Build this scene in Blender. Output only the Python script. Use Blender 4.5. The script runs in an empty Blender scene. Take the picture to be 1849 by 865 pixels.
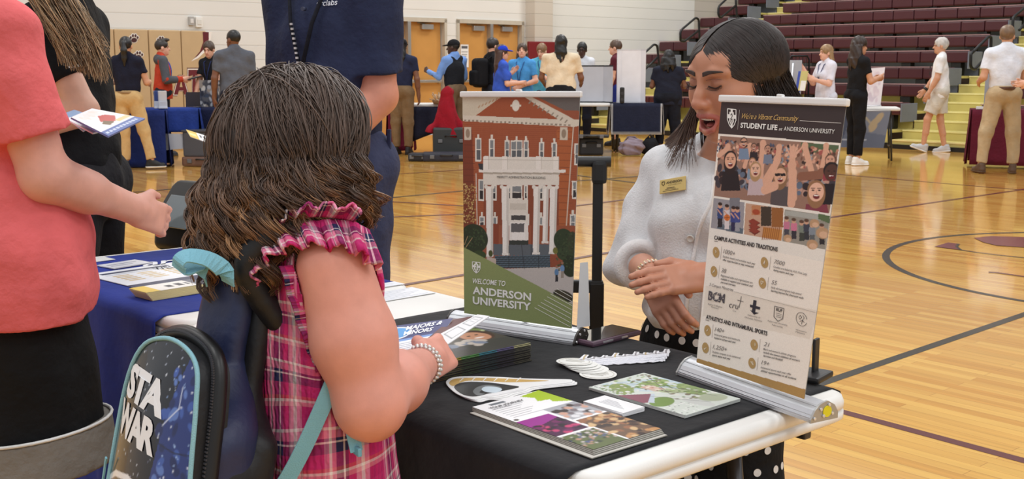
import bpy, bmesh, math, random
from zlib import crc32
crc = lambda t: crc32(t.encode())
import numpy as np
from mathutils import Vector, Matrix
from mathutils.bvhtree import BVHTree
random.seed(7); RNG = np.random.default_rng(7)
scene = bpy.context.scene; COL = scene.collection
# ---------------------------------------------------------------- camera
CAM_H, FPX, HORIZON = 1.28, 2050.0, 122.0
PITCH = math.atan((432.5 - HORIZON) / FPX)
cd = bpy.data.cameras.new('camera'); cam = bpy.data.objects.new('camera', cd); COL.objects.link(cam)
cd.sensor_width = 36.0; cd.lens = 36.0 * FPX / 1849.0; cd.clip_start = 0.05; cd.clip_end = 200
cam.location = (0, 0, CAM_H); cam.rotation_euler = (math.pi / 2 - PITCH, 0, 0)
cd.dof.use_dof = True; cd.dof.focus_distance = 2.1; cd.dof.aperture_fstop = 26.0
scene.camera = cam
# ---------------------------------------------------------------- light and exposure
scene.view_settings.view_transform = 'Standard'; scene.view_settings.look = 'None'
scene.view_settings.exposure = 0.0; scene.view_settings.gamma = 1.0
scene.view_settings.use_curve_mapping = False
world = bpy.data.worlds.new('gym_air'); scene.world = world; world.use_nodes = True
bg = world.node_tree.nodes['Background']
bg.inputs[0].default_value = (0.93, 0.96, 1.0, 1); bg.inputs[1].default_value = 0.64
def area(name, loc, size, power, rot=(0, 0, 0), color=(1, .985, .965)):
    l = bpy.data.lights.new(name, 'AREA'); l.shape = 'RECTANGLE'; l.size, l.size_y = size; l.energy = power; l.color = color
    o = bpy.data.objects.new(name, l); COL.objects.link(o); o.location = loc; o.rotation_euler = rot; return o
GA = math.radians(41.5)                                  # direction of the end wall on the floor
UU = np.array([math.cos(GA), math.sin(GA), 0.0]); VV = np.array([math.sin(GA), -math.cos(GA), 0.0])
def G(n, v, z=0.0):                                      # gym frame: n along the end wall, v towards the near end
    p = UU * n + VV * v; return np.array([p[0], p[1], z])
for i, n in enumerate((-1, 5.5, 12)):
    for j, v in enumerate((-14.5, -8.5, -2.5, 3.5, 9.0)):
        area('gym_and_fill_lamp', tuple(G(n, v, 8.2)), (1.6, 1.6), 105 if n < 0 and v < -5 else 138, (0, 0, GA))
area('gym_and_fill_lamp', tuple(G(17.5, -13.5, 8.2)), (1.6, 1.6), 330, (0, 0, GA)); area('gym_and_fill_lamp', tuple(G(18.5, -6, 9)), (1.6, 3), 120, (0, 0, GA))  # the first, stronger one is an unseen fill added to brighten the end wall
# ---------------------------------------------------------------- pixel <-> place helpers (floor / table / depth planes)
_cp, _sp = math.cos(PITCH), math.sin(PITCH)
def ray(x, y):
    a = (x - 924.5) / FPX; b = -(y - 432.5) / FPX
    return np.array([a, _cp + b * _sp, -_sp + b * _cp])
def at_z(x, y, z=0.0):
    d = ray(x, y); return np.array([0, 0, CAM_H]) + d * ((z - CAM_H) / d[2])
def at_y(x, y, Y):
    d = ray(x, y); return np.array([0, 0, CAM_H]) + d * (Y / d[1])
# ---------------------------------------------------------------- small maths
def V3(*a): return np.array(a, float)
def unit(a):
    a = np.asarray(a, float); return a / (np.linalg.norm(a) + 1e-12)
def rz(a): c, s = math.cos(a), math.sin(a); return np.array([[c, -s, 0], [s, c, 0], [0, 0, 1.0]])
def rx(a): c, s = math.cos(a), math.sin(a); return np.array([[1.0, 0, 0], [0, c, -s], [0, s, c]])
def ry(a): c, s = math.cos(a), math.sin(a); return np.array([[c, 0, s], [0, 1.0, 0], [-s, 0, c]])
def frame_z(d, up=(0, 0, 1)):                            # rotation whose z axis runs along d
    z = unit(d); u = np.asarray(up, float)
    if abs(z @ u) > .95: u = np.array([0, 1.0, 0]) if abs(z[1]) < .9 else np.array([1.0, 0, 0])
    x = unit(np.cross(u, z)); return np.stack([x, np.cross(z, x), z], 1)
def lin(c):                                              # sRGB 0-255 -> linear
    c = np.asarray(c, float) / 255.0
    return np.where(c <= .04045, c / 12.92, ((c + .055) / 1.055) ** 2.4)
def wob(P, f, seed=0):                                   # cheap smooth noise, about -1..1
    r = np.random.default_rng(seed); o = 0
    for k in range(5):
        w = r.normal(size=3) * f * (1 + .35 * k); o = o + np.sin(P @ w + r.uniform(0, 6.28)) / (1 + .4 * k)
    return o / 2.6
# ---------------------------------------------------------------- materials
_M = {}
def mat(name, rgb=None, rough=.6, metal=0, bump=0, bscale=60, var=.06, vscale=6, spec=.5, sss=0, coat=0, alpha=1, sheen=0, trans=0, bdist=.01):
    if name in _M: return _M[name]
    m = bpy.data.materials.new(name); m.use_nodes = True; nt = m.node_tree; N = nt.nodes; L = nt.links
    b = N['Principled BSDF']; b.inputs['Roughness'].default_value = rough; b.inputs['Metallic'].default_value = metal
    b.inputs['Specular IOR Level'].default_value = spec; b.inputs['Coat Weight'].default_value = coat
    b.inputs['Sheen Weight'].default_value = sheen; b.inputs['Transmission Weight'].default_value = trans
    if sss:
        b.inputs['Subsurface Weight'].default_value = sss; b.inputs['Subsurface Radius'].default_value = (.012, .004, .002); b.inputs['Subsurface Scale'].default_value = 1.0
    tc = N.new('ShaderNodeTexCoord'); nz = N.new('ShaderNodeTexNoise'); nz.inputs['Scale'].default_value = vscale; nz.inputs['Detail'].default_value = 3
    L.new(tc.outputs['Object'], nz.inputs['Vector'])
    mr = N.new('ShaderNodeMapRange'); mr.inputs[1].default_value = .3; mr.inputs[2].default_value = .7; mr.inputs[3].default_value = 1 - var; mr.inputs[4].default_value = 1 + var
    L.new(nz.outputs['Fac'], mr.inputs[0])
    mx = N.new('ShaderNodeMix'); mx.data_type = 'RGBA'; mx.blend_type = 'MULTIPLY'; mx.inputs['Factor'].default_value = 1
    L.new(mr.outputs[0], mx.inputs[7])
    if rgb is None:
        at = N.new('ShaderNodeAttribute'); at.attribute_name = 'Col'; L.new(at.outputs['Color'], mx.inputs[6])
    else: mx.inputs[6].default_value = (*lin(rgb), 1)
    L.new(mx.outputs[2], b.inputs['Base Color'])
    if bump:
        n2 = N.new('ShaderNodeTexNoise'); n2.inputs['Scale'].default_value = bscale; n2.inputs['Detail'].default_value = 4
        L.new(tc.outputs['Object'], n2.inputs['Vector'])
        bp = N.new('ShaderNodeBump'); bp.inputs['Strength'].default_value = bump; bp.inputs['Distance'].default_value = bdist
        L.new(n2.outputs['Fac'], bp.inputs['Height']); L.new(bp.outputs[0], b.inputs['Normal'])
    _M[name] = m; return m
SKIN = lambda: mat('skin', None, .48, sss=.05, bump=.05, bscale=500, var=.05, vscale=40, bdist=.003)
CLOTH = lambda: mat('cloth', None, .85, bump=.35, bscale=30, var=.10, vscale=9, spec=.25, bdist=.02)
PRINT = lambda: mat('printed_sheet', None, .38, var=.02, spec=.4)
HAIRM = lambda: mat('hair_strands', None, .42, var=.12, vscale=25, spec=.55)
PLASTIC = lambda: mat('moulded_plastic', None, .45, var=.04, bump=.1, bscale=250, bdist=.002)
METALC = lambda: mat('painted_metal', None, .35, .6, var=.05)
# ---------------------------------------------------------------- objects and tags
def tag(o, label=None, cat=None, group=None, kind=None):
    if label: o['label'] = label
    if cat: o['category'] = cat
    if group: o['group'] = group
    if kind: o['kind'] = kind
    return o
def thing(name, label, cat, loc=(0, 0, 0), rot=0.0, group=None):
    o = bpy.data.objects.new(name, None); COL.objects.link(o); o.empty_display_size = .05
    o.location = tuple(loc); o.rotation_euler = (0, 0, rot); return tag(o, label, cat, group)
def world_of(o):
    M = Matrix.Identity(4)
    while o is not None:
        M = (Matrix.Translation(o.location) @ o.rotation_euler.to_matrix().to_4x4()) @ M; o = o.parent
    return np.array(M)
def make(name, verts, faces, m, parent=None, smooth=True, cols=None, space='local', fcols=None):
    """link one mesh object; space 'world' means verts are world places and are brought into the parent's frame"""
    verts = np.asarray(verts, float)
    if parent is not None and space == 'world':
        W = np.linalg.inv(world_of(parent)); verts = verts @ W[:3, :3].T + W[:3, 3]
    me = bpy.data.meshes.new(name)
    if isinstance(faces, np.ndarray) and faces.ndim == 2:
        nv, nf, k = len(verts), len(faces), faces.shape[1]
        me.vertices.add(nv); me.vertices.foreach_set('co', verts.astype(np.float32).ravel())
        me.loops.add(nf * k); me.loops.foreach_set('vertex_index', faces.astype(np.int32).ravel())
        me.polygons.add(nf); me.polygons.foreach_set('loop_start', np.arange(0, nf * k, k, dtype=np.int32))
        me.update(calc_edges=True)
    else: me.from_pydata([tuple(v) for v in verts], [], [tuple(int(i) for i in f) for f in faces])
    if smooth is True: me.polygons.foreach_set('use_smooth', np.ones(len(me.polygons), bool))
    elif smooth is not False: me.polygons.foreach_set('use_smooth', np.asarray(smooth, bool))
    if cols is not None:
        a = me.color_attributes.new('Col', 'FLOAT_COLOR', 'POINT')
        c = np.ones((len(verts), 4), np.float32); c[:, :3] = cols; a.data.foreach_set('color', c.ravel())
    elif fcols is not None:
        a = me.color_attributes.new('Col', 'FLOAT_COLOR', 'CORNER')
        cnt = np.array([p.loop_total for p in me.polygons]); c = np.ones((int(cnt.sum()), 4), np.float32)
        c[:, :3] = np.repeat(np.asarray(fcols, np.float32), cnt, 0); a.data.foreach_set('color', c.ravel())
    me.materials.append(m); me.validate(); me.update()
    o = bpy.data.objects.new(name, me); COL.objects.link(o)
    if parent is not None: o.parent = parent
    return o
class MB:
    """collects shapes (with a colour each) and links them as ONE mesh object"""
    def __init__(s): s.v = []; s.f = []; s.c = []; s.s = []; s.n = 0
    def add(s, verts, faces, col=(200, 200, 200), smooth=False, R=None, t=None):
        verts = np.asarray(verts, float)
        if R is not None: verts = verts @ np.asarray(R).T
        if t is not None: verts = verts + np.asarray(t)
        s.v.append(verts); s.f += [tuple(int(i) + s.n for i in f) for f in faces]
        s.c += [lin(col)] * len(faces); s.s += [smooth] * len(faces); s.n += len(verts); return s
    def box(s, c, d, col=(200, 200, 200), R=None, bev=0.0):
        hx, hy, hz = np.asarray(d, float) / 2
        if bev > 0:
            bm = bmesh.new(); bmesh.ops.create_cube(bm, size=1)
            for v in bm.verts: v.co = (v.co.x * 2 * hx, v.co.y * 2 * hy, v.co.z * 2 * hz)
            bmesh.ops.bevel(bm, geom=bm.edges[:], offset=min(bev, hx * .95, hy * .95, hz * .95), segments=2, profile=.6, affect='EDGES')
            vs = [tuple(v.co) for v in bm.verts]; bm.verts.index_update(); fs = [[v.index for v in f.verts] for f in bm.faces]; bm.free()
        else:
            vs = [(x, y, z) for x in (-hx, hx) for y in (-hy, hy) for z in (-hz, hz)]
            fs = [(0, 1, 3, 2), (4, 6, 7, 5), (0, 4, 5, 1), (2, 3, 7, 6), (0, 2, 6, 4), (1, 5, 7, 3)]
        return s.add(vs, fs, col, False, R, c)
    def tube(s, pts, r, col=(200, 200, 200), seg=8, caps=True, flat=None):
        pts = np.asarray(pts, float); n = len(pts); r = np.broadcast_to(np.asarray(r, float), (n,))
        tan = np.gradient(pts, axis=0); tan /= np.linalg.norm(tan, axis=1)[:, None] + 1e-12
        ref = np.array([0, 0, 1.0]) if abs(tan[0, 2]) < .9 else np.array([1.0, 0, 0]); out = []
        for i in range(n):
            x = np.cross(ref, tan[i])
            x = unit(x); y = np.cross(tan[i], x); ref = y
            a = np.arange(seg) * 2 * math.pi / seg
            out.append(pts[i] + r[i] * (np.outer(np.cos(a), x) + (1 if flat is None else flat) * np.outer(np.sin(a), y)))
        fs = [(i * seg + k, i * seg + (k + 1) % seg, (i + 1) * seg + (k + 1) % seg, (i + 1) * seg + k) for i in range(n - 1) for k in range(seg)]
        if caps: fs += [tuple(range(seg))[::-1], tuple((n - 1) * seg + k for k in range(seg))]
        return s.add(np.concatenate(out), fs, col, True)
    def cyl(s, a, b, r, col=(200, 200, 200), seg=16, r2=None):
        a, b = np.asarray(a, float), np.asarray(b, float); F = frame_z(b - a); h = np.linalg.norm(b - a); r2 = r if r2 is None else r2
        t = np.arange(seg) * 2 * math.pi / seg
        vs = np.concatenate([np.c_[r * np.cos(t), r * np.sin(t), 0 * t], np.c_[r2 * np.cos(t), r2 * np.sin(t), 0 * t + h]])
        fs = [(k, (k + 1) % seg, seg + (k + 1) % seg, seg + k) for k in range(seg)]
        n0 = len(s.f); s.add(vs, fs + [tuple(range(seg))[::-1], tuple(seg + k for k in range(seg))], col, False, F, a)
        s.s[n0:n0 + seg] = [True] * seg; return s
    def lathe(s, prof, col=(200, 200, 200), seg=24, c=(0, 0, 0), R=None):
        t = np.arange(seg) * 2 * math.pi / seg
        vs = np.concatenate([np.c_[r * np.cos(t), r * np.sin(t), 0 * t + z] for r, z in prof])
        fs = [(i * seg + k, i * seg + (k + 1) % seg, (i + 1) * seg + (k + 1) % seg, (i + 1) * seg + k) for i in range(len(prof) - 1) for k in range(seg)]
        return s.add(vs, fs, col, True, R, c)
    def prism(s, poly, h, col=(200, 200, 200), R=None, t=None, smooth=False):
        """outline in x,y raised from z=0 to z=h"""
        p = np.asarray(poly, float); n = len(p); vs = np.concatenate([np.c_[p, np.zeros(n)], np.c_[p, np.full(n, h)]])
        fs = [tuple(range(n))[::-1], tuple(n + k for k in range(n))] + [(k, (k + 1) % n, n + (k + 1) % n, n + k) for k in range(n)]
        return s.add(vs, fs, col, smooth, R, t)
    def poly(s, pts, col): return s.add(pts, [tuple(range(len(pts)))], col)
    def text(s, body, size, col, R=None, t=(0, 0, 0), width=None, bold=0.0, shear=0.0, align='LEFT', ext=0.0, space=1.0):
        cu = bpy.data.curves.new('lettering', 'FONT'); cu.body = body; cu.size = size; cu.offset = bold * size; cu.shear = shear
        cu.align_x = align; cu.extrude = ext; cu.space_character = space; cu.resolution_u = 3
        ob = bpy.data.objects.new('lettering', cu); COL.objects.link(ob)
        dg = bpy.context.evaluated_depsgraph_get(); me = bpy.data.meshes.new_from_object(ob.evaluated_get(dg))
        vs = np.array([v.co[:] for v in me.vertices]).reshape(-1, 3); fs = [tuple(p.vertices) for p in me.polygons]
        bpy.data.objects.remove(ob); bpy.data.curves.remove(cu); bpy.data.meshes.remove(me)
        if len(vs) == 0: return s
        if width:
            w = vs[:, 0].max() - vs[:, 0].min(); vs[:, 0] *= width / max(w, 1e-6)
        return s.add(vs, fs, col, False, R, t)
    def build(s, name, m, parent=None, space='local'):
        return make(name, np.concatenate(s.v), s.f, m, parent, s.s, None, space, np.array(s.c))
def hit(objs, px, py):
    """first point of the given meshes on the sight line through a picture point: place and outward normal"""
    best = None; o0 = Vector((0, 0, CAM_H)); d = Vector(ray(px, py)).normalized()
    for o in objs:
        if o.name not in _BVH:
            W = world_of(o); me = o.data; v = np.empty(len(me.vertices) * 3); me.vertices.foreach_get('co', v); v = v.reshape(-1, 3) @ W[:3, :3].T + W[:3, 3]
            _BVH[o.name] = BVHTree.FromPolygons([Vector(p) for p in v], [tuple(p.vertices) for p in me.polygons])
        p, n, i, dist = _BVH[o.name].ray_cast(o0, d)
        if p is not None and (best is None or dist < best[2]): best = (np.array(p), np.array(n) * (-1 if n.dot(d) > 0 else 1), dist)
    return best
_BVH = {}
def joined(name, parts, m, parent=None, space='world'):
    V, F, C, n = [], [], [], 0
    for v, f, c in parts: V.append(v); F.append(f + n); C.append(c); n += len(v)
    return make(name, np.concatenate(V), np.concatenate(F), m, parent, True, np.concatenate(C), space)
def copy_tree(o, parent=None):
    c = o.copy(); COL.objects.link(c)
    if parent is not None: c.parent = parent
    for ch in [x for x in bpy.data.objects if x.parent == o]: copy_tree(ch, c)
    return c
# ---------------------------------------------------------------- printed pictures: a fine grid of coloured points
class Paint:
    def __init__(s, w, h, col=(255, 255, 255)):
        s.w, s.h = w, h; s.a = np.empty((h, w, 3)); s.a[:] = lin(col); s.X, s.Y = np.meshgrid(np.arange(w) + .5, np.arange(h) + .5)
    def _mix(s, m, col):
        s.a += m[..., None] * (lin(col) - s.a); return s
    def rect(s, x0, y0, x1, y1, col): return s.poly([(x0, y0), (x1, y0), (x1, y1), (x0, y1)], col)
    def poly(s, pts, col):
        m = np.zeros((s.h, s.w), bool); n = len(pts)
        for i in range(n):
            (x0, y0), (x1, y1) = pts[i], pts[(i + 1) % n]
            if y0 == y1: continue
            c = ((y0 > s.Y) != (y1 > s.Y)) & (s.X < (x1 - x0) * (s.Y - y0) / (y1 - y0) + x0); m ^= c
        return s._mix(m.astype(float), col)
    def ell(s, cx, cy, a, b, col, rot=0.0):
        c, q = math.cos(rot), math.sin(rot); dx, dy = s.X - cx, s.Y - cy
        d = np.hypot((dx * c + dy * q) / a, (-dx * q + dy * c) / b)
        return s._mix(np.clip((1 - d) * min(a, b) + .5, 0, 1), col)
    def line(s, pts, w, col):
        for (x0, y0), (x1, y1) in zip(pts[:-1], pts[1:]):
            L = max((x1 - x0) ** 2 + (y1 - y0) ** 2, 1e-9); t = np.clip(((s.X - x0) * (x1 - x0) + (s.Y - y0) * (y1 - y0)) / L, 0, 1)
            s._mix(np.clip(w / 2 - np.hypot(s.X - x0 - t * (x1 - x0), s.Y - y0 - t * (y1 - y0)) + .5, 0, 1), col)
        return s
    def speck(s, x0, y0, x1, y1, n, cols, r=(1, 3), seed=1, asp=1.0):
        g = np.random.default_rng(seed)
        for _ in range(n): s.ell(g.uniform(x0, x1), g.uniform(y0, y1), g.uniform(*r), g.uniform(*r) * asp, cols[g.integers(len(cols))], g.uniform(0, 3))
        return s
    def grain(s, k=.05, seed=3):
        s.a *= 1 + k * np.random.default_rng(seed).normal(size=(s.h, s.w, 1)); s.a = np.clip(s.a, 0, 1); return s
    def sheet(s, name, corners, m, parent=None, space='local', bow=None, mask=None):
        """corners: top-left, top-right, bottom-right, bottom-left"""
        tl, tr, br, bl = [np.asarray(c, float) for c in corners]
        fx = (np.arange(s.w) / (s.w - 1))[None, :, None]; fy = (np.arange(s.h) / (s.h - 1))[:, None, None]
        v = (tl * (1 - fx) + tr * fx) * (1 - fy) + (bl * (1 - fx) + br * fx) * fy
        if bow is not None: v = v + bow(fx, fy)
        idx = np.arange(s.w * s.h).reshape(s.h, s.w)
        f = np.stack([idx[1:, :-1], idx[1:, 1:], idx[:-1, 1:], idx[:-1, :-1]], -1).reshape(-1, 4)
        v, c = v.reshape(-1, 3), s.a.reshape(-1, 3)
        if mask is not None:
            k = mask(*np.meshgrid(np.arange(s.w) / (s.w - 1), np.arange(s.h) / (s.h - 1))).ravel(); f = f[k[f].all(1)]; u, inv = np.unique(f, return_inverse=True); v, c, f = v[u], c[u], inv.reshape(-1, 4)
        return make(name, v, f, m, parent, True, c, space)
# ================================================================ the gym
WALL_V = -17.4
def on_v(px, py, v):                                     # where the sight line meets the upright plane v = const -> (n, w, z)
    d = ray(px, py); k = v / (d @ VV); p = d * k; return np.array([p @ UU, -v, CAM_H + p[2]])
def gput(o, kind='structure', parent=None):
    if parent is None: o.rotation_euler = (0, 0, GA)
    if kind: o['kind'] = kind
    return o
def nodes_of(m): return m.node_tree.nodes, m.node_tree.links
def block_mat(name, rgb, mortar, rough=.55):
    m = mat(name, rgb, rough, var=.03, vscale=.6); N, L = nodes_of(m)
    tc = N.new('ShaderNodeTexCoord'); sp = N.new('ShaderNodeSeparateXYZ'); cb = N.new('ShaderNodeCombineXYZ'); br = N.new('ShaderNodeTexBrick')
    ad = N.new('ShaderNodeMath'); L.new(tc.outputs['Object'], sp.inputs[0]); L.new(sp.outputs[0], ad.inputs[0]); L.new(sp.outputs[1], ad.inputs[1]); L.new(ad.outputs[0], cb.inputs[0]); L.new(sp.outputs[2], cb.inputs[1]); L.new(cb.outputs[0], br.inputs['Vector'])
    br.inputs['Scale'].default_value = 1; br.inputs['Brick Width'].default_value = 60; br.inputs['Row Height'].default_value = .235
    br.inputs['Mortar Size'].default_value = .011; br.inputs['Mortar Smooth'].default_value = .3
    br.inputs['Color1'].default_value = (*lin(rgb), 1); br.inputs['Color2'].default_value = (*lin(np.array(rgb) * .975), 1); br.inputs['Mortar'].default_value = (*lin(mortar), 1)
    mx = next(n for n in N if n.bl_idname == 'ShaderNodeMix'); L.new(br.outputs['Color'], mx.inputs[6])
    b = N['Principled BSDF']; bp = N.new('ShaderNodeBump'); bp.inputs['Strength'].default_value = .4; bp.inputs['Distance'].default_value = .01; bp.invert = True
    L.new(br.outputs['Fac'], bp.inputs['Height']); L.new(bp.outputs[0], b.inputs['Normal']); return m
def floor_mat():
    m = mat('maple_floor', (222, 168, 92), .12, var=.05, vscale=.5, spec=.5); N, L = nodes_of(m)
    tc = N.new('ShaderNodeTexCoord'); sp = N.new('ShaderNodeSeparateXYZ'); cb = N.new('ShaderNodeCombineXYZ'); br = N.new('ShaderNodeTexBrick')
    L.new(tc.outputs['Object'], sp.inputs[0]); L.new(sp.outputs[1], cb.inputs[0]); L.new(sp.outputs[0], cb.inputs[1]); L.new(cb.outputs[0], br.inputs['Vector'])
    br.inputs['Scale'].default_value = 1; br.inputs['Brick Width'].default_value = .82; br.inputs['Row Height'].default_value = .057
    br.inputs['Mortar Size'].default_value = .0011; br.inputs['Bias'].default_value = -.1; br.offset = .37; br.squash = 1
    br.inputs['Color1'].default_value = (*lin((230, 180, 92)), 1); br.inputs['Color2'].default_value = (*lin((205, 144, 62)), 1); br.inputs['Mortar'].default_value = (*lin((176, 120, 60)), 1)
    mp = N.new('ShaderNodeMapping'); mp.inputs['Scale'].default_value = (38, 1.6, 1); L.new(tc.outputs['Object'], mp.inputs[0])
    gr = N.new('ShaderNodeTexNoise'); gr.inputs['Scale'].default_value = 1.0; gr.inputs['Detail'].default_value = 5; L.new(mp.outputs[0], gr.inputs['Vector'])
    mr = N.new('ShaderNodeMapRange'); mr.inputs[1].default_value = .3; mr.inputs[2].default_value = .72; mr.inputs[3].default_value = .86; mr.inputs[4].default_value = 1.06; L.new(gr.outputs['Fac'], mr.inputs[0])
    m2 = N.new('ShaderNodeMix'); m2.data_type = 'RGBA'; m2.blend_type = 'MULTIPLY'; m2.inputs['Factor'].default_value = 1
    L.new(br.outputs['Color'], m2.inputs[6]); L.new(mr.outputs[0], m2.inputs[7])
    mx = next(n for n in N if n.bl_idname == 'ShaderNodeMix' and n != m2); L.new(m2.outputs[2], mx.inputs[6])
    b = N['Principled BSDF']; b.inputs['Coat Weight'].default_value = .35; b.inputs['Coat Roughness'].default_value = .06
    bp = N.new('ShaderNodeBump'); bp.inputs['Strength'].default_value = .12; bp.inputs['Distance'].default_value = .004
    wv = N.new('ShaderNodeTexNoise'); wv.inputs['Scale'].default_value = 3; L.new(tc.outputs['Object'], wv.inputs['Vector']); L.new(wv.outputs['Fac'], bp.inputs['Height']); L.new(bp.outputs[0], b.inputs['Normal'])
    return m
mb = MB(); mb.add([(-22, -16, 0), (27, -16, 0), (27, 20, 0), (-22, 20, 0)], [(0, 1, 2, 3)])
floor = gput(mb.build('floor', floor_mat()))
LINE = mat('court_paint', None, .22, var=.03, spec=.5)
def fl(x, y): p = at_z(x, y, 0); return np.array([p @ UU, -(p @ VV)])
_lz = [.0006]
def strip(pts, w, col, name='court_line'):
    pts = np.asarray(pts, float); d = np.gradient(pts, axis=0); d /= np.linalg.norm(d, axis=1)[:, None]; nrm = np.c_[-d[:, 1], d[:, 0]]
    n = len(pts); _lz[0] += .00015; z = np.full((n, 1), _lz[0]); m = MB()
    m.add(np.concatenate([np.c_[pts + nrm * w / 2, z], np.c_[pts - nrm * w / 2, z]]), [(n + i, n + i + 1, i + 1, i) for i in range(n - 1)], col)
    o = m.build(name, LINE, floor); o['kind'] = 'structure'
def seg(a, b, w, col, e0=0.0, e1=0.0):
    a, b = fl(*a), fl(*b); d = (b - a) / np.linalg.norm(b - a); strip([a - d * e0, b + d * e1], w, col)
BLK, MAR = (52, 52, 50), (96, 44, 46)
seg((1485, 692), (1849, 568), .05, BLK, 3.0, 5); seg((1515, 742), (1849, 832), .05, MAR, .2, 3)
cc = fl(1849, 478); cc = np.array([7.842, 2.648])
th = np.linspace(0, 2 * math.pi, 97); strip(cc + 1.634 * np.c_[np.cos(th), np.sin(th)], .05, BLK)
for a, b, w, c in [((1502, 392.5), (1835, 344), .05, MAR), ((1500, 314), (1849, 343.5), .05, MAR), ((725, 314), (835, 307), .05, MAR), ((718, 356), (835, 345), .05, BLK),
                   ((718, 365), (835, 372), .05, MAR), ((712, 392), (835, 387), .05, MAR), ((752, 511), (835, 497), .05, MAR), ((1040, 372), (1160, 357), .05, MAR),
                   ((1042, 317), (1168, 333), .05, BLK), ((1042, 327), (1110, 322), .05, BLK), ((1040, 467), (1130, 451), .05, MAR), ((225, 349), (320, 341), .05, BLK), ((222, 395), (300, 394), .05, BLK), ((222, 397), (290, 414), .05, MAR)]:
    seg(a, b, w, c, .6, .6)
# centre logo on the court: maroon blade, arc and bar
def logo(pts, col):
    q = np.array([fl(*p) for p in pts]); _lz[0] += .00015; m = MB(); m.add(np.c_[q, np.full(len(q), _lz[0])], [tuple(range(len(q)))[::-1]], col)
    o = m.build('court_emblem', LINE, floor); o['kind'] = 'structure'
logo([(1758, 430), (1790, 427), (1860, 429), (1930, 436), (1930, 450), (1860, 448), (1800, 444), (1775, 438)], (112, 50, 62))
logo([(1687, 446), (1712, 438.5), (1731, 441), (1727, 447), (1734, 452)], (112, 50, 62))
strip([fl(*p) for p in [(1731, 441), (1727, 446), (1735, 452), (1760, 456), (1800, 461), (1849, 466), (1920, 472)]], .02, BLK)
strip([fl(*p) for p in [(1785, 492), (1800, 493), (1849, 500), (1920, 510)]], .03, (110, 50, 50))
# ---- walls
WALLM = block_mat('painted_block', (227, 225, 219), (211, 209, 203)); BEIGE = block_mat('painted_block_beige', (204, 195, 182), (188, 180, 168))
D1, D2 = (11.97, 13.65), (14.02, 15.64); DTOP = 2.13
mb = MB(); W = -WALL_V
def wallbox(n0, n1, z0, z1, w0=0.0, w1=.3): mb.box(((n0 + n1) / 2, W + (w0 + w1) / 2, (z0 + z1) / 2), (n1 - n0, abs(w1 - w0), z1 - z0))
wallbox(-6, D1[0] - .06, 0, 9); wallbox(D1[0] - .06, D1[1] + .06, DTOP + .08, 9); wallbox(D1[1] + .06, D2[0] - .06, 0, 9); wallbox(D2[0] - .06, D2[1] + .06, DTOP + .08, 9); wallbox(D2[1] + .06, 21.08, 0, 9)
gput(mb.build('wall_end', WALLM))
mb = MB(); wallbox(15.76, 16.26, 0, 9, -.28, .0); gput(mb.build('pillar', BEIGE))
mb = MB(); wallbox(21.08, 28, 0, 9, .05, .3); gput(mb.build('wall_corner', BEIGE))
mb = MB(); mb.box((25.6, 5, 4.5), (.3, 36, 9)); gput(mb.build('wall_side', BEIGE))
FRAME = mat('door_frame_paint', (192, 184, 168), .5); WOOD = mat('door_veneer', (201, 148, 80), .38, var=.09, vscale=2.2); STEEL = mat('brushed_steel', (186, 186, 184), .35, .7)
def door(i, n0, n1):
    root = thing('door_%d' % i, None, None, G(n0, WALL_V), GA); root['kind'] = 'structure'; w = n1 - n0
    m = MB()
    for x in (-.03, w + .03): m.box((x, .05, (DTOP + .06) / 2), (.06, .16, DTOP + .06))
    m.box((w / 2, .05, DTOP + .04), (w + .12, .16, .08)); m.build('door_frame', FRAME, root)
    MB().box((w / 2, .03, DTOP / 2), (.07, .14, DTOP)).build('mullion', STEEL, root)
    for s, x in ((0, w / 4), (1, 3 * w / 4)):
        lw = w / 2 - .045
        lf = MB().box((x, .1, DTOP / 2 + .004), (lw, .045, DTOP - .012), bev=.004).build('door_leaf', WOOD, root)
        b = MB().box((x, .02, 1.02), (lw * .92, .05, .055), bev=.01)
        for q in (-.42, .42): b.box((x + q * lw, .05, 1.02), (.06, .07, .08), bev=.01)
        b.build('push_bar', STEEL, lf)
        k = MB().box((x + (.05 if s else .12), .04, DTOP - .09), (.27, .07, .095), bev=.008); k.tube([(x, .05, DTOP - .03), (x - .2, .0, DTOP - .02), (x - .05, .03, DTOP + .01)], .012)
        k.build('door_closer', STEEL, lf)
    return root
door(1, *D1); door(2, *D2)
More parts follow.
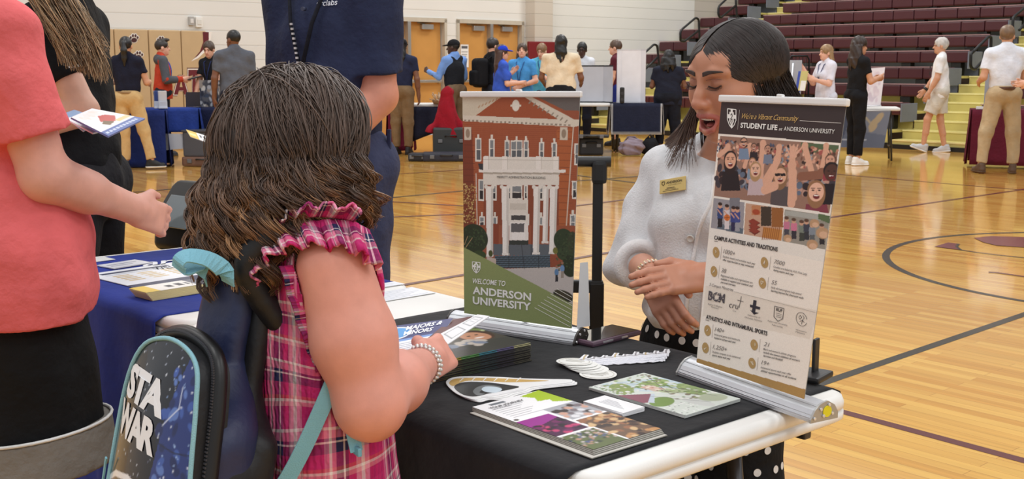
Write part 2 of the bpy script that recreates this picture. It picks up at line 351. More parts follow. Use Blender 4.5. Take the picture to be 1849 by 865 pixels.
# ---- padded wall mats with school graphics
VIN = mat('mat_vinyl', None, .42, var=.03, spec=.4); PADW = 17.33
TAN, MARP = (196, 168, 128), (92, 32, 40)
def pxw(px, py): q = on_v(px, py, -PADW); return q[0], q[2]
mat_edges = [pxw(x, 60)[0] for x in (160, 206, 268, 327, 373)]; mat_edges[0] = pxw(162, 60)[0]
pads = [(mat_edges[0] - .62 * k - .62, mat_edges[0] - .62 * k, TAN if k else MARP) for k in range(6)] + [(a, b, TAN) for a, b in zip(mat_edges[:-1], mat_edges[1:])]
pads.sort()
for i, (a, b, c) in enumerate(pads):
    o = MB().box(((a + b) / 2, W - .035, .96), (b - a - .012, .065, 1.82), c, bev=.018).build('wall_pad', VIN)
    o.rotation_euler = (0, 0, GA)
    seam = ['plain tan', 'tan', 'tan', 'tan with a dark swoosh and letters']
    tag(o, None, 'wall pad', 'padded mats along the end wall')
    o['label'] = {len(pads) - 4: 'tan padded wall mat between the maroon mat and the paw-print mat', len(pads) - 3: 'tan padded wall mat with two paw prints above the dark haired woman in khakis', len(pads) - 2: 'tan padded wall mat behind the boy in the orange jacket, bearing the letter A', len(pads) - 1: 'last tan wall mat with maroon swoosh and letter T'}.get(i, 'tan padded wall mat hidden behind the blonde woman' if c == TAN else 'narrow maroon wall mat beside the tan mats')
    if i == len(pads) - 3: pad_paw = o
    if i == len(pads) - 2: pad_a = o
    if i == len(pads) - 1: pad_t = o
def gfx(polys, name, parent):
    m = MB()
    for k, (pts, col) in enumerate(polys):
        w = W - .0685 - .0012 * k; q = [(p[0], w, p[1]) for p in pts]; m.add(q + [(x, y + .0011, z) for x, y, z in q], [tuple(range(len(q)))], col)
    return m.build(name, VIN, parent)
def pp(pts): return [pxw(*p) for p in pts]
def circ(cx, cy, rx_, ry_, rot=0, n=20):
    t = np.linspace(0, 2 * math.pi, n, endpoint=False); x, y = rx_ * np.cos(t), ry_ * np.sin(t)
    return [(cx + a * math.cos(rot) - b * math.sin(rot), cy + a * math.sin(rot) + b * math.cos(rot)) for a, b in zip(x, y)]
def paw(px, py, s=1.0, parent=None, rot=.1):
    P = []
    for grow, col in ((2.0, (238, 232, 222)), (0, (70, 34, 34))):
        for dx, dy, a, b in ((0, 3.5, 5.2, 4.2), (-6.2, -1.2, 1.7, 2.6), (-2.3, -4.6, 1.8, 2.9), (2.4, -4.6, 1.8, 2.9), (6.2, -1.2, 1.7, 2.6)):
            P.append((pp(circ(px + dx * s, py + dy * s, (a + grow * .7) * s, (b + grow * .7) * s)), col))
    return gfx(P, 'paw_print', parent)
paw(242, 69, 1.0, pad_paw); paw(250, 100, 1.0, pad_paw); paw(291, 73, .95, pad_a); paw(296, 111, .8, pad_a)
def letter(ch, x0, y0, x1, y1, parent):
    shapes = {'A': [[(0, 1), (.32, 0), (.62, 0), (1, 1), (.72, 1), (.66, .78), (.34, .78), (.28, 1)], [(.40, .58), (.60, .58), (.5, .22)]],
              'T': [[(0, 0), (1, 0), (1, .24), (.63, .2), (.66, 1), (.34, 1), (.36, .2), (0, .26)]],
              'S': [[(.95, .0), (.3, .04), (.02, .25), (.06, .5), (.6, .6), (.62, .75), (.02, .76), (.05, 1), (.7, .98), (1, .75), (.9, .48), (.4, .36), (.42, .25), (.95, .24)]]}
    P = []; cx, cy = (x0 + x1) / 2, (y0 + y1) / 2
    for g, col in ((1.22, (80, 30, 36)), (1.12, (240, 232, 220)), (1.0, (104, 34, 42))):
        q = shapes[ch][0]; P.append((pp([(cx + (x0 + a * (x1 - x0) - cx) * g, cy + (y0 + b * (y1 - y0) - cy) * (1 + (g - 1) * .7)) for a, b in q]), col))
    if len(shapes[ch]) > 1: P.append((pp([(x0 + a * (x1 - x0), y0 + b * (y1 - y0)) for a, b in shapes[ch][1]]), TAN))
    return gfx(P, 'school_letter', parent)
letter('A', 314, 138, 340, 171, pad_a); letter('T', 340, 126, 361, 174, pad_t); letter('S', 367, 118, 392, 172, pad_t)
gfx([(pp([(366, 57.5), (382, 58), (381, 72), (372, 92), (358, 105), (345, 111), (360, 97), (368, 78)]), (240, 234, 226)),
     (pp([(366, 57.5), (377, 58), (377, 72), (369, 88), (357, 101), (350, 106), (361, 93), (367, 76)]), (98, 32, 40))], 'swoosh', pad_t)
# maroon pad round the pillar
o = MB().box((16.02, W - .32, .92), (.96, .07, 1.76), (120, 36, 40), bev=.02).build('wall_pad', VIN); o.rotation_euler = (0, 0, GA)
tag(o, 'dark red padded mat standing on the pillar beside the second pair of doors', 'wall pad')
# small wall boxes
def wallitem(name, label, cat, px, py, w, h, cols):
    q = on_v(px, py, WALL_V); t = thing(name, label, cat, G(q[0], WALL_V, q[2]), GA)
    MB().box((0, -.025, 0), (w, .05, h), cols[0], bev=.008).build('housing', PLASTIC(), t); MB().box((0, -.053, 0), (w * .6, .008, h * .5), cols[1], bev=.002).build('cover', PLASTIC(), t)
wallitem('wall_switch', 'small grey switch plate on the block wall above the tan mats', 'switch', 344, 38, .09, .14, ((170, 168, 164), (214, 212, 208)))
wallitem('thermostat', 'white thermostat box on the block wall beside the grey switch plate', 'thermostat', 357.5, 40, .115, .165, ((232, 230, 224), (216, 214, 206)))
q = on_v(843, 101, WALL_V); t = thing('door_notice', 'white paper notice taped to the wooden door behind the man in a vest', 'notice', G(q[0], WALL_V + .0, q[2]), GA)
p_ = Paint(14, 26, (238, 238, 236)); p_.rect(2, 2, 12, 5, (90, 90, 96))
for k in range(6): p_.rect(2, 8 + 2.6 * k, 12 - k % 3, 9 + 2.6 * k, (150, 150, 152))
p_.sheet('paper', [(-.1, .07, .22), (.1, .07, .22), (.1, .07, -.22), (-.1, .07, -.22)], PRINT(), t)
# ---- bleachers
SEATM = mat('seat_plastic', (76, 32, 39), .36, var=.05, vscale=3); DECK = mat('deck_wood', (206, 192, 116), .4, var=.08, vscale=3); RISER = mat('riser_steel', (116, 121, 136), .5, var=.05)
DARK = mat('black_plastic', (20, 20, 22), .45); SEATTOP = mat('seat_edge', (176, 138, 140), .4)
N0, DN, DZ = 16.98, .71, .284; ROWS = 11
def bleacher(name, label, v0, v1, rows=range(ROWS)):
    root = thing(name, label, 'bleachers', G(N0 - .36, v1), GA, 'bleacher sections')
    L0 = lambda n, v, z: (n - (N0 - .36), -(v - v1), z); Ln = v1 - v0
    for r in rows:
        n = N0 + DN * r; zt = .284 * (r + 1); mid = L0(0, (v0 + v1) / 2, 0)[1]
        MB().box((n - N0 + .36 + .16, mid, zt - .02), (1.04, Ln, .04)).build('footboard', DECK, root)
        MB().box((n - N0 + .01, mid, zt - .16), (.02, Ln, .25)).build('riser_panel', RISER if r > 2 else DECK, root)
        m = MB(); k = max(1, round(Ln / .457)); w = Ln / k
        for i in range(k):
            y = (i + .5) * w
            m.box((n - N0 + .36 + .14, y, zt + .33), (.31, w - .008, .20), bev=.03)
        st = m.build('seat_row', SEATM, root)
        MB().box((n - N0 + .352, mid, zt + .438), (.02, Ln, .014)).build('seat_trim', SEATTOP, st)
        for i in range(max(1, int(Ln / .95))): MB().box((n - N0 + .36 + .1, .25 + .95 * i + .13 * (r % 3), zt + .12), (.16, .19, .23), bev=.02).build('seat_bracket', DARK, root)
        MB().box((n - N0 + .55, -.012, zt + .27), (.5, .02, .3), bev=.01).build('end_cap', RISER, root)
    MB().box((-.02, mid, .045), (.03, Ln, .09)).build('kick_strip', DARK, root)
    return root
bleacher('bleacher_section', 'long bleacher section of maroon seat rows in the middle, behind the white shirted man', -15.56, -9.66)
bleacher('bleacher_section', 'short bleacher section of maroon seats against the white block wall', -17.36, -16.5)
bleacher('bleacher_section', 'bleacher section at the picture edge beyond the yellow stairs', -8.35, -4.5)
def aisle(label, v0, v1):
    root = thing('aisle_stairs', label, 'stairs', G(N0 - .36, v1), GA, 'bleacher stairs'); mid = (v1 - v0) / 2
    for r in range(ROWS):
        for h in (0, 1):
            z = .284 * r + .142 * (h + 1); x = .71 * r + .355 * h
            s = MB().box((x + .36, mid, z - .071), (.72, v1 - v0 - .02, .142)).build('step', DECK, root)
            MB().box((x + .004, mid, z - .01), (.03, v1 - v0 - .02, .022)).build('nosing', mat('step_nosing', (240, 228, 160), .4), s)
    MB().box((-.02, mid, .035), (.03, v1 - v0, .07)).build('kick_strip', DARK, root)
aisle('yellow stair aisle between the long bleachers and the wall section', -16.48, -15.58); aisle('wide yellow bleacher stairs behind the walking man in white', -9.64, -8.37)
def rail(label, v, chains, r=.024):
    q0 = on_v(*chains[0][0], v); root = thing('handrail', label, 'handrail', G(q0[0], v, 0), GA, 'black bleacher handrails'); bars = []
    for ch in chains:
        pts = np.array([on_v(*p, v) for p in ch]) - np.array([q0[0], -v, 0])
        d = [pts[0]]
        for i in range(1, len(pts) - 1):                  # round the bends
            a, b, c = pts[i - 1], pts[i], pts[i + 1]; s = min(.07, np.linalg.norm(a - b) * .4, np.linalg.norm(c - b) * .4)
            p, q = b + unit(a - b) * s, b + unit(c - b) * s
            d += [p + (b - p) * t * (2 - t) * .0 + (1 - t) ** 2 * (p - p) + 0 * p if False else (1 - t) ** 2 * p + 2 * t * (1 - t) * b + t * t * q for t in (0, .25, .5, .75, 1)]
        d.append(pts[-1]); bars.append(MB().tube(d, r, seg=10).build('rail_tube', DARK, root))
    return root
def c3(pts): return [(1140 + x * .1849, y * .1849) for x, y in pts]
def c2(pts): return [(1600 + x * .2312, y * .2312) for x, y in pts]
rail('lowest black handrail beside the white trifold board and bleacher wall end', -16.05, [c3([(125, 690), (125, 520), (222, 432), (252, 445), (272, 640), (285, 800)]), c3([(125, 685), (262, 555)])])
rail('black handrail loop in front of the white wall, second one up', -16.05, [c3([(480, 395), (478, 300), (630, 172), (658, 190), (662, 300), (668, 420)]), c3([(480, 395), (515, 408), (660, 296)])])
rail('black handrail at the top, above the hair of the woman in white', -16.05, [c3([(1030, -140), (930, -10), (850, 65), (848, 140), (868, 178), (1022, 52)]), c3([(1018, -60), (1022, 52), (1034, 190), (1045, 330)])])
rail('black handrail loop on the yellow stairs behind the walking man', -9.0, [c2([(680, 400), (662, 420), (660, 525), (690, 545), (815, 410)]), c2([(665, 420), (795, 290), (820, 285), (818, 420), (808, 560)])])
rail('highest black handrail on the yellow stairs, near the picture edge', -9.0, [c2([(1080, 190), (1040, 235)]), c2([(1200, -50), (1060, 80), (992, 135), (986, 250), (980, 340)])])
# ================================================================ soft bodies: blended distance fields turned into one continuous mesh
class SDF:
    def __init__(s, lo, hi, vox):
        s.lo = np.asarray(lo, float); s.vox = vox; s.n = np.maximum(np.ceil((np.asarray(hi, float) - s.lo) / vox).astype(int) + 1, 4)
        s.ax = [(s.lo[i] + vox * np.arange(s.n[i])).astype(np.float32) for i in range(3)]
        s.D = np.full(s.n, .2, np.float32)
    def _sub(s, lo, hi):
        a = np.clip(np.floor((np.asarray(lo) - s.lo) / s.vox).astype(int), 0, s.n); b = np.clip(np.ceil((np.asarray(hi) - s.lo) / s.vox).astype(int) + 1, 0, s.n)
        if (b <= a).any(): return None
        sl = tuple(slice(a[i], b[i]) for i in range(3))
        return sl, s.ax[0][sl[0]][:, None, None], s.ax[1][sl[1]][None, :, None], s.ax[2][sl[2]][None, None, :]
    def _put(s, sl, d, k, op):
        D = s.D[sl]
        if op == 'u':
            if k > 0: h = np.clip(.5 + .5 * (D - d) / k, 0, 1); s.D[sl] = D + (d - D) * h - k * h * (1 - h)
            else: s.D[sl] = np.minimum(D, d)
        elif op == 's':
            if k > 0: h = np.clip(.5 - .5 * (D + d) / k, 0, 1); s.D[sl] = D + (-d - D) * h + k * h * (1 - h)
            else: s.D[sl] = np.maximum(D, -d)
        elif op == 'i': s.D[sl] = np.maximum(D, d)
    def cap(s, a, b, ra, rb=None, k=.02, op='u', sx=1.0):
        a, b = np.asarray(a, float), np.asarray(b, float); rb = ra if rb is None else rb; R = max(ra, rb) + k * 1.5 + 3 * s.vox
        q = s._sub(np.minimum(a, b) - R, np.maximum(a, b) + R)
        if q is None: return s
        sl, X, Y, Z = q; d = b - a; L = max(d @ d, 1e-10)
        t = np.clip(((X - a[0]) * d[0] + (Y - a[1]) * d[1] + (Z - a[2]) * d[2]) / L, 0, 1)
        D = np.sqrt((X - a[0] - t * d[0]) ** 2 + (Y - a[1] - t * d[1]) ** 2 + (Z - a[2] - t * d[2]) ** 2) - (ra + (rb - ra) * t)
        s._put(sl, D.astype(np.float32), k, op); return s
    def chain(s, pts, rs, k=.02):
        for i in range(len(pts) - 1): s.cap(pts[i], pts[i + 1], rs[i], rs[i + 1], k)
        return s
    def ell(s, c, r, R=None, k=.03, op='u'):
        c, r = np.asarray(c, float), np.broadcast_to(np.asarray(r, float), (3,)); m = r.max() + k * 1.5 + 3 * s.vox
        q = s._sub(c - m, c + m)
        if q is None: return s
        sl, X, Y, Z = q; P = [X - c[0], Y - c[1], Z - c[2]]
        if R is not None: P = [P[0] * R[0][j] + P[1] * R[1][j] + P[2] * R[2][j] for j in range(3)]
        k0 = np.sqrt((P[0] / r[0]) ** 2 + (P[1] / r[1]) ** 2 + (P[2] / r[2]) ** 2); k1 = np.sqrt((P[0] / r[0] ** 2) ** 2 + (P[1] / r[1] ** 2) ** 2 + (P[2] / r[2] ** 2) ** 2)
        s._put(sl, (k0 * (k0 - 1) / np.maximum(k1, 1e-6)).astype(np.float32), k, op); return s
    def box(s, c, half, R=None, rad=.01, k=.01, op='u'):
        c, h = np.asarray(c, float), np.asarray(half, float) - rad; m = np.linalg.norm(half) + k * 1.5 + 3 * s.vox
        q = s._sub(c - m, c + m)
        if q is None: return s
        sl, X, Y, Z = q; P = [X - c[0], Y - c[1], Z - c[2]]
        if R is not None: P = [P[0] * R[0][j] + P[1] * R[1][j] + P[2] * R[2][j] for j in range(3)]
        e = [np.abs(P[j]) - h[j] for j in range(3)]
        d = np.sqrt(sum(np.maximum(x, 0) ** 2 for x in e)) + np.minimum(np.maximum(np.maximum(e[0], e[1]), e[2]), 0) - rad
        s._put(sl, d.astype(np.float32), k, op); return s
    def cut(s, p, nrm, box=None):
        """remove what lies beyond the plane through p (on the side nrm points to); box limits the effect"""
        nrm = unit(nrm); q = s._sub(*box) if box is not None else s._sub(s.lo, s.lo + s.vox * s.n)
        if q is None: return s
        sl, X, Y, Z = q; s._put(sl, ((X - p[0]) * nrm[0] + (Y - p[1]) * nrm[1] + (Z - p[2]) * nrm[2]).astype(np.float32), 0, 'i'); return s
    def like(s): o = SDF.__new__(SDF); o.lo, o.vox, o.n, o.ax = s.lo, s.vox, s.n, s.ax; o.D = np.full(s.n, .2, np.float32); return o
    def join(s, o, k=.03):
        h = np.clip(.5 + .5 * (s.D - o.D) / k, 0, 1); s.D = (s.D + (o.D - s.D) * h - k * h * (1 - h)).astype(np.float32); return s
    def hollow(s, t): s.D = np.maximum(s.D, -(s.D + t)); return s
    def fold(s, amp, f, seed, wz=(1, 1, 1)):
        X, Y, Z = s.ax[0][:, None, None] * wz[0], s.ax[1][None, :, None] * wz[1], s.ax[2][None, None, :] * wz[2]; g = np.random.default_rng(seed)
        for i in range(4):
            w = unit(g.normal(size=3)) * f * (1 + .5 * i); s.D += (amp / (1 + .5 * i) * np.sin(X * w[0] + Y * w[1] + Z * w[2] + g.uniform(0, 6))).astype(np.float32)
        return s
    def mesh(s):
        D = np.pad(s.D, 1, constant_values=.2); In = D < 0; n = D.shape
        cnt = np.zeros((n[0] - 1, n[1] - 1, n[2] - 1), np.int8)
        for i in (0, 1):
            for j in (0, 1):
                for k in (0, 1): cnt += In[i:n[0] - 1 + i, j:n[1] - 1 + j, k:n[2] - 1 + k]
        C = np.argwhere((cnt > 0) & (cnt < 8)); acc = np.zeros((len(C), 3)); w = np.zeros(len(C))
        cor = {}
        for i in (0, 1):
            for j in (0, 1):
                for k in (0, 1): cor[i, j, k] = D[C[:, 0] + i, C[:, 1] + j, C[:, 2] + k]
        for a in cor:
            for ax in range(3):
                if a[ax] == 0:
                    b = list(a); b[ax] = 1; b = tuple(b); da, db = cor[a], cor[b]; m = (da < 0) != (db < 0)
                    t = np.where(m, da / np.where(m, da - db, 1), 0); p = np.repeat(np.array(a, float)[None], len(C), 0); p[:, ax] += t
                    acc += p * m[:, None]; w += m
        V = (C + acc / w[:, None] - 1) * s.vox + s.lo
        ids = np.full(cnt.shape, -1, np.int32); ids[C[:, 0], C[:, 1], C[:, 2]] = np.arange(len(C)); F = []
        for ax in range(3):
            sl0 = [slice(None)] * 3; sl1 = [slice(None)] * 3; sl0[ax] = slice(0, n[ax] - 1); sl1[ax] = slice(1, n[ax])
            A, B = In[tuple(sl0)], In[tuple(sl1)]; E = np.argwhere(A != B); o1, o2 = [(1, 2), (2, 0), (0, 1)][ax]
            E = E[(E[:, o1] > 0) & (E[:, o2] > 0) & (E[:, o1] < n[o1] - 1) & (E[:, o2] < n[o2] - 1)]
            flip = ~A[E[:, 0], E[:, 1], E[:, 2]]; q = []
            for d1, d2 in ((-1, -1), (0, -1), (0, 0), (-1, 0)):
                e = E.copy(); e[:, o1] += d1; e[:, o2] += d2; q.append(ids[e[:, 0], e[:, 1], e[:, 2]])
            q = np.stack(q, 1); q[flip] = q[flip][:, ::-1]; F.append(q)
        return V, np.concatenate(F)
    def build(s, name, m, parent=None, space='local', col=(200, 200, 200), colf=None, post=None):
        V, F = s.mesh()
        if len(V) == 0: print('EMPTY SDF', name); return None
        c = np.repeat(lin(col)[None], len(V), 0)
        if colf is not None: c = colf(V, c)
        if post is not None: V = post(V)
        return make(name, V, F, m, parent, True, c, space)
def hand(S, wrist, direc, palm_n, side, size=.18, curl=.5, spread=.05, k=.006, thumb=.5, curls=None):
    """palm, four fingers and a thumb on field S. direc: wrist to knuckles; palm_n: out of the palm; side +1 when the thumb lies towards cross(direc, palm_n)"""
    d = unit(direc); nrm = unit(np.asarray(palm_n, float) - d * (np.asarray(palm_n, float) @ d)); lat = np.cross(d, nrm) * side; w = np.asarray(wrist, float); z = size
    R = np.stack([lat, d, nrm], 1)
    S.box(w + d * z * .27, (z * .215, z * .26, z * .075), R, rad=z * .07, k=k * 2)
    S.cap(w - d * z * .05, w + d * z * .2, z * .15, z * .14, k=z * .1)
    for i, (off, ln) in enumerate(((.165, .40), (.055, .44), (-.055, .41), (-.155, .32))):
        base = w + d * z * .50 + lat * z * off; cu = curl if curls is None else curls[i]; a = 0; p = base; r = z * (.058 - .003 * i)
        for j, fr in enumerate((.45, .32, .23)):
            a += cu * (.75, 1.05, .8)[j]; dd = (d * math.cos(a) + nrm * math.sin(a)) + lat * spread * (1.5 - i) * (.7 if j == 0 else .2); q = p + unit(dd) * ln * z * fr * 1.0
            S.cap(p, q, r, r * .9, k=k); p, r = q, r * .9
    b = w + d * z * .12 + lat * z * .16; t1 = b + unit(d * .75 + lat * .75 * (1 - .6 * thumb) + nrm * .55 * thumb) * z * .24; t2 = t1 + unit(d + nrm * .5 * thumb + lat * .1) * z * .17
    S.cap(b, t1, z * .085, z * .066, k=k * 2); S.cap(t1, t2, z * .064, z * .05, k=k)
    return S
# ================================================================ standing people of the fair (all built at real size, feet on the floor)
SK = {'light': (226, 172, 146), 'tan': (206, 152, 120), 'pink': (222, 160, 138), 'brown': (122, 80, 58), 'dark': (78, 50, 38)}
DN_ = (0, 0, -1)
def person(label, x, y, H, face, skin='light', hair='short', hcol=(60, 45, 36), top=(40, 44, 60), bottom=(60, 60, 66), shoe=(30, 30, 32), sole=None, female=False,
           arms=None, legs=None, lean=0.0, twist=0.0, yaw=0.0, pitch=0.0, sleeve=.62, pant=.07, tuck=False, build_=1.0, group=None, belt=None, extra=None, vox=.0105, legs_seen=True, skinw=0, collar=False, brow=None, hem=None, roll=0.0, topname='shirt', botname='trousers', loose=None, tbulk=0.0, hemw=1.0, armr=1.0):
    s = H / 1.75; root = thing('person', label, 'person', (x, y, 0), face, group); bw = build_ * 1.13; sk = SK[skin] if isinstance(skin, str) else skin
    shx = (.140 if female else .156) * bw; hpx = .088
    Rt = rx(-lean) @ rz(twist); piv = V3(0, 0, .95)
    U = lambda p: (Rt @ (np.asarray(p, float) - piv) + piv) * s
    Lw = lambda p: np.asarray(p, float) * s
    arms = arms or {}; legs = legs or {}
    J = {}
    for sd, q in (('R', 1), ('L', -1)):
        ua, fa = arms.get(sd, ((.12 * q, 0, -1), (.02 * q, .22, -1)))[:2]
        sh = U((q * shx, 0, 1.425))
        if isinstance(ua, str):                           # reach for a world point: two-bone reach, elbow towards fa
            tg = rz(-face) @ (np.asarray(arms[sd][5], float) - V3(x, y, 0)); L1, L2 = .29 * s, .25 * s; dv = tg - sh; D_ = min(np.linalg.norm(dv), L1 + L2 - .002); dn = unit(dv); a_ = (L1 * L1 - L2 * L2 + D_ * D_) / (2 * D_); hh = math.sqrt(max(L1 * L1 - a_ * a_, 0)); pl = np.asarray(fa, float); pl = unit(pl - dn * (pl @ dn)); el = sh + dn * a_ + pl * hh; wr = sh + dn * D_
        else: el = sh + unit(ua) * .29 * s; wr = el + unit(fa) * .25 * s
        td, cdn = legs.get(sd, ((.02 * q, 0.0, -1), (.0, -.02, -1)))[:2]
        hp = Lw((q * hpx, 0, .92)); kn = hp + unit(td) * .43 * s; an = kn + unit(cdn) * .42 * s
        J[sd] = dict(sh=sh, el=el, wr=wr, hp=hp, kn=kn, an=an)
    low = min(J['R']['an'][2], J['L']['an'][2]) - .075 * s          # rest on the ground
    for sd in 'RL':
        for k in ('hp', 'kn', 'an'): J[sd][k] = J[sd][k] - V3(0, 0, low)
        for k in ('sh', 'el', 'wr'): J[sd][k] = J[sd][k] - V3(0, 0, low)
    U0, L0 = U, Lw; U = lambda p: U0(p) - V3(0, 0, low); Lw = lambda p: L0(p) - V3(0, 0, low)
    neck = U((0, -.01, 1.47)); Rh = Rt @ rz(yaw) @ rx(-pitch) @ ry(roll); hc = neck + Rt @ V3(0, .015, .03) * s + Rh @ V3(0, .012, .125) * s
    Hd = lambda p: hc + Rh @ (np.asarray(p, float) * s * 1.0)
    pts = np.array([v for d in J.values() for v in d.values()] + [hc]); lo, hi = pts.min(0) - .2 * s, pts.max(0) + .24 * s; lo[2] = -.01
    # --- skin: one continuous body
    S = SDF(lo, hi, vox)
    S.ell(Hd((0, -.012, .03)), np.array((.074, .094, .088)) * s, Rh, k=.0); S.ell(Hd((0, .028, -.045)), np.array((.056, .062, .072)) * s, Rh, k=.03 * s)
    S.ell(Hd((0, .058, -.092)), np.array((.026, .026, .02)) * s, Rh, k=.03 * s)
    S.cap(Hd((0, .086, .0)), Hd((0, .108, -.034)), .009 * s, .013 * s, k=.012 * s)
    for q in (1, -1):
        S.ell(Hd((q * .076, -.008, -.012)), np.array((.011, .02, .032)) * s, Rh, k=.008 * s); S.ell(Hd((q * .031, .098, .002)), np.array((.017, .016, .011)) * s, Rh, k=.012 * s, op='s')
        S.cap(Hd((q * .012, .09, .022)), Hd((q * .045, .074, .022)), .008 * s, .006 * s, k=.012 * s)
    S.cap(Hd((-.02, .08, -.066)), Hd((.02, .08, -.066)), .009 * s, k=.008 * s)
    S.cap(neck - Rt @ V3(0, .0, .05) * s, Hd((0, -.015, -.05)), .056 * s * (1 if not female else .88), .05 * s, k=.03 * s)
    S.cap(U((-shx * .8, 0, 1.415)), U((shx * .8, 0, 1.415)), .055 * s, k=.06 * s); S.ell(U((0, 0, 1.27)), V3(.15 * bw, .1, .17) * s, Rt, k=.06 * s); S.ell(U((0, 0, 1.08)), V3(.125 * bw, .092, .15) * s, Rt, k=.06 * s); S.ell(Lw((0, 0, .93)), V3(.145 * bw, .105, .11) * s, None, k=.06 * s)
    for sd, q in (('R', 1), ('L', -1)):
        j = J[sd]; S.chain([j['sh'], j['el'], j['wr']], [.05 * s * armr, .041 * s * armr, .029 * s * (1 + armr) / 2], k=.02 * s); S.cap(j['el'], j['el'] + (j['wr'] - j['el']) * .45, .04 * s * armr, .039 * s * armr, k=.015 * s)
        a = arms.get(sd, ()); hd = unit(j['wr'] - j['el']); pn = a[2] if len(a) > 2 else (-q * 1.0, .1, 0); cu = a[3] if len(a) > 3 else .35
        hdir = a[4] if len(a) > 4 and a[4] is not None else hd
        hand(S, j['wr'], hdir, pn, 1 if q * np.cross(hdir, pn)[1] * 1 > 0 else -1, .175 * s, cu, k=.004)
        S.chain([j['hp'], j['kn'], j['an']], [.075 * s, .052 * s, .036 * s], k=.03 * s); S.cap(j['kn'] + (j['an'] - j['kn']) * .1, j['kn'] + (j['an'] - j['kn']) * .5 + V3(0, -.012, 0) * s, .045 * s, .046 * s, k=.02 * s)
    browc = lin(brow if brow is not None else np.array(hcol) * .9); skl = lin(sk)
    def facecol(V, c):
        h = (V - hc) @ Rh / s; f = h[:, 1] > .045
        for q in (1, -1):
            m = f & (np.abs(h[:, 0] - q * .031) < .021) & (np.abs(h[:, 2] - .026 + .15 * abs(h[:, 0] - q * .031)) < .0065); c[m] = browc
            e = f & (((h[:, 0] - q * .031) / .016) ** 2 + ((h[:, 2] - .001) / .0065) ** 2 < 1); c[e] = lin((52, 38, 34))
        m = f & (np.abs(h[:, 0]) < .024) & (np.abs(h[:, 2] + .066) < .009); c[m] = skl * np.array([.78, .56, .56])
        return c
    body = S.build('body', SKIN(), root, col=sk, colf=facecol)
    # --- clothes
    if legs_seen:
        P = SDF(lo, hi, vox); P.ell(Lw((0, -.005, .935)), V3(.158 * bw, .122, .12) * s, None, k=0)
        P.cap(Lw((0, 0, .97)), Lw((0, 0, 1.04)), .12 * s * bw, .115 * s * bw, k=.05 * s)
        loose = loose if loose is not None else (.016 if pant < .3 else .03)
        for sd in 'RL':
            j = J[sd]; Q = P.like(); Q.chain([j['hp'] + V3(0, -.01, 0) * s, j['kn'], j['an']], [(.083 * bw + loose * .5) * s, (.054 * bw + loose) * s, (.042 + loose) * s], k=.035 * s)
            Q.ell(j['hp'] + V3(0, -.045, .03) * s, V3(.085 * bw, .078 * bw, .09) * s, None, k=.05 * s)
            dd = j['an'] - j['kn']; e = j['kn'] + dd * (1 - pant / .42)
            if pant >= .42: dd = j['kn'] - j['hp']; e = j['hp'] + dd * (1 - (pant - .42) / .43)
            Q.cut(e, dd); P.join(Q, .03 * s)
        P.fold(.004, 34, crc(label) % 1000, (1, 1, .6))
        P.cut(Lw((0, 0, 1.045)), (0, 0, 1)); P.build(botname, CLOTH(), root, col=bottom)
        if belt:
            B = SDF(Lw((-.3, -.3, .9)), Lw((.3, .3, 1.15)), .009); B.cap(Lw((0, 0, .97)), Lw((0, 0, 1.06)), .13 * s * bw, .124 * s * bw, k=0); B.ell(Lw((0, -.005, .935)), V3(.166 * bw, .13, .124) * s, None, k=.02)
            B.cut(Lw((0, 0, 1.035)), (0, 0, 1)); B.cut(Lw((0, 0, .997)), (0, 0, -1)); B.build('belt', mat('leather', None, .5), root, col=belt)
        for sd, q in (('R', 1), ('L', -1)):
            j = J[sd]; fd = rz(0 if len(legs.get(sd, ())) < 3 else legs[sd][2]); rxx = rx(0 if len(legs.get(sd, ())) < 4 else legs[sd][3]); A = j['an']; K = lambda p: A + fd @ rxx @ (V3(*p) * s)
            B = SDF(A - .24 * s, A + .26 * s, .008); B.cap(K((0, -.045, -.035)), K((0, .14, -.045)), .04 * s, .036 * s, k=0); B.cap(K((0, -.03, .02)), K((0, .05, -.02)), .042 * s, .04 * s, k=.03 * s); B.cut(K((0, 0, -.072)), fd @ rxx @ V3(0, 0, -1)); B.cut(K((0, 0, .045)), (0, 0, 1))
            sh_ = B.build('shoe', mat('shoe_upper', None, .6, bump=.1), root, col=shoe)
            B = SDF(A - .26 * s, A + .28 * s, .008); B.cap(K((0, -.045, -.045)), K((0, .145, -.045)), .046 * s, .043 * s, k=0); B.cut(K((0, 0, -.052)), fd @ rxx @ V3(0, 0, 1)); B.cut(K((0, 0, -.075)), fd @ rxx @ V3(0, 0, -1))
            B.build('sole', mat('shoe_sole', None, .7), sh_, col=sole if sole is not None else shoe)
    T = SDF(lo, hi, vox)
    T.cap(U((-shx * .82, 0, 1.415)), U((shx * .82, 0, 1.415)), .066 * s, k=0); T.ell(U((0, .004, 1.27)), V3(.166 * bw, .116, .19) * s, Rt, k=.06 * s); T.ell(U((0, .0, 1.08)), V3(.142 * bw, .12, .19) * s, Rt, k=.06 * s)
    if female: T.cap(U((-.07, .085, 1.27)), U((.07, .085, 1.27)), .055 * s, k=.06 * s)
    if not tuck: T.ell(Lw((0, 0, .92)), V3(.165 * bw * hemw, (.132 + .05 * max(0, bw - 1.1)) * hemw, .34) * s, None, k=.05 * s)
    T.cap(U((0, -.01, 1.44)), U((0, -.008, 1.485 if not collar else 1.515)), .072 * s, .064 * s, k=.03 * s)
    for q in (1, -1): T.cap(U((q * .045, -.012, 1.48)), U((q * shx * .95, -.004, 1.42)), .052 * s, .058 * s, k=.04 * s)
    zh = hem if hem is not None else (.99 if tuck else .86)
    T.cut(Lw((0, 0, zh)), (0, 0, -1))
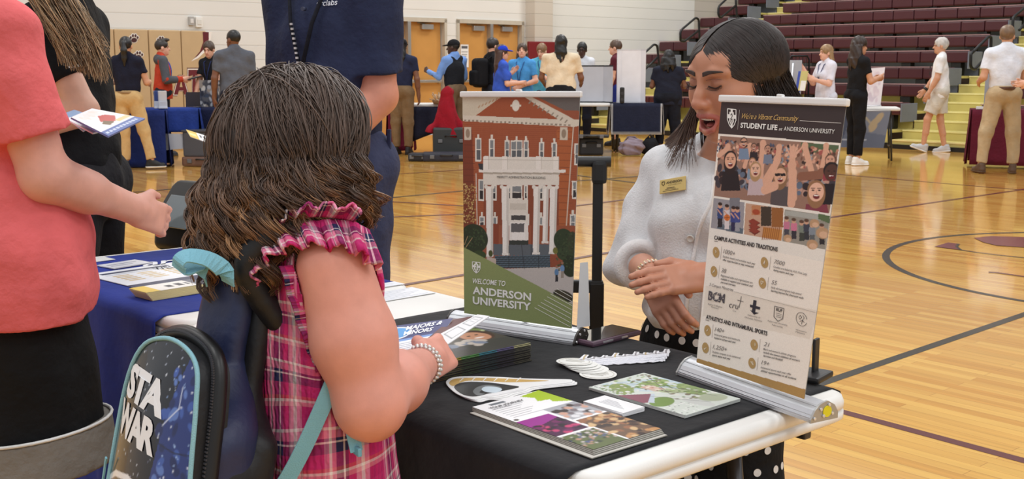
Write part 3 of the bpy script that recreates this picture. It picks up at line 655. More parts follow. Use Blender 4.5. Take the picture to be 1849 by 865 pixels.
    for sd, q in (('R', 1), ('L', -1)):
        j = J[sd]; Q = T.like(); Q.cap(j['sh'], j['el'], .060 * s * armr, .056 * s * armr, k=0)
        if sleeve > 1: Q.cap(j['el'], j['wr'], .052 * s, .042 * s, k=.02 * s); Q.cut(j['wr'], j['wr'] - j['el'])
        else: Q.cut(j['sh'] + (j['el'] - j['sh']) * sleeve, j['el'] - j['sh'])
        T.join(Q, .03 * s)
    T.D -= tbulk
    T.fold(.0035, 30, (crc(label) + 5) % 1000)
    sh = T.build(topname, CLOTH(), root, col=top)
    # --- hair
    hs = hair.split('+')
    if hs[0] != 'none':
        A = SDF(hc - V3(.2, .2, .62) * s, hc + V3(.2, .2, .2) * s, .0075); th = {'buzz': .004, 'short': .014, 'long': .016, 'pony': .009, 'curly': .03, 'dread': .014, 'quiff': .008, 'wavy': .018}[hs[0]]
        A.ell(Hd((0, -.014, .036)), np.array((.0755 + th * .6, .095 + th * .9, .086 + th)) * s, Rh, k=0)
        if hs[0] in ('short', 'quiff', 'buzz'): A.cut(Hd((0, .0, -.035)), Rh @ V3(0, .45, -1))
        if hs[0] == 'quiff': A.ell(Hd((0, .05, .118)), V3(.05, .06, .028) * s, Rh, k=.02 * s)
        A.ell(Hd((0, .125, -.02)), V3(.068, .075, .082) * s, Rh, k=.01 * s, op='s')
        for q in (1, -1): A.ell(Hd((q * .082, .015, -.02)), V3(.02, .022, .036) * s, Rh, k=.006, op='s') if hs[0] in ('short', 'quiff', 'buzz') else None
        if hs[0] == 'pony':
            A.cut(Hd((0, 0, -.05)), Rh @ V3(0, .5, -1)); A.ell(Hd((0, -.11, .04)), V3(.03, .03, .035) * s, Rh, k=.01); A.chain([Hd((0, -.125, .03)), Hd((.006, -.14, -.06)), Hd((.004, -.125, -.16)), Hd((0, -.12, -.26))], [.03 * s, .04 * s, .034 * s, .01 * s], k=.02)
        if hs[0] in ('long', 'wavy', 'curly', 'dread'):
            ln = {'long': .30, 'wavy': .30, 'curly': .16, 'dread': .26}[hs[0]]; ln = float(hs[1]) if len(hs) > 1 else ln; wd = {'long': .07, 'wavy': .085, 'curly': .1, 'dread': .06}[hs[0]]
            g = np.random.default_rng(4)
            for i in range(15):
                a = math.pi * (.02 + .96 * i / 14) + math.pi; ex, ey = math.cos(a) * wd, math.sin(a) * wd * .8 - .03
                t0 = Hd((ex * .95, ey, .0)); t1 = Hd((ex * 1.12, ey - .02, -ln * .55)); t2 = Hd((ex * 1.0 + g.normal() * .012, ey - .02 + g.normal() * .01, -ln - g.uniform(0, .05)))
                t1[2] = hc[2] - ln * .55 * s; t2[2] = hc[2] - (ln + g.uniform(-.02, .04)) * s
                A.chain([t0, t1, t2], [.026 * s, .024 * s, .01 * s], k=.012 * s)
            A.ell(Hd((0, .125, -.06)), V3(.056, .075, .1) * s, Rh, k=.01 * s, op='s')
        if hs[0] in ('curly', 'wavy', 'short', 'dread'): A.fold(.005 if hs[0] != 'short' else .002, 80, 3, (1, 1, .3))
        hl = lin(hcol)
        A.build('hair', HAIRM(), root, col=hcol, colf=lambda V, c: c * (1 + .22 * wob(V, 60, 2))[:, None])
    ctx = dict(bw=bw, root=root, s=s, U=U, L=Lw, Hd=Hd, hc=hc, Rh=Rh, J=J, Rt=Rt, body=body, shirt=sh, W=lambda p: rz(face) @ np.asarray(p, float) + V3(x, y, 0))
    if extra: extra(ctx)
    return ctx
# ================================================================ the people across the gym
def feet(px, py): p = at_z(px, py, 0); return p[0], p[1]
def bearing(px, d): p = at_y(px, 122, d); return p[0], p[1]
FR = lambda q, x=.5, y=1, z=.1: ((.2 * q, .12, -1), (-x * q, y, z))
def lanyard(c, badge=True, col=(60, 60, 80), zlow=1.12):
    U, m = c['U'], MB()
    for q in (1, -1): m.tube([c['W'](U(p)) for p in ((q * .062, -.03, 1.5), (q * .068, .09, 1.44), (q * .035, .135, 1.30), (0, .142, zlow))], .006, col, 6)
    o = m.build('lanyard', CLOTH(), c['root'], 'world')
    if badge:
        b = MB(); p = U((0, .148, zlow - .06)); b.box(p, (.07, .008, .1), (236, 236, 238), bev=.003); b.build('badge', PLASTIC(), o)
def cap(c, col, brim=(20, 20, 24)):
    s, Hd, Rh = c['s'], c['Hd'], c['Rh']; S = SDF(c['hc'] - .22, c['hc'] + .24, .007)
    S.ell(Hd((0, -.012, .045)), V3(.088, .106, .088) * s, Rh, k=0); S.cut(Hd((0, 0, .035)), Rh @ V3(0, -.1, -1)); o = S.build('cap', CLOTH(), c['root'], col=col)
    S = SDF(c['hc'] - .22, c['hc'] + .26, .006); S.ell(Hd((0, .105, .036)), V3(.072, .08, .012) * s, Rh @ rx(-.15), k=0); S.build('cap_brim', CLOTH(), o, col=brim)
def glasses(c):
    m = MB(); s = c['s']
    for q in (1, -1):
        t = np.linspace(0, 2 * math.pi, 13); m.tube([c['Hd']((q * .032 + .021 * math.cos(a), .098, .002 + .015 * math.sin(a))) for a in t], .003, (18, 18, 20), 6, False); m.tube([c['Hd']((q * .052, .096, .006)), c['Hd']((q * .078, .0, .004))], .003, (18, 18, 20), 6)
    m.tube([c['Hd']((-.012, .1, .004)), c['Hd']((.012, .1, .004))], .003, (18, 18, 20), 6); m.build('glasses', PLASTIC(), c['root'])
def held(name, label, cat, c, p, boxes, R=None, m=None):
    """something held in the hands: its own object at the place p given in the holder's frame"""
    w = c['W'](p); t = thing(name, label, cat, w, c['root'].rotation_euler[2])
    for nm, ctr, d, col, bev in boxes: MB().box(V3(*ctr) if R is None else R @ V3(*ctr), d, col, R, bev).build(nm, m or PLASTIC(), t)
    return t
R_ = math.radians
# ---- by the tan mats
c1 = person('woman with a black ponytail in navy polo and khaki pants, seen from behind', *feet(238, 306), 1.66, R_(4), 'tan', 'pony', (22, 20, 22), (26, 28, 46), (206, 172, 120), (26, 26, 28), (225, 222, 216), female=True,
            arms=dict(R=((.3, .1, -1), (-.1, 1, .0)), L=((-.3, .1, -1), (.1, 1, .0))), legs=dict(R=((.24, 0, -1), (.20, 0, -1), R_(-70)), L=((.02, 0, -1), (.02, 0, -1), R_(20))), tuck=True, belt=(150, 116, 74), pant=.05, collar=True, build_=1.02, sleeve=.55)
c2 = person('boy with a dark quiff in an orange and grey jacket over a blue shirt', *feet(300, 281), 1.68, R_(-68), 'light', 'quiff', (44, 34, 28), (192, 66, 42), (34, 36, 46), (60, 60, 64), (90, 88, 86), arms=dict(R=FR(1, .3, 1, .05), L=FR(-1, .3, 1, .05)), sleeve=1.2, collar=True, build_=1.02, topname='jacket')
def jacket_parts(c):
    s, U = c['s'], c['U']
    for sd, q in (('R', 1), ('L', -1)):
        j = c['J'][sd]; S = SDF(np.minimum(j['sh'], j['wr']) - .2, np.maximum(j['sh'], j['wr']) + .2, .01); S.cap(j['sh'] + V3(0, 0, .012), j['el'], .072 * s, .062 * s, k=0); S.cap(j['el'], j['el'] + (j['wr'] - j['el']) * .55, .06 * s, .054 * s, k=.02); S.build('jacket_sleeve', CLOTH(), c['root'], col=(84, 86, 92))
    S = SDF(U((-.2, -.2, 1.34)), U((.2, .2, 1.6)), .01); S.cap(U((-.12, -.03, 1.43)), U((.12, -.03, 1.43)), .075 * s, k=0); S.ell(U((0, -.05, 1.46)), V3(.11, .07, .07) * s, None, k=.04); S.cut(U((0, .02, 1.4)), (0, 1, 0)); S.build('hood', CLOTH(), c['root'], col=(80, 82, 88))
    S = SDF(U((-.1, .0, .84)), U((.1, .3, 1.5)), .01); S.ell(U((0, .03, 1.27)), V3(.06, .11, .19) * s, None, k=0); S.ell(U((0, .03, 1.08)), V3(.045, .1, .2) * s, None, k=.03); S.build('blue_shirt', CLOTH(), c['root'], col=(44, 74, 160))
jacket_parts(c2)
held('folder', 'black folder held open by the boy in the orange jacket', 'folder', c2, (.02, .44, 1.13), [('cover', (0, 0, 0), (.3, .22, .015), (24, 24, 30), .004), ('paper', (0, .0, .009), (.27, .2, .004), (60, 62, 70), 0)], rx(.25))
c3_ = person('man in a black polo with a lanyard badge behind the photo display board', *bearing(387, 16.8), 1.66, R_(150), 'light', 'short', (70, 52, 40), (24, 26, 32), (30, 30, 34), lean=.12, pitch=.1, yaw=.35, arms=dict(R=((.15, .2, -1), (0, .4, -1)), L=((-.15, .2, -1), (0, .4, -1))), collar=True)
lanyard(c3_, True, (44, 56, 104), 1.17)
c4 = person('man with short black hair in a grey polo, seen from behind near the mats', *bearing(424, 14.6), 1.75, R_(28), 'brown', 'buzz', (20, 18, 18), (92, 96, 106), (38, 40, 52), arms=dict(R=((.12, 0, -1), (0, .2, -1)), L=((-.22, .0, -1), (.0, .25, -1))), yaw=.5, build_=1.12, collar=True, sleeve=.7)
# ---- by the wooden doors
c5 = person('person in navy polo, brown khakis and black cap with long dark hair by the doors', *feet(727, 279), 1.70, R_(-12), 'brown', 'dread+.30', (18, 16, 18), (34, 40, 66), (124, 100, 72), (26, 24, 26), arms=dict(R=((.2, 0, -1), (.05, .15, -1))), build_=1.06, tuck=True, collar=True, sleeve=.6, pant=.05)
cap(c5, (20, 20, 24))
c6 = person('man in black vest, black cap and light blue shirt facing the wooden doors', *bearing(820, 18.1), 1.71, R_(42), 'dark', 'buzz', (20, 18, 18), (120, 158, 220), (116, 96, 74), arms=dict(R=((.15, .1, -1), (0, .6, -.6)), L=((-.25, .35, -1), (-.1, 1, .35), (1, 0, 0), .9)), sleeve=1.2, yaw=.55, collar=True, tuck=True, build_=1.05)
cap(c6, (22, 22, 26))
def vest(c):
    s, U = c['s'], c['U']; S = SDF(U((-.3, -.25, .9)), U((.3, .25, 1.56)), .01)
    S.ell(U((0, .004, 1.27)), V3(.165 * c['bw'], .135, .2) * s, None, k=0); S.ell(U((0, 0, 1.08)), V3(.152 * c['bw'], .135, .2) * s, None, k=.06); S.cap(U((-.1, -.01, 1.44)), U((.1, -.01, 1.44)), .068 * s, k=.04)
    S.cut(U((0, 0, .96)), (0, 0, -1)); S.build('vest', CLOTH(), c['root'], col=(26, 28, 34))
vest(c6)
c7 = person('young man in a black T-shirt carrying a black backpack near the door', *bearing(889, 18.2), 1.74, R_(-62), 'light', 'short', (40, 30, 26), (26, 26, 30), (40, 42, 52), yaw=.1, arms=dict(R=((.15, .1, -1), (0, .7, -.5)), L=((-.12, 0, -1), (0, .5, -1))))
def small_pack(c, label, col):
    t = thing('backpack', label, 'backpack', c['W'](c['U']((0, -.22, 1.2))), c['root'].rotation_euler[2]); S = SDF((-.2, -.15, -.28), (.2, .15, .28), .01); S.box((0, 0, 0), (.15, .1, .23), rad=.07, k=0); S.build('main_pocket', CLOTH(), t, col=col)
    S = SDF((-.2, -.2, -.28), (.2, .0, .1), .01); S.box((0, -.1, -.08), (.12, .05, .12), rad=.04, k=0); S.build('front_pocket', CLOTH(), t, col=col)
    for q in (1, -1):
        m = MB().tube([(q * .09, .08, .2), (q * .1, .16, .26), (q * .11, .30, .2), (q * .11, .335, .05), (q * .12, .28, -.1), (q * .11, .09, -.16)], .02, col, 8, True, .4); m.build('shoulder_strap', CLOTH(), t)
small_pack(c7, 'black backpack on the young man in a black T-shirt by the door', (22, 22, 26))
c8 = person('girl in a royal blue cap and blue T-shirt with long brown hair', *bearing(905, 16.6), 1.60, R_(-72), 'light', 'long+.34', (70, 46, 36), (58, 92, 196), (84, 96, 128), female=True, arms=dict(R=FR(1, .3, 1, .05), L=((-.2, .2, -1), (.1, 1, .9))), build_=1.04, sleeve=.85, hem=.8)
cap(c8, (34, 62, 196), (34, 62, 196))
c9 = person('long haired student in a sky blue T-shirt with crossed wrists and a lanyard', *bearing(943, 17.5), 1.64, R_(155), 'light', 'long+.2', (72, 54, 42), (76, 150, 212), (84, 130, 180), arms=dict(R=((.3, .15, -1), (-1, .7, -.1), (0, -1, 0)), L=((-.3, .15, -1), (1, .75, -.45), (0, -1, 0))), yaw=.35, pitch=-.18, sleeve=.72, hem=.78)
lanyard(c9, False, (52, 84, 140), 1.1)
MB().text('edu', .05, (235, 240, 244), rx(math.pi / 2) @ ry(0), V3(-.09, 0, 0), width=.07) if False else None
c10 = person('blond young man in a turquoise T-shirt looking down at his hands', *bearing(980, 18.4), 1.66, R_(170), 'light', 'short', (128, 96, 66), (92, 178, 206), (60, 70, 90), pitch=.3, yaw=-.25, arms=dict(R=FR(1, .5, 1, .2), L=FR(-1, .6, 1, .1)), sleeve=.7, hem=.8)
lanyard(c10, False, (36, 60, 120), 1.15)
c11 = person('person in a cream T-shirt with black locs, seen from behind', *bearing(1013, 16.4), 1.73, R_(-8), 'brown', 'dread+.22', (20, 17, 18), (226, 208, 180), (24, 24, 28), build_=1.22, sleeve=.72, arms=dict(R=((.26, .1, -1), (-.05, .9, -.3)), L=((-.26, .1, -1), (.05, .9, -.3))), hem=.99, collar=False)
c12 = person('young man with glasses and a white T-shirt standing behind the grey trifold board', *bearing(1051, 18.6), 1.68, R_(155), 'dark', 'short', (18, 16, 17), (214, 216, 222), (28, 30, 44), legs_seen=True, pitch=.1, yaw=.3, build_=.95)
glasses(c12)
c13 = person('boy in a maroon T-shirt and blue shorts standing between the trifold boards', *bearing(1112, 18.9), 1.72, R_(78), 'light', 'short', (84, 62, 48), (92, 34, 46), (40, 52, 130), pant=.5, arms=dict(L=((-.05, .1, -1), (0, .3, -1)), R=((.1, .1, -1), (0, .5, -1))), build_=.92)
c14 = person('woman all in navy black with a bob of black curls, seen from behind', *feet(1204, 275), 1.52, R_(-10), 'brown', 'curly+.2', (17, 16, 18), (30, 33, 48), (22, 24, 34), (24, 24, 28), (200, 200, 196), female=True, build_=1.34, arms=dict(R=((.25, .1, -1), (-.2, 1, .2)), L=((-.25, .1, -1), (.2, 1, .2))), sleeve=.6, hem=.82, vox=.012, legs=dict(R=((.1, 0, -1), (.05, 0, -1)), L=((-.08, 0, -1), (-.02, 0, -1))))
# ---- by the bleachers
c15 = person('dark haired person half hidden behind the grey board, hand raised to the face', *bearing(1412, 17.2), 1.52, R_(120), 'light', 'short', (44, 32, 28), (150, 110, 100), (40, 40, 46), pitch=.4, yaw=-.2, arms=dict(R=((.5, .5, -.5), (-.1, .2, 1)), L=((-.15, .1, -1), (0, .5, -1))))
c16 = person('blonde woman in a white polo holding brochures, facing the boards', *bearing(1492, 16.55), 1.60, R_(110), 'light', 'long+.2', (150, 118, 80), (224, 222, 232), (214, 214, 224), female=True, arms=dict(L=((-.1, .25, -1), (.15, 1, .25)), R=((.2, .3, -1), (0, .8, .9))), yaw=-.1, build_=1.04, sleeve=.8, hem=.72, collar=True)
lanyard(c16, False, (40, 46, 90), 1.2)
held('brochures', 'blue and yellow brochures held by the blonde woman in the white polo', 'brochures', c16, (-.02, .42, 1.08), [('cover', (.06, 0, 0), (.1, .02, .3), (60, 82, 176), .003), ('inner_sheet', (-.05, .012, .01), (.16, .015, .28), (206, 196, 128), .002), ('insert', (-.08, .024, -.06), (.12, .008, .14), (238, 238, 236), .002)], rx(.15))
c17 = person('woman with curly brown hair, black shirt and pants, arms crossed, white shoes', *feet(1541, 298), 1.67, R_(-74), 'tan', 'wavy+.3', (50, 36, 30), (22, 22, 26), (20, 20, 24), (236, 234, 230), (240, 240, 238), female=True, arms=dict(R=((.15, .3, -1), (-.55, 1, .25), (0, -1, 0)), L=((-.15, .3, -1), (.8, .9, .12), (0, -1, 0))), collar=True, tuck=True, build_=1.0, pant=.06, legs=dict(R=((.02, .02, -1), (0, -.03, -1)), L=((-.0, .06, -1), (0, -.03, -1))))
c18 = person('grey haired man in white T-shirt and shorts walking past the yellow stairs', *feet(1690, 275), 1.73, R_(68), 'tan', 'short', (196, 190, 184), (238, 236, 236), (208, 202, 190), (190, 192, 196), (232, 232, 232), build_=1.12, pant=.52, sleeve=.75, yaw=.15, hem=.84,
             arms=dict(L=((-.12, .12, -1), (-.0, .5, -1)), R=((.15, .3, -1), (-.15, .7, -1))), legs=dict(R=((.02, -.08, -1), (0, -.2, -1), 0, -.1), L=((-.02, .36, -1), (0, .10, -1), 0, .35)))
def tee_print(c):
    m = MB(); s, U = c['s'], c['U']; m.box(U((0, .145, 1.40)), (.16, .014, .012), (40, 40, 44)); m.box(U((0, .15, 1.31)), (.05, .014, .06), (50, 50, 54), bev=.01)
    for q in (1, -1): m.tube([U((q * .07, .146, 1.24)), U((0, .152, 1.19))], .006, (60, 60, 64), 6)
    m.build('shirt_print', CLOTH(), c['root']); m = MB(); w = c['J']['R']['wr']; d = unit(w - c['J']['R']['el']); m.cyl(w - d * .05, w - d * .01, .036, (24, 24, 26)); m.build('wristwatch', PLASTIC(), c['root'])
tee_print(c18)
c19 = person('man in a white polo and khaki pants with brown belt, seen from behind', *feet(1803, 313), 1.78, R_(-6), 'tan', 'short', (120, 94, 70), (226, 230, 240), (188, 166, 132), (90, 66, 48), build_=1.08, tuck=True, belt=(92, 58, 38), yaw=-.5, collar=True, sleeve=.66, pant=.05, legs=dict(R=((.12, 0, -1), (.04, 0, -1), R_(-12)), L=((-.2, .0, -1), (-.1, 0, -1), R_(12))), arms=dict(R=((.2, .15, -1), (-.1, 1, .2)), L=((-.2, -.05, -1), (.1, 1, -.2))))
c20 = person('person in black at the edge of the picture, facing the man in khakis', *bearing(1900, 13.2), 1.72, R_(75), 'light', 'short', (150, 84, 66), (40, 26, 34), (24, 24, 28), arms=dict(R=FR(1, .2, 1, -.1), L=FR(-1, .2, 1, -.1)), legs_seen=True)
# ================================================================ tables, boards and bags of the other stalls
TABW = mat('table_plastic', None, .5, var=.03, bump=.08, bscale=300, bdist=.002)
def folding_table(name, label, loc, rot, L, Wd, group=None, top=(232, 230, 226)):
    t = thing(name, label, 'table', loc, rot, group); S_ = .74
    MB().box((0, 0, S_ - .022), (L, Wd, .044), top, bev=.02).build('tabletop', TABW, t)
    for q in (1, -1):
        m = MB()
        for y in (-Wd * .36, Wd * .36): m.tube([(q * L * .38, y, S_ - .04), (q * L * .40, y, .35), (q * L * .42, y * 1.05, .01)], .014, (60, 62, 66))
        m.tube([(q * L * .40, -Wd * .36, .2), (q * L * .40, Wd * .36, .2)], .011, (60, 62, 66)); m.build('leg', METALC(), t)
    return t
def drape(name, label, loc, rot, L, Wd, drop, col, z=.742, group=None, wav=.012, m=None, sides=(1, 1, 1, 1), hem=None, seed=0):
    """cloth over a table: flat top and hanging sides with soft folds; drop = hang length"""
    t = thing(name, label, 'tablecloth', loc, rot, group); n = 26; rows = 9; V = []; F = []; C = []
    g = np.random.default_rng(seed); ph = g.uniform(0, 6, 4)
    def side(a, b, out, on):
        if not on: return
        L_ = np.linalg.norm(np.subtract(b, a)); n = max(8, int(L_ / .03)); base = len(V)
        for r in range(rows + 1):
            f = r / rows
            for i in range(n + 1):
                u = i / n; p = np.array(a) * (1 - u) + np.array(b) * u; w = wav * f * (math.sin(u * L_ * 24 + ph[0]) + .6 * math.sin(u * L_ * 41 + ph[1])) + .012 + .03 * f
                V.append((p[0] + out[0] * w, p[1] + out[1] * w, z - drop * f + (.004 if r == 0 else 0)))
                C.append(lin(hem if (hem is not None and (f > .9 or u < .03 or u > .97)) else col))
        for r in range(rows):
            for i in range(n): k = base + r * (n + 1) + i; F.append((k, k + n + 1, k + n + 2, k + 1))
    x, y = L / 2, Wd / 2
    side((-x, -y), (x, -y), (0, -1), sides[0]); side((x, -y), (x, y), (1, 0), sides[1]); side((x, y), (-x, y), (0, 1), sides[2]); side((-x, y), (-x, -y), (-1, 0), sides[3])
    b = len(V); V += [(-x - .012, -y - .012, z + .004), (x + .012, -y - .012, z + .004), (x + .012, y + .012, z + .004), (-x - .012, y + .012, z + .004)]; C += [lin(col)] * 4; F.append((b, b + 1, b + 2, b + 3))
    o = make('cloth', V, F, m or CLOTH(), t, True, np.array(C)); sd = o.modifiers.new('thick', 'SOLIDIFY'); sd.thickness = .003
    return t
def trifold(name, label, x, y, rot, w, h, col, edge, base_z=.745, wing=.55):
    t = thing(name, label, 'display board', (x, y, base_z), rot)
    for nm, x0, x1, ang in (('centre_panel', -w / 2, w / 2, 0), ('side_panel', w / 2, w / 2 + wing * w, -.75), ('side_panel', -w / 2 - wing * w, -w / 2, .75)):
        piv = V3(w / 2 if x0 > 0 else -w / 2, 0, 0) if ang else V3(0, 0, 0); R = rz(ang); m = MB(); c = V3((x0 + x1) / 2, 0, h / 2) - piv
        m.box(R @ c + piv, (x1 - x0 - .006, .02, h), col, R, .004); p = m.build(nm, PLASTIC(), t)
        MB().box(R @ (c + V3(0, 0, h / 2)) + piv, (x1 - x0, .024, .02), edge, R).box(R @ (c - V3(0, 0, h / 2 - .01)) + piv, (x1 - x0, .024, .02), edge, R).build('edge_strip', PLASTIC(), p)
    return t
def case(name, label, loc, rot, d, col, trim=(120, 122, 126), lid=0.0, cat='case'):
    t = thing(name, label, cat, loc, rot); w, l, h = d
    MB().box((0, 0, h / 2), d, col, bev=min(.03, h * .3)).build('body', PLASTIC(), t)
    for q in (-.3, .3): MB().box((w * q, -l / 2 - .006, h * .55), (.06, .018, .05), trim, bev=.004).build('latch', METALC(), t)
    MB().tube([(-.08, -l / 2 - .005, h * .7), (-.07, -l / 2 - .035, h * .74), (.07, -l / 2 - .035, h * .74), (.08, -l / 2 - .005, h * .7)], .01, (30, 30, 32)).build('handle', PLASTIC(), t)
    if lid: MB().box((0, l / 2 - .02, h + lid / 2), (w, .06, lid), col, rx(-.25), bev=.02).build('lid', PLASTIC(), t)
    return t
B2 = lambda px, d: bearing(px, d)
# -- blue stall by the mats
x, y = B2(303, 15.3); folding_table('folding_table', 'folding table under the bright blue cloth near the tan mats', (x, y, 0), R_(12), .74, .6)
drape('tablecloth', 'bright blue cloth on the table in front of the boy in the orange jacket', (x, y, 0), R_(12), .78, .64, .30, (38, 62, 140), seed=1)
x2, y2 = B2(252, 14.9); drape('tablecloth', 'long dark blue cloth hanging to the floor behind the khaki legs', (x2, y2, 0), R_(12), .62, .5, .72, (28, 44, 104), z=.73, seed=2)
t = thing('banner', 'pale sagging table banner below the bright blue cloth', 'banner', (*B2(308, 14.85), 0), R_(12)); MB().add([(-.28, 0, .43), (.34, 0, .42), (.36, .0, .28), (.1, .0, .23), (-.26, .0, .2)], [(0, 1, 2, 3, 4)], (176, 184, 198)).add([(-.28, .01, .43), (.34, .01, .42), (.36, .01, .28), (.1, .01, .23), (-.26, .01, .2)], [(4, 3, 2, 1, 0)], (176, 184, 198)).build('sheet', PRINT(), t)
for px, d, lab in ((283, 15.05, 'blue and white leaflet holder standing on the bright blue cloth'), (291, 15.0, 'white leaflet holder beside the blue one on the bright blue cloth')):
    x, y = B2(px, d); t = thing('leaflet_holder', lab, 'leaflet holder', (x, y, .748), R_(20)); MB().box((0, 0, .01), (.11, .1, .02), (210, 214, 224), bev=.004).box((0, .03, .12), (.11, .012, .22), (222, 226, 234), rx(.15), .003).box((0, -.03, .05), (.11, .01, .09), (206, 212, 224), bev=.003).build('stand', PLASTIC(), t)
    MB().box((0, .012, .13), (.095, .02, .2), (58, 84, 150) if px == 283 else (228, 230, 236), rx(.15), .003).build('leaflet', PRINT(), t)
# -- navy stall beside it
x, y = B2(386, 15.75); folding_table('folding_table', 'white folding table half covered by navy cloth near the last mat', (x, y, 0), R_(-6), .72, .6)
x, y = B2(400, 15.7); drape('tablecloth', 'navy cloth over the white table under the photo display board', (x, y, 0), R_(-6), .62, .66, .36, (30, 36, 66), seed=3)
x, y = B2(383, 15.6); t = thing('photo_display_board', 'display board covered with photos standing on the navy cloth', 'display board', (x, y, .75), R_(-6))
p_ = Paint(60, 46, (70, 72, 80)); p_.speck(0, 0, 60, 46, 130, [(40, 44, 60), (170, 172, 178), (110, 112, 122), (90, 90, 96), (200, 196, 190), (60, 70, 90), (150, 140, 132)], (2, 5), 4); p_.rect(24, 22, 34, 46, (24, 26, 30))
p_.sheet('photo_panel', [(-.19, .0, .36), (.25, 0, .36), (.25, 0, 0), (-.19, 0, 0)], PRINT(), t); MB().box((.03, .014, .18), (.44, .02, .36), (40, 42, 48)).build('backing', PLASTIC(), t)
p_ = Paint(30, 30, (70, 40, 44)); p_.speck(0, 0, 30, 30, 60, [(190, 90, 96), (60, 40, 50), (220, 170, 160), (30, 30, 40)], (2, 4), 5); p_.sheet('side_photos', [(-.36, -.08, .2), (-.19, 0, .2), (-.19, 0, 0), (-.36, -.08, 0)], PRINT(), t); MB().box((-.275, -.03, .1), (.185, .02, .2), (50, 42, 48), rz(.44)).build('side_wing', PLASTIC(), t)
x, y = B2(368, 15.0); t = thing('storage_bin', 'dark grey storage bin on the floor under the navy cloth table', 'bin', (x, y, .13), R_(-5)); MB().box((0, 0, .16), (.52, .36, .32), (82, 84, 92), bev=.02).build('body', PLASTIC(), t); MB().box((0, 0, .33), (.55, .39, .03), (64, 66, 74), bev=.01).build('lid', PLASTIC(), t)
case('box', 'low brown box on the floor beneath the dark grey bin', (x, y - .0, 0), R_(-5), (.56, .4, .13), (120, 88, 72), cat='box')
# -- stall by the wooden doors
x, y = B2(758, 17.5); folding_table('folding_table', 'white folding table by the doors with maroon cloth on one end', (x, y, 0), R_(4), .98, .6)
x, y = B2(722, 17.45); drape('tablecloth', 'maroon cloth hanging to the floor at the table by the doors', (x, y, 0), R_(4), .36, .64, .70, (110, 28, 52), seed=5)
x, y = B2(775, 17.16); t = thing('navy_cloth', 'dark navy cloth draped below the white table by the doors', 'cloth', (x, y, 0), R_(4)); g = MB(); V = []; n = 14
for r in range(7):
    for i in range(n + 1): u = i / n; V.append((-.26 + .52 * u, -.02 * math.sin(u * 14) - .02 * (r / 6), .70 - r / 6 * (.52 - .2 * u)))
g.add(V, [(r * (n + 1) + i, (r + 1) * (n + 1) + i, (r + 1) * (n + 1) + i + 1, r * (n + 1) + i + 1) for r in range(6) for i in range(n)], (28, 30, 48), True); o = g.build('cloth', CLOTH(), t); o.modifiers.new('thick', 'SOLIDIFY').thickness = .006
x, y = B2(789, 17.2); t = thing('dried_flowers', 'small arrangement of dried flowers on the white table by the doors', 'flowers', (x, y, .742), 0); m = MB(); g = np.random.default_rng(3)
for i in range(26): a, r, h = g.uniform(0, 6.28), g.uniform(.03, .13), g.uniform(.05, .17); m.tube([(0, 0, .02), (math.cos(a) * r * .6, math.sin(a) * r * .6, h * .7), (math.cos(a) * r, math.sin(a) * r, h)], [.003, .003, .011], (196, 168, 140), 5)
m.build('stems', CLOTH(), t); MB().lathe([(.0, 0), (.06, 0), (.08, .05), (.07, .06), (0, .06)], (150, 120, 92), 16).build('basket', CLOTH(), t)
x, y = B2(803, 16.3); t = thing('red_cloth', 'bright red cloth draped over a tall narrow stand above the black cases', 'cloth', (x, y, .32), R_(5))
S = SDF((-.42, -.35, -.02), (.45, .35, .75), .012); S.cap((.03, 0, .60), (.06, 0, .63), .075, .07, k=0); S.cap((.04, 0, .58), (.04, 0, .0), .09, .21, k=.05); S.cap((-.1, -.05, .25), (-.24, -.1, .0), .05, .07, k=.06); S.cap((.1, -.05, .3), (.25, -.02, .06), .05, .06, k=.06); S.fold(.012, 26, 8, (1, 1, .25)); S.cut((0, 0, .0), (-.2, 0, -1)); S.build('cloth', CLOTH(), t, col=(142, 16, 34))
case('speaker_case', 'tall black case standing under the red cloth', (x + .07, y + .02, .02), R_(5), (.5, .42, .42), (44, 48, 50)).children[0]
case('instrument_case', 'flat black case lying open on the floor before the red cloth', (*B2(805, 15.75), 0), R_(3), (.66, .3, .12), (36, 38, 52))
case('small_case', 'small flat black case beside the open one on the floor by the doors', (*B2(755, 15.75), 0), R_(-4), (.28, .26, .11), (30, 31, 40))
# -- grey and white trifold stall
x, y = B2(1060, 17.6); folding_table('folding_table', 'white topped folding table under the grey trifold board', (x, y, 0), R_(-2), 1.0, .6)
x, y = B2(1148, 17.5); folding_table('folding_table', 'folding table under the navy cloth with white border', (x, y, 0), R_(-2), .66, .5)
drape('tablecloth', 'navy tablecloth with a white border under the white trifold board', (x, y, 0), R_(-2), .76, .64, .46, (32, 36, 56), hem=(214, 212, 210), seed=6, wav=.006)
x, y = B2(1069, 17.6); trifold('trifold_board', 'light grey trifold board with black edges on the white topped table', x, y, R_(-8), .36, .56, (188, 190, 198), (40, 42, 46))
x, y = B2(1140, 17.5); trifold('trifold_board', 'tall white trifold board on the navy cloth with white border', x, y, R_(-6), .30, .80, (232, 232, 238), (206, 206, 212), wing=.3)
x, y = B2(1124, 17.2); t = thing('speaker', 'small black speaker standing on the navy cloth before the white board', 'speaker', (x, y, .748), 0); MB().box((0, 0, .12), (.07, .07, .24), (22, 22, 24), bev=.02).build('cabinet', PLASTIC(), t); MB().cyl((0, -.036, .06), (0, -.04, .06), .024, (50, 50, 54)).cyl((0, -.036, .15), (0, -.04, .15), .024, (50, 50, 54)).build('driver', PLASTIC(), t)
case('rolling_case', 'black wheeled case on the floor under the grey trifold table', (*B2(1068, 16.9), .0), R_(0), (.36, .3, .26), (34, 34, 38))
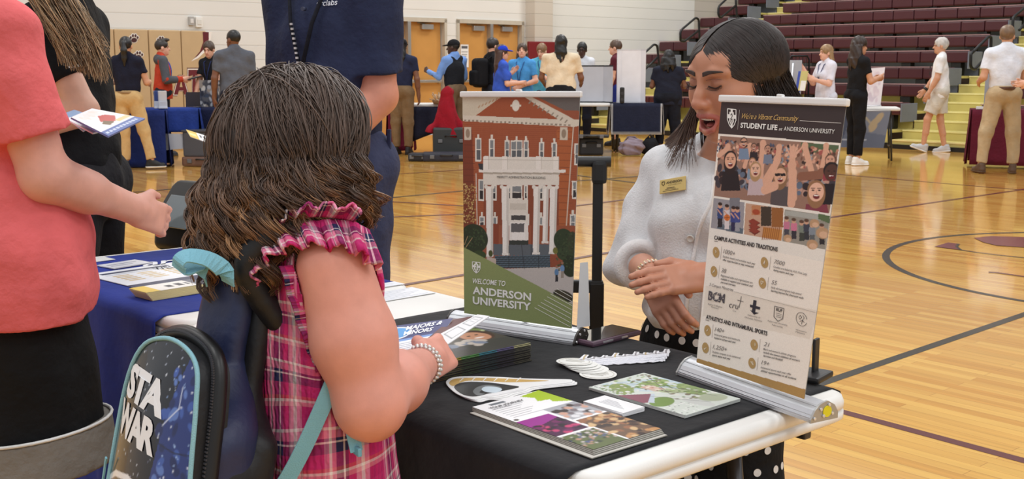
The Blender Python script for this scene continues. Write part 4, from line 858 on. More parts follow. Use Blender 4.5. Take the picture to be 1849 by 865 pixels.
case('laptop', 'flat black board lying on top of the black wheeled case', (*B2(1070, 16.7), .268), R_(-6), (.5, .3, .035), (24, 24, 28), cat='board')
x, y = B2(1142, 16.7); t = thing('duffel_bag', 'crumpled grey mauve bag on the floor under the navy cloth', 'bag', (x, y, .004), 0); S = SDF((-.3, -.2, 0), (.3, .2, .32), .012); S.ell((0, 0, .1), (.18, .12, .14), k=0); S.ell((.08, 0, .14), (.1, .1, .1), k=.04); S.fold(.012, 40, 3); S.cut((0, 0, .004), (0, 0, -1)); S.build('bag_body', CLOTH(), t, col=(138, 124, 134)); MB().tube([(-.1, 0, .2), (-.05, 0, .27), (.05, 0, .27), (.1, 0, .21)], .012, (110, 98, 108)).build('bag_handle', CLOTH(), t)
x, y = B2(1176, 16.9); t = thing('tote_bag', 'black bag slumped on the floor beside the mauve bag', 'bag', (x, y, .004), 0); S = SDF((-.25, -.2, 0), (.25, .2, .3), .012); S.ell((0, 0, .1), (.13, .12, .15), k=0); S.fold(.01, 35, 5); S.cut((0, 0, .004), (0, 0, -1)); S.build('bag_body', CLOTH(), t, col=(24, 24, 28)); MB().tube([(-.06, 0, .22), (0, 0, .29), (.06, 0, .22)], .01, (24, 24, 28)).build('bag_handle', CLOTH(), t)
# -- stall of the woman in black
x, y = B2(1558, 15.9); folding_table('folding_table', 'white topped folding table with a grey banner behind the woman in black', (x, y, 0), R_(-14), 1.0, .6)
t = thing('table_banner', 'grey blue table banner with wheat picture hung from the white topped table', 'banner', (*B2(1549, 15.55), 0), R_(-14)); p_ = Paint(70, 46, (118, 124, 140)); g = np.random.default_rng(2)
p_.poly([(0, 20), (70, 30), (70, 46), (0, 46)], (98, 106, 126)); p_.poly([(0, 0), (30, 0), (20, 46), (0, 46)], (74, 82, 104))
for i in range(5): p_.ell(56 + 3 * math.cos(i), 8 + 4 * i * .8, 3.4, 6, (176, 158, 128), .5)
p_.line([(30, 14), (36, 9), (40, 16), (45, 9), (50, 15)], 2.2, (170, 160, 136)); p_.line([(22, 36), (48, 36)], 1.6, (176, 182, 194)); p_.sheet('sheet', [(-.41, -.01, .70), (.45, -.01, .70), (.38, -.03, .2), (-.41, -.03, .2)], PRINT(), t); MB().tube([(-.41, 0, .7), (.45, 0, .7)], .012, (200, 200, 200)).build('hem_rod', METALC(), t)
x, y = B2(1575, 15.7); t = thing('poster_stand', 'white poster on an easel standing on the white topped table', 'poster', (x, y, .744), R_(-14)); p_ = Paint(30, 46, (236, 228, 232)); p_.speck(4, 6, 26, 40, 40, [(222, 206, 214), (214, 200, 210), (230, 216, 222)], (1, 4), 3); p_.sheet('poster', [(-.10, .05, .52), (.17, .05, .54), (.13, -.01, .02), (-.13, -.01, .0)], PRINT(), t); MB().tube([(.0, .04, .4), (.0, .14, .005)], .008, (180, 180, 184)).tube([(-.14, -.02, .008), (.14, -.02, .02)], .01, (220, 220, 222)).build('easel', METALC(), t)
x, y = B2(1427, 16.6); folding_table('folding_table', 'folding table hidden behind the student life banner, carrying the grey board', (x, y, 0), R_(0), .56, .5)
t = thing('grey_board', 'plain grey board with a white pole in front, standing on the hidden table', 'display board', (x, y, .744), R_(0)); MB().box((0, 0, .33), (.33, .03, .62), (168, 170, 176), bev=.008).build('panel', PLASTIC(), t); MB().box((0, 0, .012), (.34, .14, .024), (150, 152, 158), bev=.006).build('foot', PLASTIC(), t)
MB().tube([(0, -.035, .02), (.03, -.03, .6)], .016, (226, 228, 232)).cyl((0, -.035, .015), (0, -.035, .06), .03, (226, 228, 232)).build('pole', METALC(), t)
for px, lab in ((1398, 'black rounded chair back against the bleachers, behind the seated person'), (1444, 'black rounded chair back against the bleachers, behind the grey board')):
    x, y = B2(px, 18.05); t = thing('folding_chair', lab, 'chair', (x, y, 0), R_(10), 'black chairs by the bleachers'); w = .165
    MB().tube([(-w, .02, .0), (-w, 0, .7), (-w, .03, 1.40), (-w * .8, .03, 1.46), (w * .8, .03, 1.46), (w, .03, 1.40), (w, 0, .7), (w, .02, 0)], .016, (24, 24, 26)).build('frame', METALC(), t)
    m = MB()
    for k in range(5): m.tube([(-w * .7 + w * .35 * k, .03, 1.44), (-w * .7 + w * .35 * k, .0, .75)], .006, (30, 30, 32), 6)
    m.build('backrest', METALC(), t); MB().box((0, -.18, .72), (.38, .36, .03), (28, 28, 30), bev=.01).build('seat', PLASTIC(), t)
    MB().tube([(-w, -.34, .0), (-w, -.33, .72), (w, -.33, .72), (w, -.34, 0)], .014, (24, 24, 26)).build('leg', METALC(), t)
# -- maroon stall at the edge
x, y = B2(1860, 14.75); folding_table('folding_table', 'folding table under the maroon cloth beside the man in khakis', (x, y, 0), R_(-20), 1.3, .6)
drape('tablecloth', 'maroon cloth to the floor on the table beside the man in khakis', (x, y, 0), R_(-20), 1.34, .64, .70, (94, 24, 44), seed=9)
x, y = B2(1790, 14.95); t = thing('display_panel', 'narrow grey panel standing on the maroon table beside the khaki man', 'panel', (x, y, .75), R_(-20)); MB().box((0, 0, .24), (.13, .03, .48), (150, 152, 160), bev=.006).build('panel', PLASTIC(), t); MB().box((0, 0, .01), (.16, .12, .02), (200, 200, 204), bev=.004).build('foot', PLASTIC(), t)
x, y = B2(1776, 14.75); t = thing('card_stack', 'small white stack of cards on the corner of the maroon table', 'cards', (x, y, .749), R_(-20)); MB().box((0, 0, .015), (.12, .09, .03), (236, 234, 230), bev=.003).build('cards', PRINT(), t); MB().box((0, 0, .032), (.11, .08, .003), (226, 224, 222)).build('top_card', PRINT(), t)
# ================================================================ the near stall: white table, black cloth and what lies on it
C1 = V3(.0885, 1.467, 0); TA = V3(-.658, .753, 0); TB = V3(.753, .658, 0); TROT = math.atan2(-TA[1], -TA[0])   # local x = towards the right end (-a), local y = b
TZ = .74
def T(a, b, z=TZ): return C1 + TA * a + TB * b + V3(0, 0, z)
TR = np.stack([-TA, TB, V3(0, 0, 1)], 1)                 # table frame: columns x=-a, y=b, z
class Sheet:
    """flat print: world corners and the picture corners used while drawing (top-left, top-right, bottom-right, bottom-left)"""
    def __init__(s, wc, pc):
        s.w = [np.asarray(c, float) for c in wc]; s.p = [np.asarray(c, float) for c in pc]; s.n = unit(np.cross(s.w[1] - s.w[0], s.w[0] - s.w[3]))
    @staticmethod
    def _b(c, u, v): return (c[0] * (1 - u) + c[1] * u) * (1 - v) + (c[3] * (1 - u) + c[2] * u) * v
    def uv(s, x, y):
        u = v = .5
        for _ in range(8):
            p = s._b(s.p, u, v); du = (s.p[1] - s.p[0]) * (1 - v) + (s.p[2] - s.p[3]) * v; dv = (s.p[3] - s.p[0]) * (1 - u) + (s.p[2] - s.p[1]) * u
            d = np.linalg.solve(np.stack([du, dv], 1), np.array([x, y]) - p); u += d[0]; v += d[1]
        return u, v
    def pos(s, u, v, off=0.0): return s._b(s.w, u, v) + s.n * off
    def text(s, mb, body, p0, p1, h, col, bold=0.0, shear=0.0, off=.0009, space=1.0):
        """baseline runs from picture point p0 to p1; h = capital height in picture units"""
        q = MB().text(body, 1.0, col, None, (0, 0, 0), None, bold, shear, space=space)
        if not q.v: return
        vs = q.v[0]; u0, v0 = s.uv(*p0); u1, v1 = s.uv(*p1); _, vt = s.uv(p0[0], p0[1] - h); x0, x1 = vs[:, 0].min(), vs[:, 0].max()
        out = []
        for x, y, z in vs: f = (x - x0) / (x1 - x0); out.append(s.pos(u0 + f * (u1 - u0), v0 + f * (v1 - v0) - y / .69 * (v0 - vt), off))
        mb.add(np.array(out), q.f, col)
    def shape(s, mb, pts, col, off=.0006): mb.add(np.array([s.pos(*s.uv(*p), off) for p in pts]), [tuple(range(len(pts)))[::-1]], col)
    def stroke(s, mb, pts, w, col, off=.0007, closed=False):
        pts = [np.asarray(p, float) for p in pts]; pts = pts + [pts[0]] if closed else pts
        for a, b in zip(pts[:-1], pts[1:]):
            d = unit(b - a); n = np.array([-d[1], d[0]]) * w / 2; s.shape(mb, [a - n - d * w * .2, b - n + d * w * .2, b + n + d * w * .2, a + n - d * w * .2], col, off)
    def canvas(s, W, H, col):
        P = Paint(W, H, col); P.S = s; return P
def tr(P, pts): return [(lambda q: (q[0] * P.w, q[1] * P.h))(P.S.uv(*p)) for p in pts]
def ppoly(P, pts, col): return P.poly(tr(P, pts), col)
def prect(P, x0, y0, x1, y1, col): return ppoly(P, [(x0, y0), (x1, y0), (x1, y1), (x0, y1)], col)
def pell(P, cx, cy, a, b, col, rot=0.0):
    q = tr(P, [(cx, cy), (cx + 1, cy), (cx, cy + 1)]); kx = math.hypot(q[1][0] - q[0][0], q[1][1] - q[0][1]); ky = math.hypot(q[2][0] - q[0][0], q[2][1] - q[0][1]); return P.ell(q[0][0], q[0][1], a * kx, b * ky, col, rot)
def pline(P, pts, w, col):
    q = tr(P, [(pts[0][0], pts[0][1]), (pts[0][0] + 1, pts[0][1])]); return P.line(tr(P, pts), w * (q[1][0] - q[0][0]), col)
# ---- tables
def rounded(L, Wd, r, n=6):
    out = []
    for cx, cy, a0 in ((L / 2 - r, Wd / 2 - r, 0), (-L / 2 + r, Wd / 2 - r, 90), (-L / 2 + r, -Wd / 2 + r, 180), (L / 2 - r, -Wd / 2 + r, 270)):
        out += [(cx + r * math.cos(math.radians(a0 + 90 * i / n)), cy + r * math.sin(math.radians(a0 + 90 * i / n))) for i in range(n + 1)]
    return out
def stall_table(label, a0, a1, b0=-.008, b1=.622):
    c = T((a0 + a1) / 2, (b0 + b1) / 2, 0); t = thing('folding_table', label, 'table', c, TROT); L, Wd = a1 - a0, b1 - b0
    m = MB(); prof = [(.012, 0), (.003, -.004), (0, -.012), (0, -.022), (.004, -.0235), (.004, -.0265), (0, -.028), (0, -.040), (.008, -.046), (.02, -.046)]; rings = []
    for ins, z in prof: rings.append([(x, y, TZ + z) for x, y in rounded(L - 2 * ins, Wd - 2 * ins, .05 - ins * .5)])
    n = len(rings[0]); V = [p for r in rings for p in r]; F = [tuple(range(n))] + [(i * n + k, (i + 1) * n + k, (i + 1) * n + (k + 1) % n, i * n + (k + 1) % n) for i in range(len(prof) - 1) for k in range(n)]
    m.add(V, F, (234, 232, 228)); m.s = [False] + [True] * (len(F) - 1); m.add([(x, y, TZ - .03) for x, y in rounded(L - .04, Wd - .04, .04)], [tuple(range(n))[::-1]], (150, 140, 128))  # underside face coloured brown-grey to carry the shade beneath the table
    m.build('tabletop', TABW, t)
    m = MB()
    for y in (-Wd / 2 + .06, Wd / 2 - .06): m.box((0, y, TZ - .06), (L - .1, .02, .045), (74, 74, 78), bev=.004)
    m.build('frame_rail', METALC(), t)
    for q in (1, -1):
        m = MB()
        for y in (-.2, .2): m.tube([(q * (L * .36), y, TZ - .05), (q * L * .39, y, .4), (q * L * .41, y * 1.1, .015)], .0145, (78, 78, 82))
        m.tube([(q * L * .40, -.21, .25), (q * L * .40, .21, .25)], .011, (78, 78, 82)); m.build('leg', METALC(), t)
    return t
near_table = stall_table('white plastic folding table under the black cloth, nearest to us', -.034, 1.20)
next_table = stall_table('second white folding table, under the royal blue cloth behind the child', 1.215, 2.19)
BCL = mat('black_cloth', (20, 21, 25), .8, bump=.25, bscale=14, var=.12, vscale=4, spec=.25, bdist=.02, sheen=.1)
def stall_cloth(label, a0, a1, b0, b1, front, endR, m, name='tablecloth', seed=1, back=.25):
    t = thing(name, label, 'tablecloth', T((a0 + a1) / 2, (b0 + b1) / 2, 0), TROT); L, Wd = a1 - a0, b1 - b0; V = []; F = []; g = np.random.default_rng(seed); ph = g.uniform(0, 6, 3)
    nx, ny = int(L / .016), int((Wd + front + back) / .016)
    for j in range(ny + 1):
        sd = j / ny * (Wd + front + back) - front
        for i in range(nx + 1):
            x = -L / 2 + L * i / nx; wv = math.sin(x * 21 + ph[0]) * .6 + math.sin(x * 37 + ph[1]) * .4
            if sd < 0: f = -sd / front; y = -Wd / 2 - .012 - .010 * f - .022 * f ** .7 * wv; z = TZ + sd - .002
            elif sd > Wd: f = (sd - Wd) / back; y = Wd / 2 + .012 + .01 * f + .014 * f * wv; z = TZ - (sd - Wd)
            else: y = -Wd / 2 + sd; e = min(sd, Wd - sd); z = TZ + .003 - .002 * math.exp(-e / .01) + .0009 * math.sin(x * 17 + y * 9) * math.sin(y * 13 - x * 5)
            V.append((x, y, z))
    F = [(j * (nx + 1) + i, j * (nx + 1) + i + 1, (j + 1) * (nx + 1) + i + 1, (j + 1) * (nx + 1) + i) for j in range(ny) for i in range(nx)]
    o = make('cloth', V, F, m, t); o.modifiers.new('thick', 'SOLIDIFY').thickness = .0016; return t
black_cloth = stall_cloth('black cloth spread over the nearest white table', .002, .925, -.012, .618, .60, 0, BCL, back=.04)
BLUE = mat('royal_blue_cloth', (34, 52, 138), .75, bump=.25, bscale=14, var=.1, vscale=4, spec=.25, bdist=.02)
blue_cloth = stall_cloth('royal blue cloth over the table behind the child with the backpack', 1.292, 2.15, -.012, .618, .62, 0, BLUE, seed=4)
bsh = Sheet([T(2.12, .12, TZ + .005), T(2.12, .60, TZ + .005), T(1.70, .60, TZ + .005), T(1.70, .12, TZ + .005)], [(0, 0), (100, 0), (100, 100), (0, 100)])
m = MB(); bsh.text(m, 'arclabs', (20, 52), (84, 60), 22, (236, 238, 244), .01, .5, space=.9); bsh.text(m, 'WELDING SCHOOL', (20, 70), (74, 76), 9, (226, 230, 240), .01); m.build('printed_name', PRINT(), blue_cloth, 'world')
# ---- retractable banners
ALU = mat('aluminium', (196, 198, 202), .38, .75, var=.04, vscale=30); WHITEP = mat('white_trim', (232, 232, 232), .4)
def banner(name, label, S, base_a, base_b, end_col, tilt):
    """base cassette from base_a to base_b (world floor-plan points on the table), sheet S, top rail, pole"""
    base_a, base_b = np.asarray(base_a, float), np.asarray(base_b, float); mid = (base_a + base_b) / 2; d = unit(base_b - base_a); L = np.linalg.norm(base_b - base_a); rot = math.atan2(d[1], d[0]); t = thing(name, label, 'banner', (mid[0], mid[1], TZ + .004), rot)
    prof = [(-.030, 0), (-.030, .006), (-.018, .022), (-.006, .031), (.004, .034), (.016, .036), (.036, .026), (.046, .012), (.046, 0)]   # local y (front is -y), z
    P = [(y * .72, z * .80) for y, z in prof]; n = len(P); V = [(x, y, z) for x in (-L / 2, L / 2) for y, z in P]
    m = MB(); m.add(V, [(k, n + k, n + (k + 1) % n, (k + 1) % n) for k in range(n)], (200, 202, 206))
    for k in range(5): m.box((0, -.0208 + .0036 * k, .0068 + .0040 * k), (L, .0016, .0012), (150, 152, 156))
    bs = m.build('base_cassette', ALU, t)
    for q in (-1, 1):
        m = MB(); m.add([(q * (L / 2 + x), y * 1.06, z * 1.08 - .0005) for x in (0, .004) for y, z in P], [tuple(range(n))[::-q], tuple(n + k for k in range(n))[::q]] + [(k, (k + 1) % n, n + (k + 1) % n, n + k)[::-q] for k in range(n)], end_col)
        e = m.build('end_cap', METALC(), t); m = MB()
        for y, z in ((-.022, .008), (-.004, .024), (.02, .030), (.030, .012), (.004, .010)): m.cyl((q * (L / 2 + .004), y * .72, z * .8), (q * (L / 2 + .0065), y * .72, z * .8), .0024, (224, 224, 226), 10)
        m.build('screw', METALC(), e)
        if q == 1 and end_col[0] > 100: MB().cyl((q * (L / 2 + .004), .011, .014), (q * (L / 2 + .0052), .011, .014), .009, (226, 214, 40), 20).build('yellow_sticker', PRINT(), e)
    a, b = S.w[0], S.w[1]; dd = unit(b - a); m = MB(); mid2 = (a + b) / 2; up = unit(S.w[0] - S.w[3]); R = np.stack([dd, -np.cross(dd, up) * -1, up], 1)
    m.box(mid2 + up * .003, (np.linalg.norm(b - a) + .008, .010, .012), (230, 231, 233), R, .003); tr_ = m.build('top_rail', WHITEP, t, 'world'); MB().box(mid2 + up * .010, (.012, .008, .006), (220, 220, 222), R, .002).build('rail_clip', WHITEP, tr_, 'world')
    foot = (S.w[2] + S.w[3]) / 2 - S.n * .022 - V3(0, 0, .01); MB().tube([foot, mid2 - S.n * .016], .004, (150, 152, 156)).build('pole', METALC(), t, 'world')
    return t
def lean_sheet(bl, br, tl, tr_): return [tl, tr_, br, bl]
# left banner: the brick building
SB = Sheet(lean_sheet(V3(-.100, 2.325, .772), V3(.117, 2.182, .772), at_y(835, 173, 2.345), at_y(1047, 173, 2.177)), [(835, 172), (1047, 172), (1032, 592), (838, 563)])
bl_banner = banner('tabletop_banner', 'tabletop roll-up banner with the red brick building and green welcome panel', SB, V3(-.1265, 2.3450, 0), V3(.1305, 2.1755, 0), (70, 66, 64), 0)
P = SB.canvas(250, 480, (160, 88, 58)); g6 = lambda x, y: (830 + x * .3006, 160 + y * .3006); g7 = lambda x, y: (830 + x * .2543, 400 + y * .2543)
def Q6(*pts): return [g6(*p) for p in pts]
def Q7(*pts): return [g7(*p) for p in pts]
for k in range(64): pline(P, [(830, 205 + k * 3.6), (1050, 207 + k * 3.6)], .5, (136, 70, 46))
for x0 in range(0, 720, 9): pline(P, Q6((x0, 230), (x0 + 1, 860)), .35, (150, 80, 54))
ppoly(P, Q6((20, 230), (80, 240), (100, 870), (10, 870)), (120, 60, 42)); ppoly(P, Q6((590, 240), (680, 230), (650, 860), (585, 860)), (172, 96, 58))
for k in range(15): pline(P, Q6((595, 250 + 42 * k), (675, 252 + 42 * k)), .8, (116, 62, 42)); pline(P, Q6((25, 330 + 36 * k), (95, 332 + 36 * k)), .8, (92, 48, 36))
ppoly(P, Q6((0, 20), (300, 20), (100, 160), (0, 175)), (206, 197, 178)); ppoly(P, Q6((420, 20), (740, 20), (740, 130), (640, 128)), (104, 98, 96)); ppoly(P, Q6((610, 124), (740, 130), (740, 190), (700, 190)), (150, 84, 60))
ppoly(P, Q6((105, 155), (290, 38), (400, 38), (600, 182)), (158, 84, 54)); ppoly(P, Q6((390, 40), (430, 40), (700, 185), (690, 205), (600, 180)), (212, 204, 190)); ppoly(P, Q6((20, 155), (640, 180), (730, 180), (730, 212), (690, 222), (20, 190)), (216, 208, 194))
for k in range(26): prect(P, *g6(30 + k * 25, 180 + k * 1.1), *g6(42 + k * 25, 190 + k * 1.1), (150, 138, 124))
for k in range(9): pline(P, Q6((440 + 26 * k, 72 + 14 * k), (430 + 26 * k, 84 + 14 * k)), 2.4, (150, 140, 126))
for k in range(8): pline(P, Q6((120 + 22 * k, 110 - 9 * k), (128 + 22 * k, 100 - 9 * k)), 2.2, (184, 150, 120))
pell(P, *g6(350, 98), 6.8, 10, (226, 220, 208)); pell(P, *g6(350, 98), 4.6, 7.4, (196, 190, 180)); prect(P, *g6(318, 92), *g6(382, 104), (220, 214, 200)); pell(P, *g6(350, 98), 5.4, 8.2, (226, 222, 212))
for x in (52, 630): prect(P, *g6(x - 22, 225), *g6(x + 22, 300), (206, 196, 180)); pell(P, *g6(x, 262), 4, 8, (150, 132, 114))
def win(x0, y0, x1, y1, cols=1, rows=2, glass=(92, 98, 104), cap=True):
    if cap: prect(P, *g6((x0 + x1) / 2 - 6, y0 - 30), *g6((x0 + x1) / 2 + 6, y0), (222, 216, 206))
    prect(P, *g6(x0 - 5, y0 - 6), *g6(x1 + 5, y1 + 8), (226, 222, 214)); w, h = (x1 - x0) / cols, (y1 - y0) / rows
    for i in range(cols):
        for j in range(rows): prect(P, *g6(x0 + i * w + 2.5, y0 + j * h + 2.5), *g6(x0 + (i + 1) * w - 2.5, y0 + (j + 1) * h - 2.5), glass if j else (130, 136, 140))
win(104, 296, 134, 420); win(190, 300, 216, 402); win(286, 308, 308, 410); win(322, 308, 386, 410, 2); win(400, 308, 422, 410); win(492, 318, 512, 412); win(565, 320, 586, 412); win(694, 324, 716, 440, 1, 2, cap=False)
prect(P, *g6(150, 520), *g6(600, 870), (134, 70, 48)); win(124, 540, 150, 655, 1, 2, (40, 40, 44), False); win(206, 572, 228, 652, 1, 2, (50, 50, 54), False); win(306, 572, 318, 648, 1, 2, (60, 60, 64), False); win(326, 572, 384, 648, 1, 2, (48, 48, 52), False); win(402, 572, 416, 648, 1, 2, (50, 50, 54), False); win(488, 572, 508, 650, 1, 2, (48, 48, 50), False); win(680, 545, 700, 640, 1, 2, (50, 50, 54), False); win(128, 760, 154, 816, 1, 2, (60, 60, 64)); win(210, 760, 232, 850, 1, 2, (96, 100, 104)); win(490, 760, 506, 850, 1, 2, (80, 84, 88)); win(668, 745, 692, 830, 1, 2, (120, 124, 128))
prect(P, *g6(300, 655), *g6(422, 740), (222, 217, 208)); prect(P, *g6(314, 676), *g6(410, 715), (204, 198, 188)); prect(P, *g6(300, 738), *g6(428, 905), (226, 222, 214)); prect(P, *g6(320, 748), *g6(408, 776), (70, 70, 72)); prect(P, *g6(316, 788), *g6(412, 900), (234, 231, 226))
for k in range(4): prect(P, *g6(322 + k * 23, 796), *g6(336 + k * 23, 842), (70, 68, 66))
prect(P, *g6(150, 400), *g6(600, 478), (226, 222, 214))
for x in (152, 268, 470, 570): prect(P, *g6(x, 396), *g6(x + 30, 480), (236, 232, 226)); pline(P, Q6((x + 31, 400), (x + 31, 480)), .8, (188, 182, 172))
pline(P, Q6((150, 416), (600, 420)), 1, (190, 184, 174)); prect(P, *g6(122, 474), *g6(640, 492), (232, 228, 222)); prect(P, *g6(150, 492), *g6(606, 505), (176, 168, 156)); prect(P, *g6(150, 503), *g6(602, 566), (224, 219, 210)); ppoly(P, Q6((118, 440), (150, 440), (150, 480), (125, 474)), (52, 56, 62)); pline(P, Q6((104, 500), (112, 860)), 1.4, (222, 216, 206)); pline(P, Q6((684, 225), (642, 830)), 1.6, (214, 204, 190))
ppoly(P, Q7((20, 165), (20, 40), (60, 10), (850, 10), (830, 600), (560, 440)), (150, 84, 60))
for x0, x1 in ((250, 290), (520, 560)): prect(P, *g7(x0, 0), *g7(x1, 150), (134, 66, 46))
prect(P, *g7(365, 0), *g7(500, 120), (230, 227, 222)); prect(P, *g7(378, 0), *g7(470, 60), (96, 96, 98)); prect(P, *g7(385, 60), *g7(480, 110), (236, 234, 230)); prect(P, *g7(250, 145), *g7(660, 225), (92, 100, 108)); prect(P, *g7(365, 118), *g7(500, 150), (48, 56, 54))
for x0, x1, y1 in ((202, 246, 232), (318, 362, 222), (532, 575, 215), (645, 688, 210), (598, 634, 135)):
    X0, X1 = g7(x0, 0)[0], g7(x1, 0)[0]; tx = {202: (165, 210), 318: (262, 305), 532: (455, 495), 645: (550, 592), 598: (515, 545)}[x0]; a, b = g6(tx[0], 575), g6(tx[1], 575); y2 = g7(0, y1)[1]
    ppoly(P, [a, b, (X1, y2), (X0, y2)], (236, 233, 228)); ppoly(P, [(b[0] - 4, b[1]), b, (X1, y2), (X1 - 4, y2)], (206, 202, 196)); prect(P, X0 - 1.5, y2 - 3, X1 + 1.5, y2 + 1, (228, 224, 218)); pell(P, a[0] + .5, a[1] + 1, 3.4, 3.6, (226, 222, 214)); pell(P, b[0] - .5, b[1] + 1, 3.4, 3.6, (226, 222, 214))
for k in range(6): ppoly(P, Q7((262 - k * 3, 228 + k * 15), (648, 222 + k * 15), (652, 230 + k * 15), (258 - k * 3, 236 + k * 15)), (86, 104, 118)); ppoly(P, Q7((262 - k * 3, 236 + k * 15), (650, 230 + k * 15), (652, 238 + k * 15), (258 - k * 3, 243 + k * 15)), (44, 54, 62))
ppoly(P, Q7((648, 215), (722, 240), (722, 300), (652, 310)), (140, 74, 52)); ppoly(P, Q7((200, 232), (270, 250), (270, 300), (200, 260)), (190, 176, 166)); ppoly(P, Q7((310, 322), (840, 300), (840, 620), (560, 440)), (190, 184, 180))
for x, a, b in ((362, 160, 318), (452, 152, 322), (572, 228, 318), (520, 150, 220)): pline(P, Q7((x, a), (x + (20 if x == 452 else 0), b)), .9, (34, 36, 40))
for x, y, a, b, c in ((108, 105, 26, 26, (36, 52, 34)), (150, 222, 12, 8, (50, 70, 40)), (742, 115, 17, 21, (40, 58, 38)), (762, 215, 17, 13, (48, 66, 44)), (785, 300, 14, 20, (34, 48, 32)), (800, 130, 8, 20, (52, 60, 42)), (230, 212, 4, 6, (70, 80, 40)), (686, 190, 4.4, 6, (110, 110, 56))): pell(P, *g7(x, y), a, b, c)
P.speck(*tr(P, [g7(40, 30)])[0], *tr(P, [g7(190, 180)])[0], 90, [(54, 74, 46), (30, 44, 30), (64, 84, 54)], (1, 2.2), 5); P.speck(*tr(P, [g7(700, 60)])[0], *tr(P, [g7(800, 340)])[0], 90, [(54, 74, 46), (32, 46, 32), (66, 84, 56)], (.8, 2), 6)
P.speck(*tr(P, [g6(22, 560)])[0], *tr(P, [g6(105, 800)])[0], 150, [(200, 170, 110), (176, 144, 84), (214, 188, 130), (150, 118, 70)], (.7, 1.8), 8); pline(P, Q7((45, 170), (95, 100)), .8, (190, 160, 120)); pline(P, Q7((35, 150), (60, 90)), .8, (190, 160, 120))
pell(P, *g7(740, 515), 18, 10, (48, 50, 40), .2); pell(P, *g7(735, 505), 14, 7, (66, 62, 46), .3)
for x, y, c, q in ((694, 345, (92, 130, 170), (40, 44, 52)), (733, 318, (110, 146, 188), (150, 140, 130))): pell(P, *g7(x, y), 3.6, 6.5, c); prect(P, *g7(x - 9, y + 18), *g7(x + 9, y + 68), q); pell(P, *g7(x, y - 40), 2, 2.6, (150, 110, 90))
ppoly(P, Q7((-20, 140), (25, 165), (330, 320), (560, 440), (850, 605), (850, 830), (-20, 800)), (140, 152, 100))
P.grain(.035).sheet('printed_sheet', SB.w, PRINT(), bl_banner, 'world'); m = MB(); WHT = (240, 240, 236)
Paint(20, 30, (222, 222, 220)).sheet('sheet_back', [SB.w[i] - SB.n * .0014 for i in (1, 0, 3, 2)], PRINT(), bl_banner, 'world'); m = MB()
SB.text(m, 'MERRITT ADMINISTRATION BUILDING', g6(236, 526), g6(526, 530), 4.2, (86, 84, 80)); SB.text(m, 'WELCOME TO', g7(98, 425), g7(338, 447), 9, WHT, .015, .22); SB.text(m, 'ANDERSON', g7(98, 500), g7(520, 552), 12.8, WHT, .03); SB.text(m, 'UNIVERSITY', g7(98, 572), g7(518, 622), 12.8, WHT, .03)
def crest(S, m, cx, cy, w, h, col, inner, slope=0.0):
    o = lambda x, y: (cx + x * w, cy + y * h + slope * x * w)
    S.stroke(m, [o(-.5, -.5), o(.5, -.5), o(.5, .1), o(.28, .38), o(0, .55), o(-.28, .38), o(-.5, .1)], w * .09, col, closed=True)
    S.shape(m, [o(-.12, -.48), o(.12, -.48), o(.12, .48), o(0, .54), o(-.12, .48)], col, .0008); S.shape(m, [o(-.48, -.2), o(.48, -.2), o(.48, .02), o(-.48, .02)], col, .0008)
    S.shape(m, [o(-.26, -.34), o(.26, -.34), o(.27, .2), o(0, .42), o(-.27, .2)], col, .0010)
    S.stroke(m, [o(-.1, .22), o(-.02, .02), o(.1, -.14), o(.04, -.26), o(-.1, -.16)], w * .07, inner, .0013); S.stroke(m, [o(-.14, .02), o(0, .1), o(.14, .04)], w * .06, inner, .0013); S.stroke(m, [o(.02, .3), o(.12, .12)], w * .05, inner, .0013)
crest(SB, m, *g7(124, 312), 14.5, 19, WHT, (140, 152, 100), .12)
for k in range(8): x0 = 545 + 22 * k; y0 = 603 - 19.5 * k + (0 if k < 4 else -2); SB.stroke(m, [g7(x0, y0), g7(min(800, 785 + 3 * k), y0 + (785 + 3 * k - x0) * .57)], .9, (232, 234, 224))
m.build('lettering', PRINT(), bl_banner, 'world')
m = MB().add([V3(.128, 2.19, .772), V3(.155, 2.205, .772), V3(.150, 2.21, .90), V3(.134, 2.20, .90)], [(0, 1, 2, 3)], (206, 208, 210)).add([V3(.128, 2.192, .772), V3(.155, 2.207, .772), V3(.150, 2.212, .90), V3(.134, 2.202, .90)], [(3, 2, 1, 0)], (206, 208, 210)); m.build('back_tab', PRINT(), bl_banner, 'world')
# right banner: student life
SR = Sheet(lean_sheet(V3(.319, 1.910, .776), V3(.449, 1.689, .776), at_y(1303, 181, 1.952), at_y(1528, 189, 1.718)), [(1303, 180), (1528, 188), (1452, 718), (1256, 650)])
br_banner = banner('tabletop_banner', 'tabletop roll-up banner about student life with crowd photos and gold icons', SR, V3(.3105, 1.954, 0), V3(.4725, 1.683, 0), (176, 176, 174), 0)
P = SR.canvas(250, 520, (242, 234, 224)); h6 = lambda x, y: (1230 + x * .3467, 160 + y * .3468); h7 = lambda x, y: (1230 + x * .4046, 410 + y * .4046)
def K6(*pts): return [h6(*p) for p in pts]
ppoly(P, K6((150, 20), (900, 40), (850, 279), (150, 226)), (56, 46, 46))
ph = K6((205, 240), (822, 288), (772, 636), (172, 548)); ppoly(P, ph, (150, 116, 100))
def inbox(x0, y0, x1, y1): a, b = tr(P, [h6(x0, y0), h6(x1, y1)]); return (*a, *b)
SKN = [(214, 164, 140), (196, 140, 116), (226, 178, 152), (170, 116, 94), (120, 80, 64), (232, 186, 160)]
ppoly(P, K6((640, 275), (822, 288), (815, 340), (640, 320)), (86, 104, 74))
P.speck(*inbox(190, 262, 800, 420), 420, SKN + [(60, 44, 40), (90, 64, 54), (140, 150, 160), (70, 84, 110), (40, 32, 32), (170, 90, 84)], (1.4, 3.6), 11, 1.2)
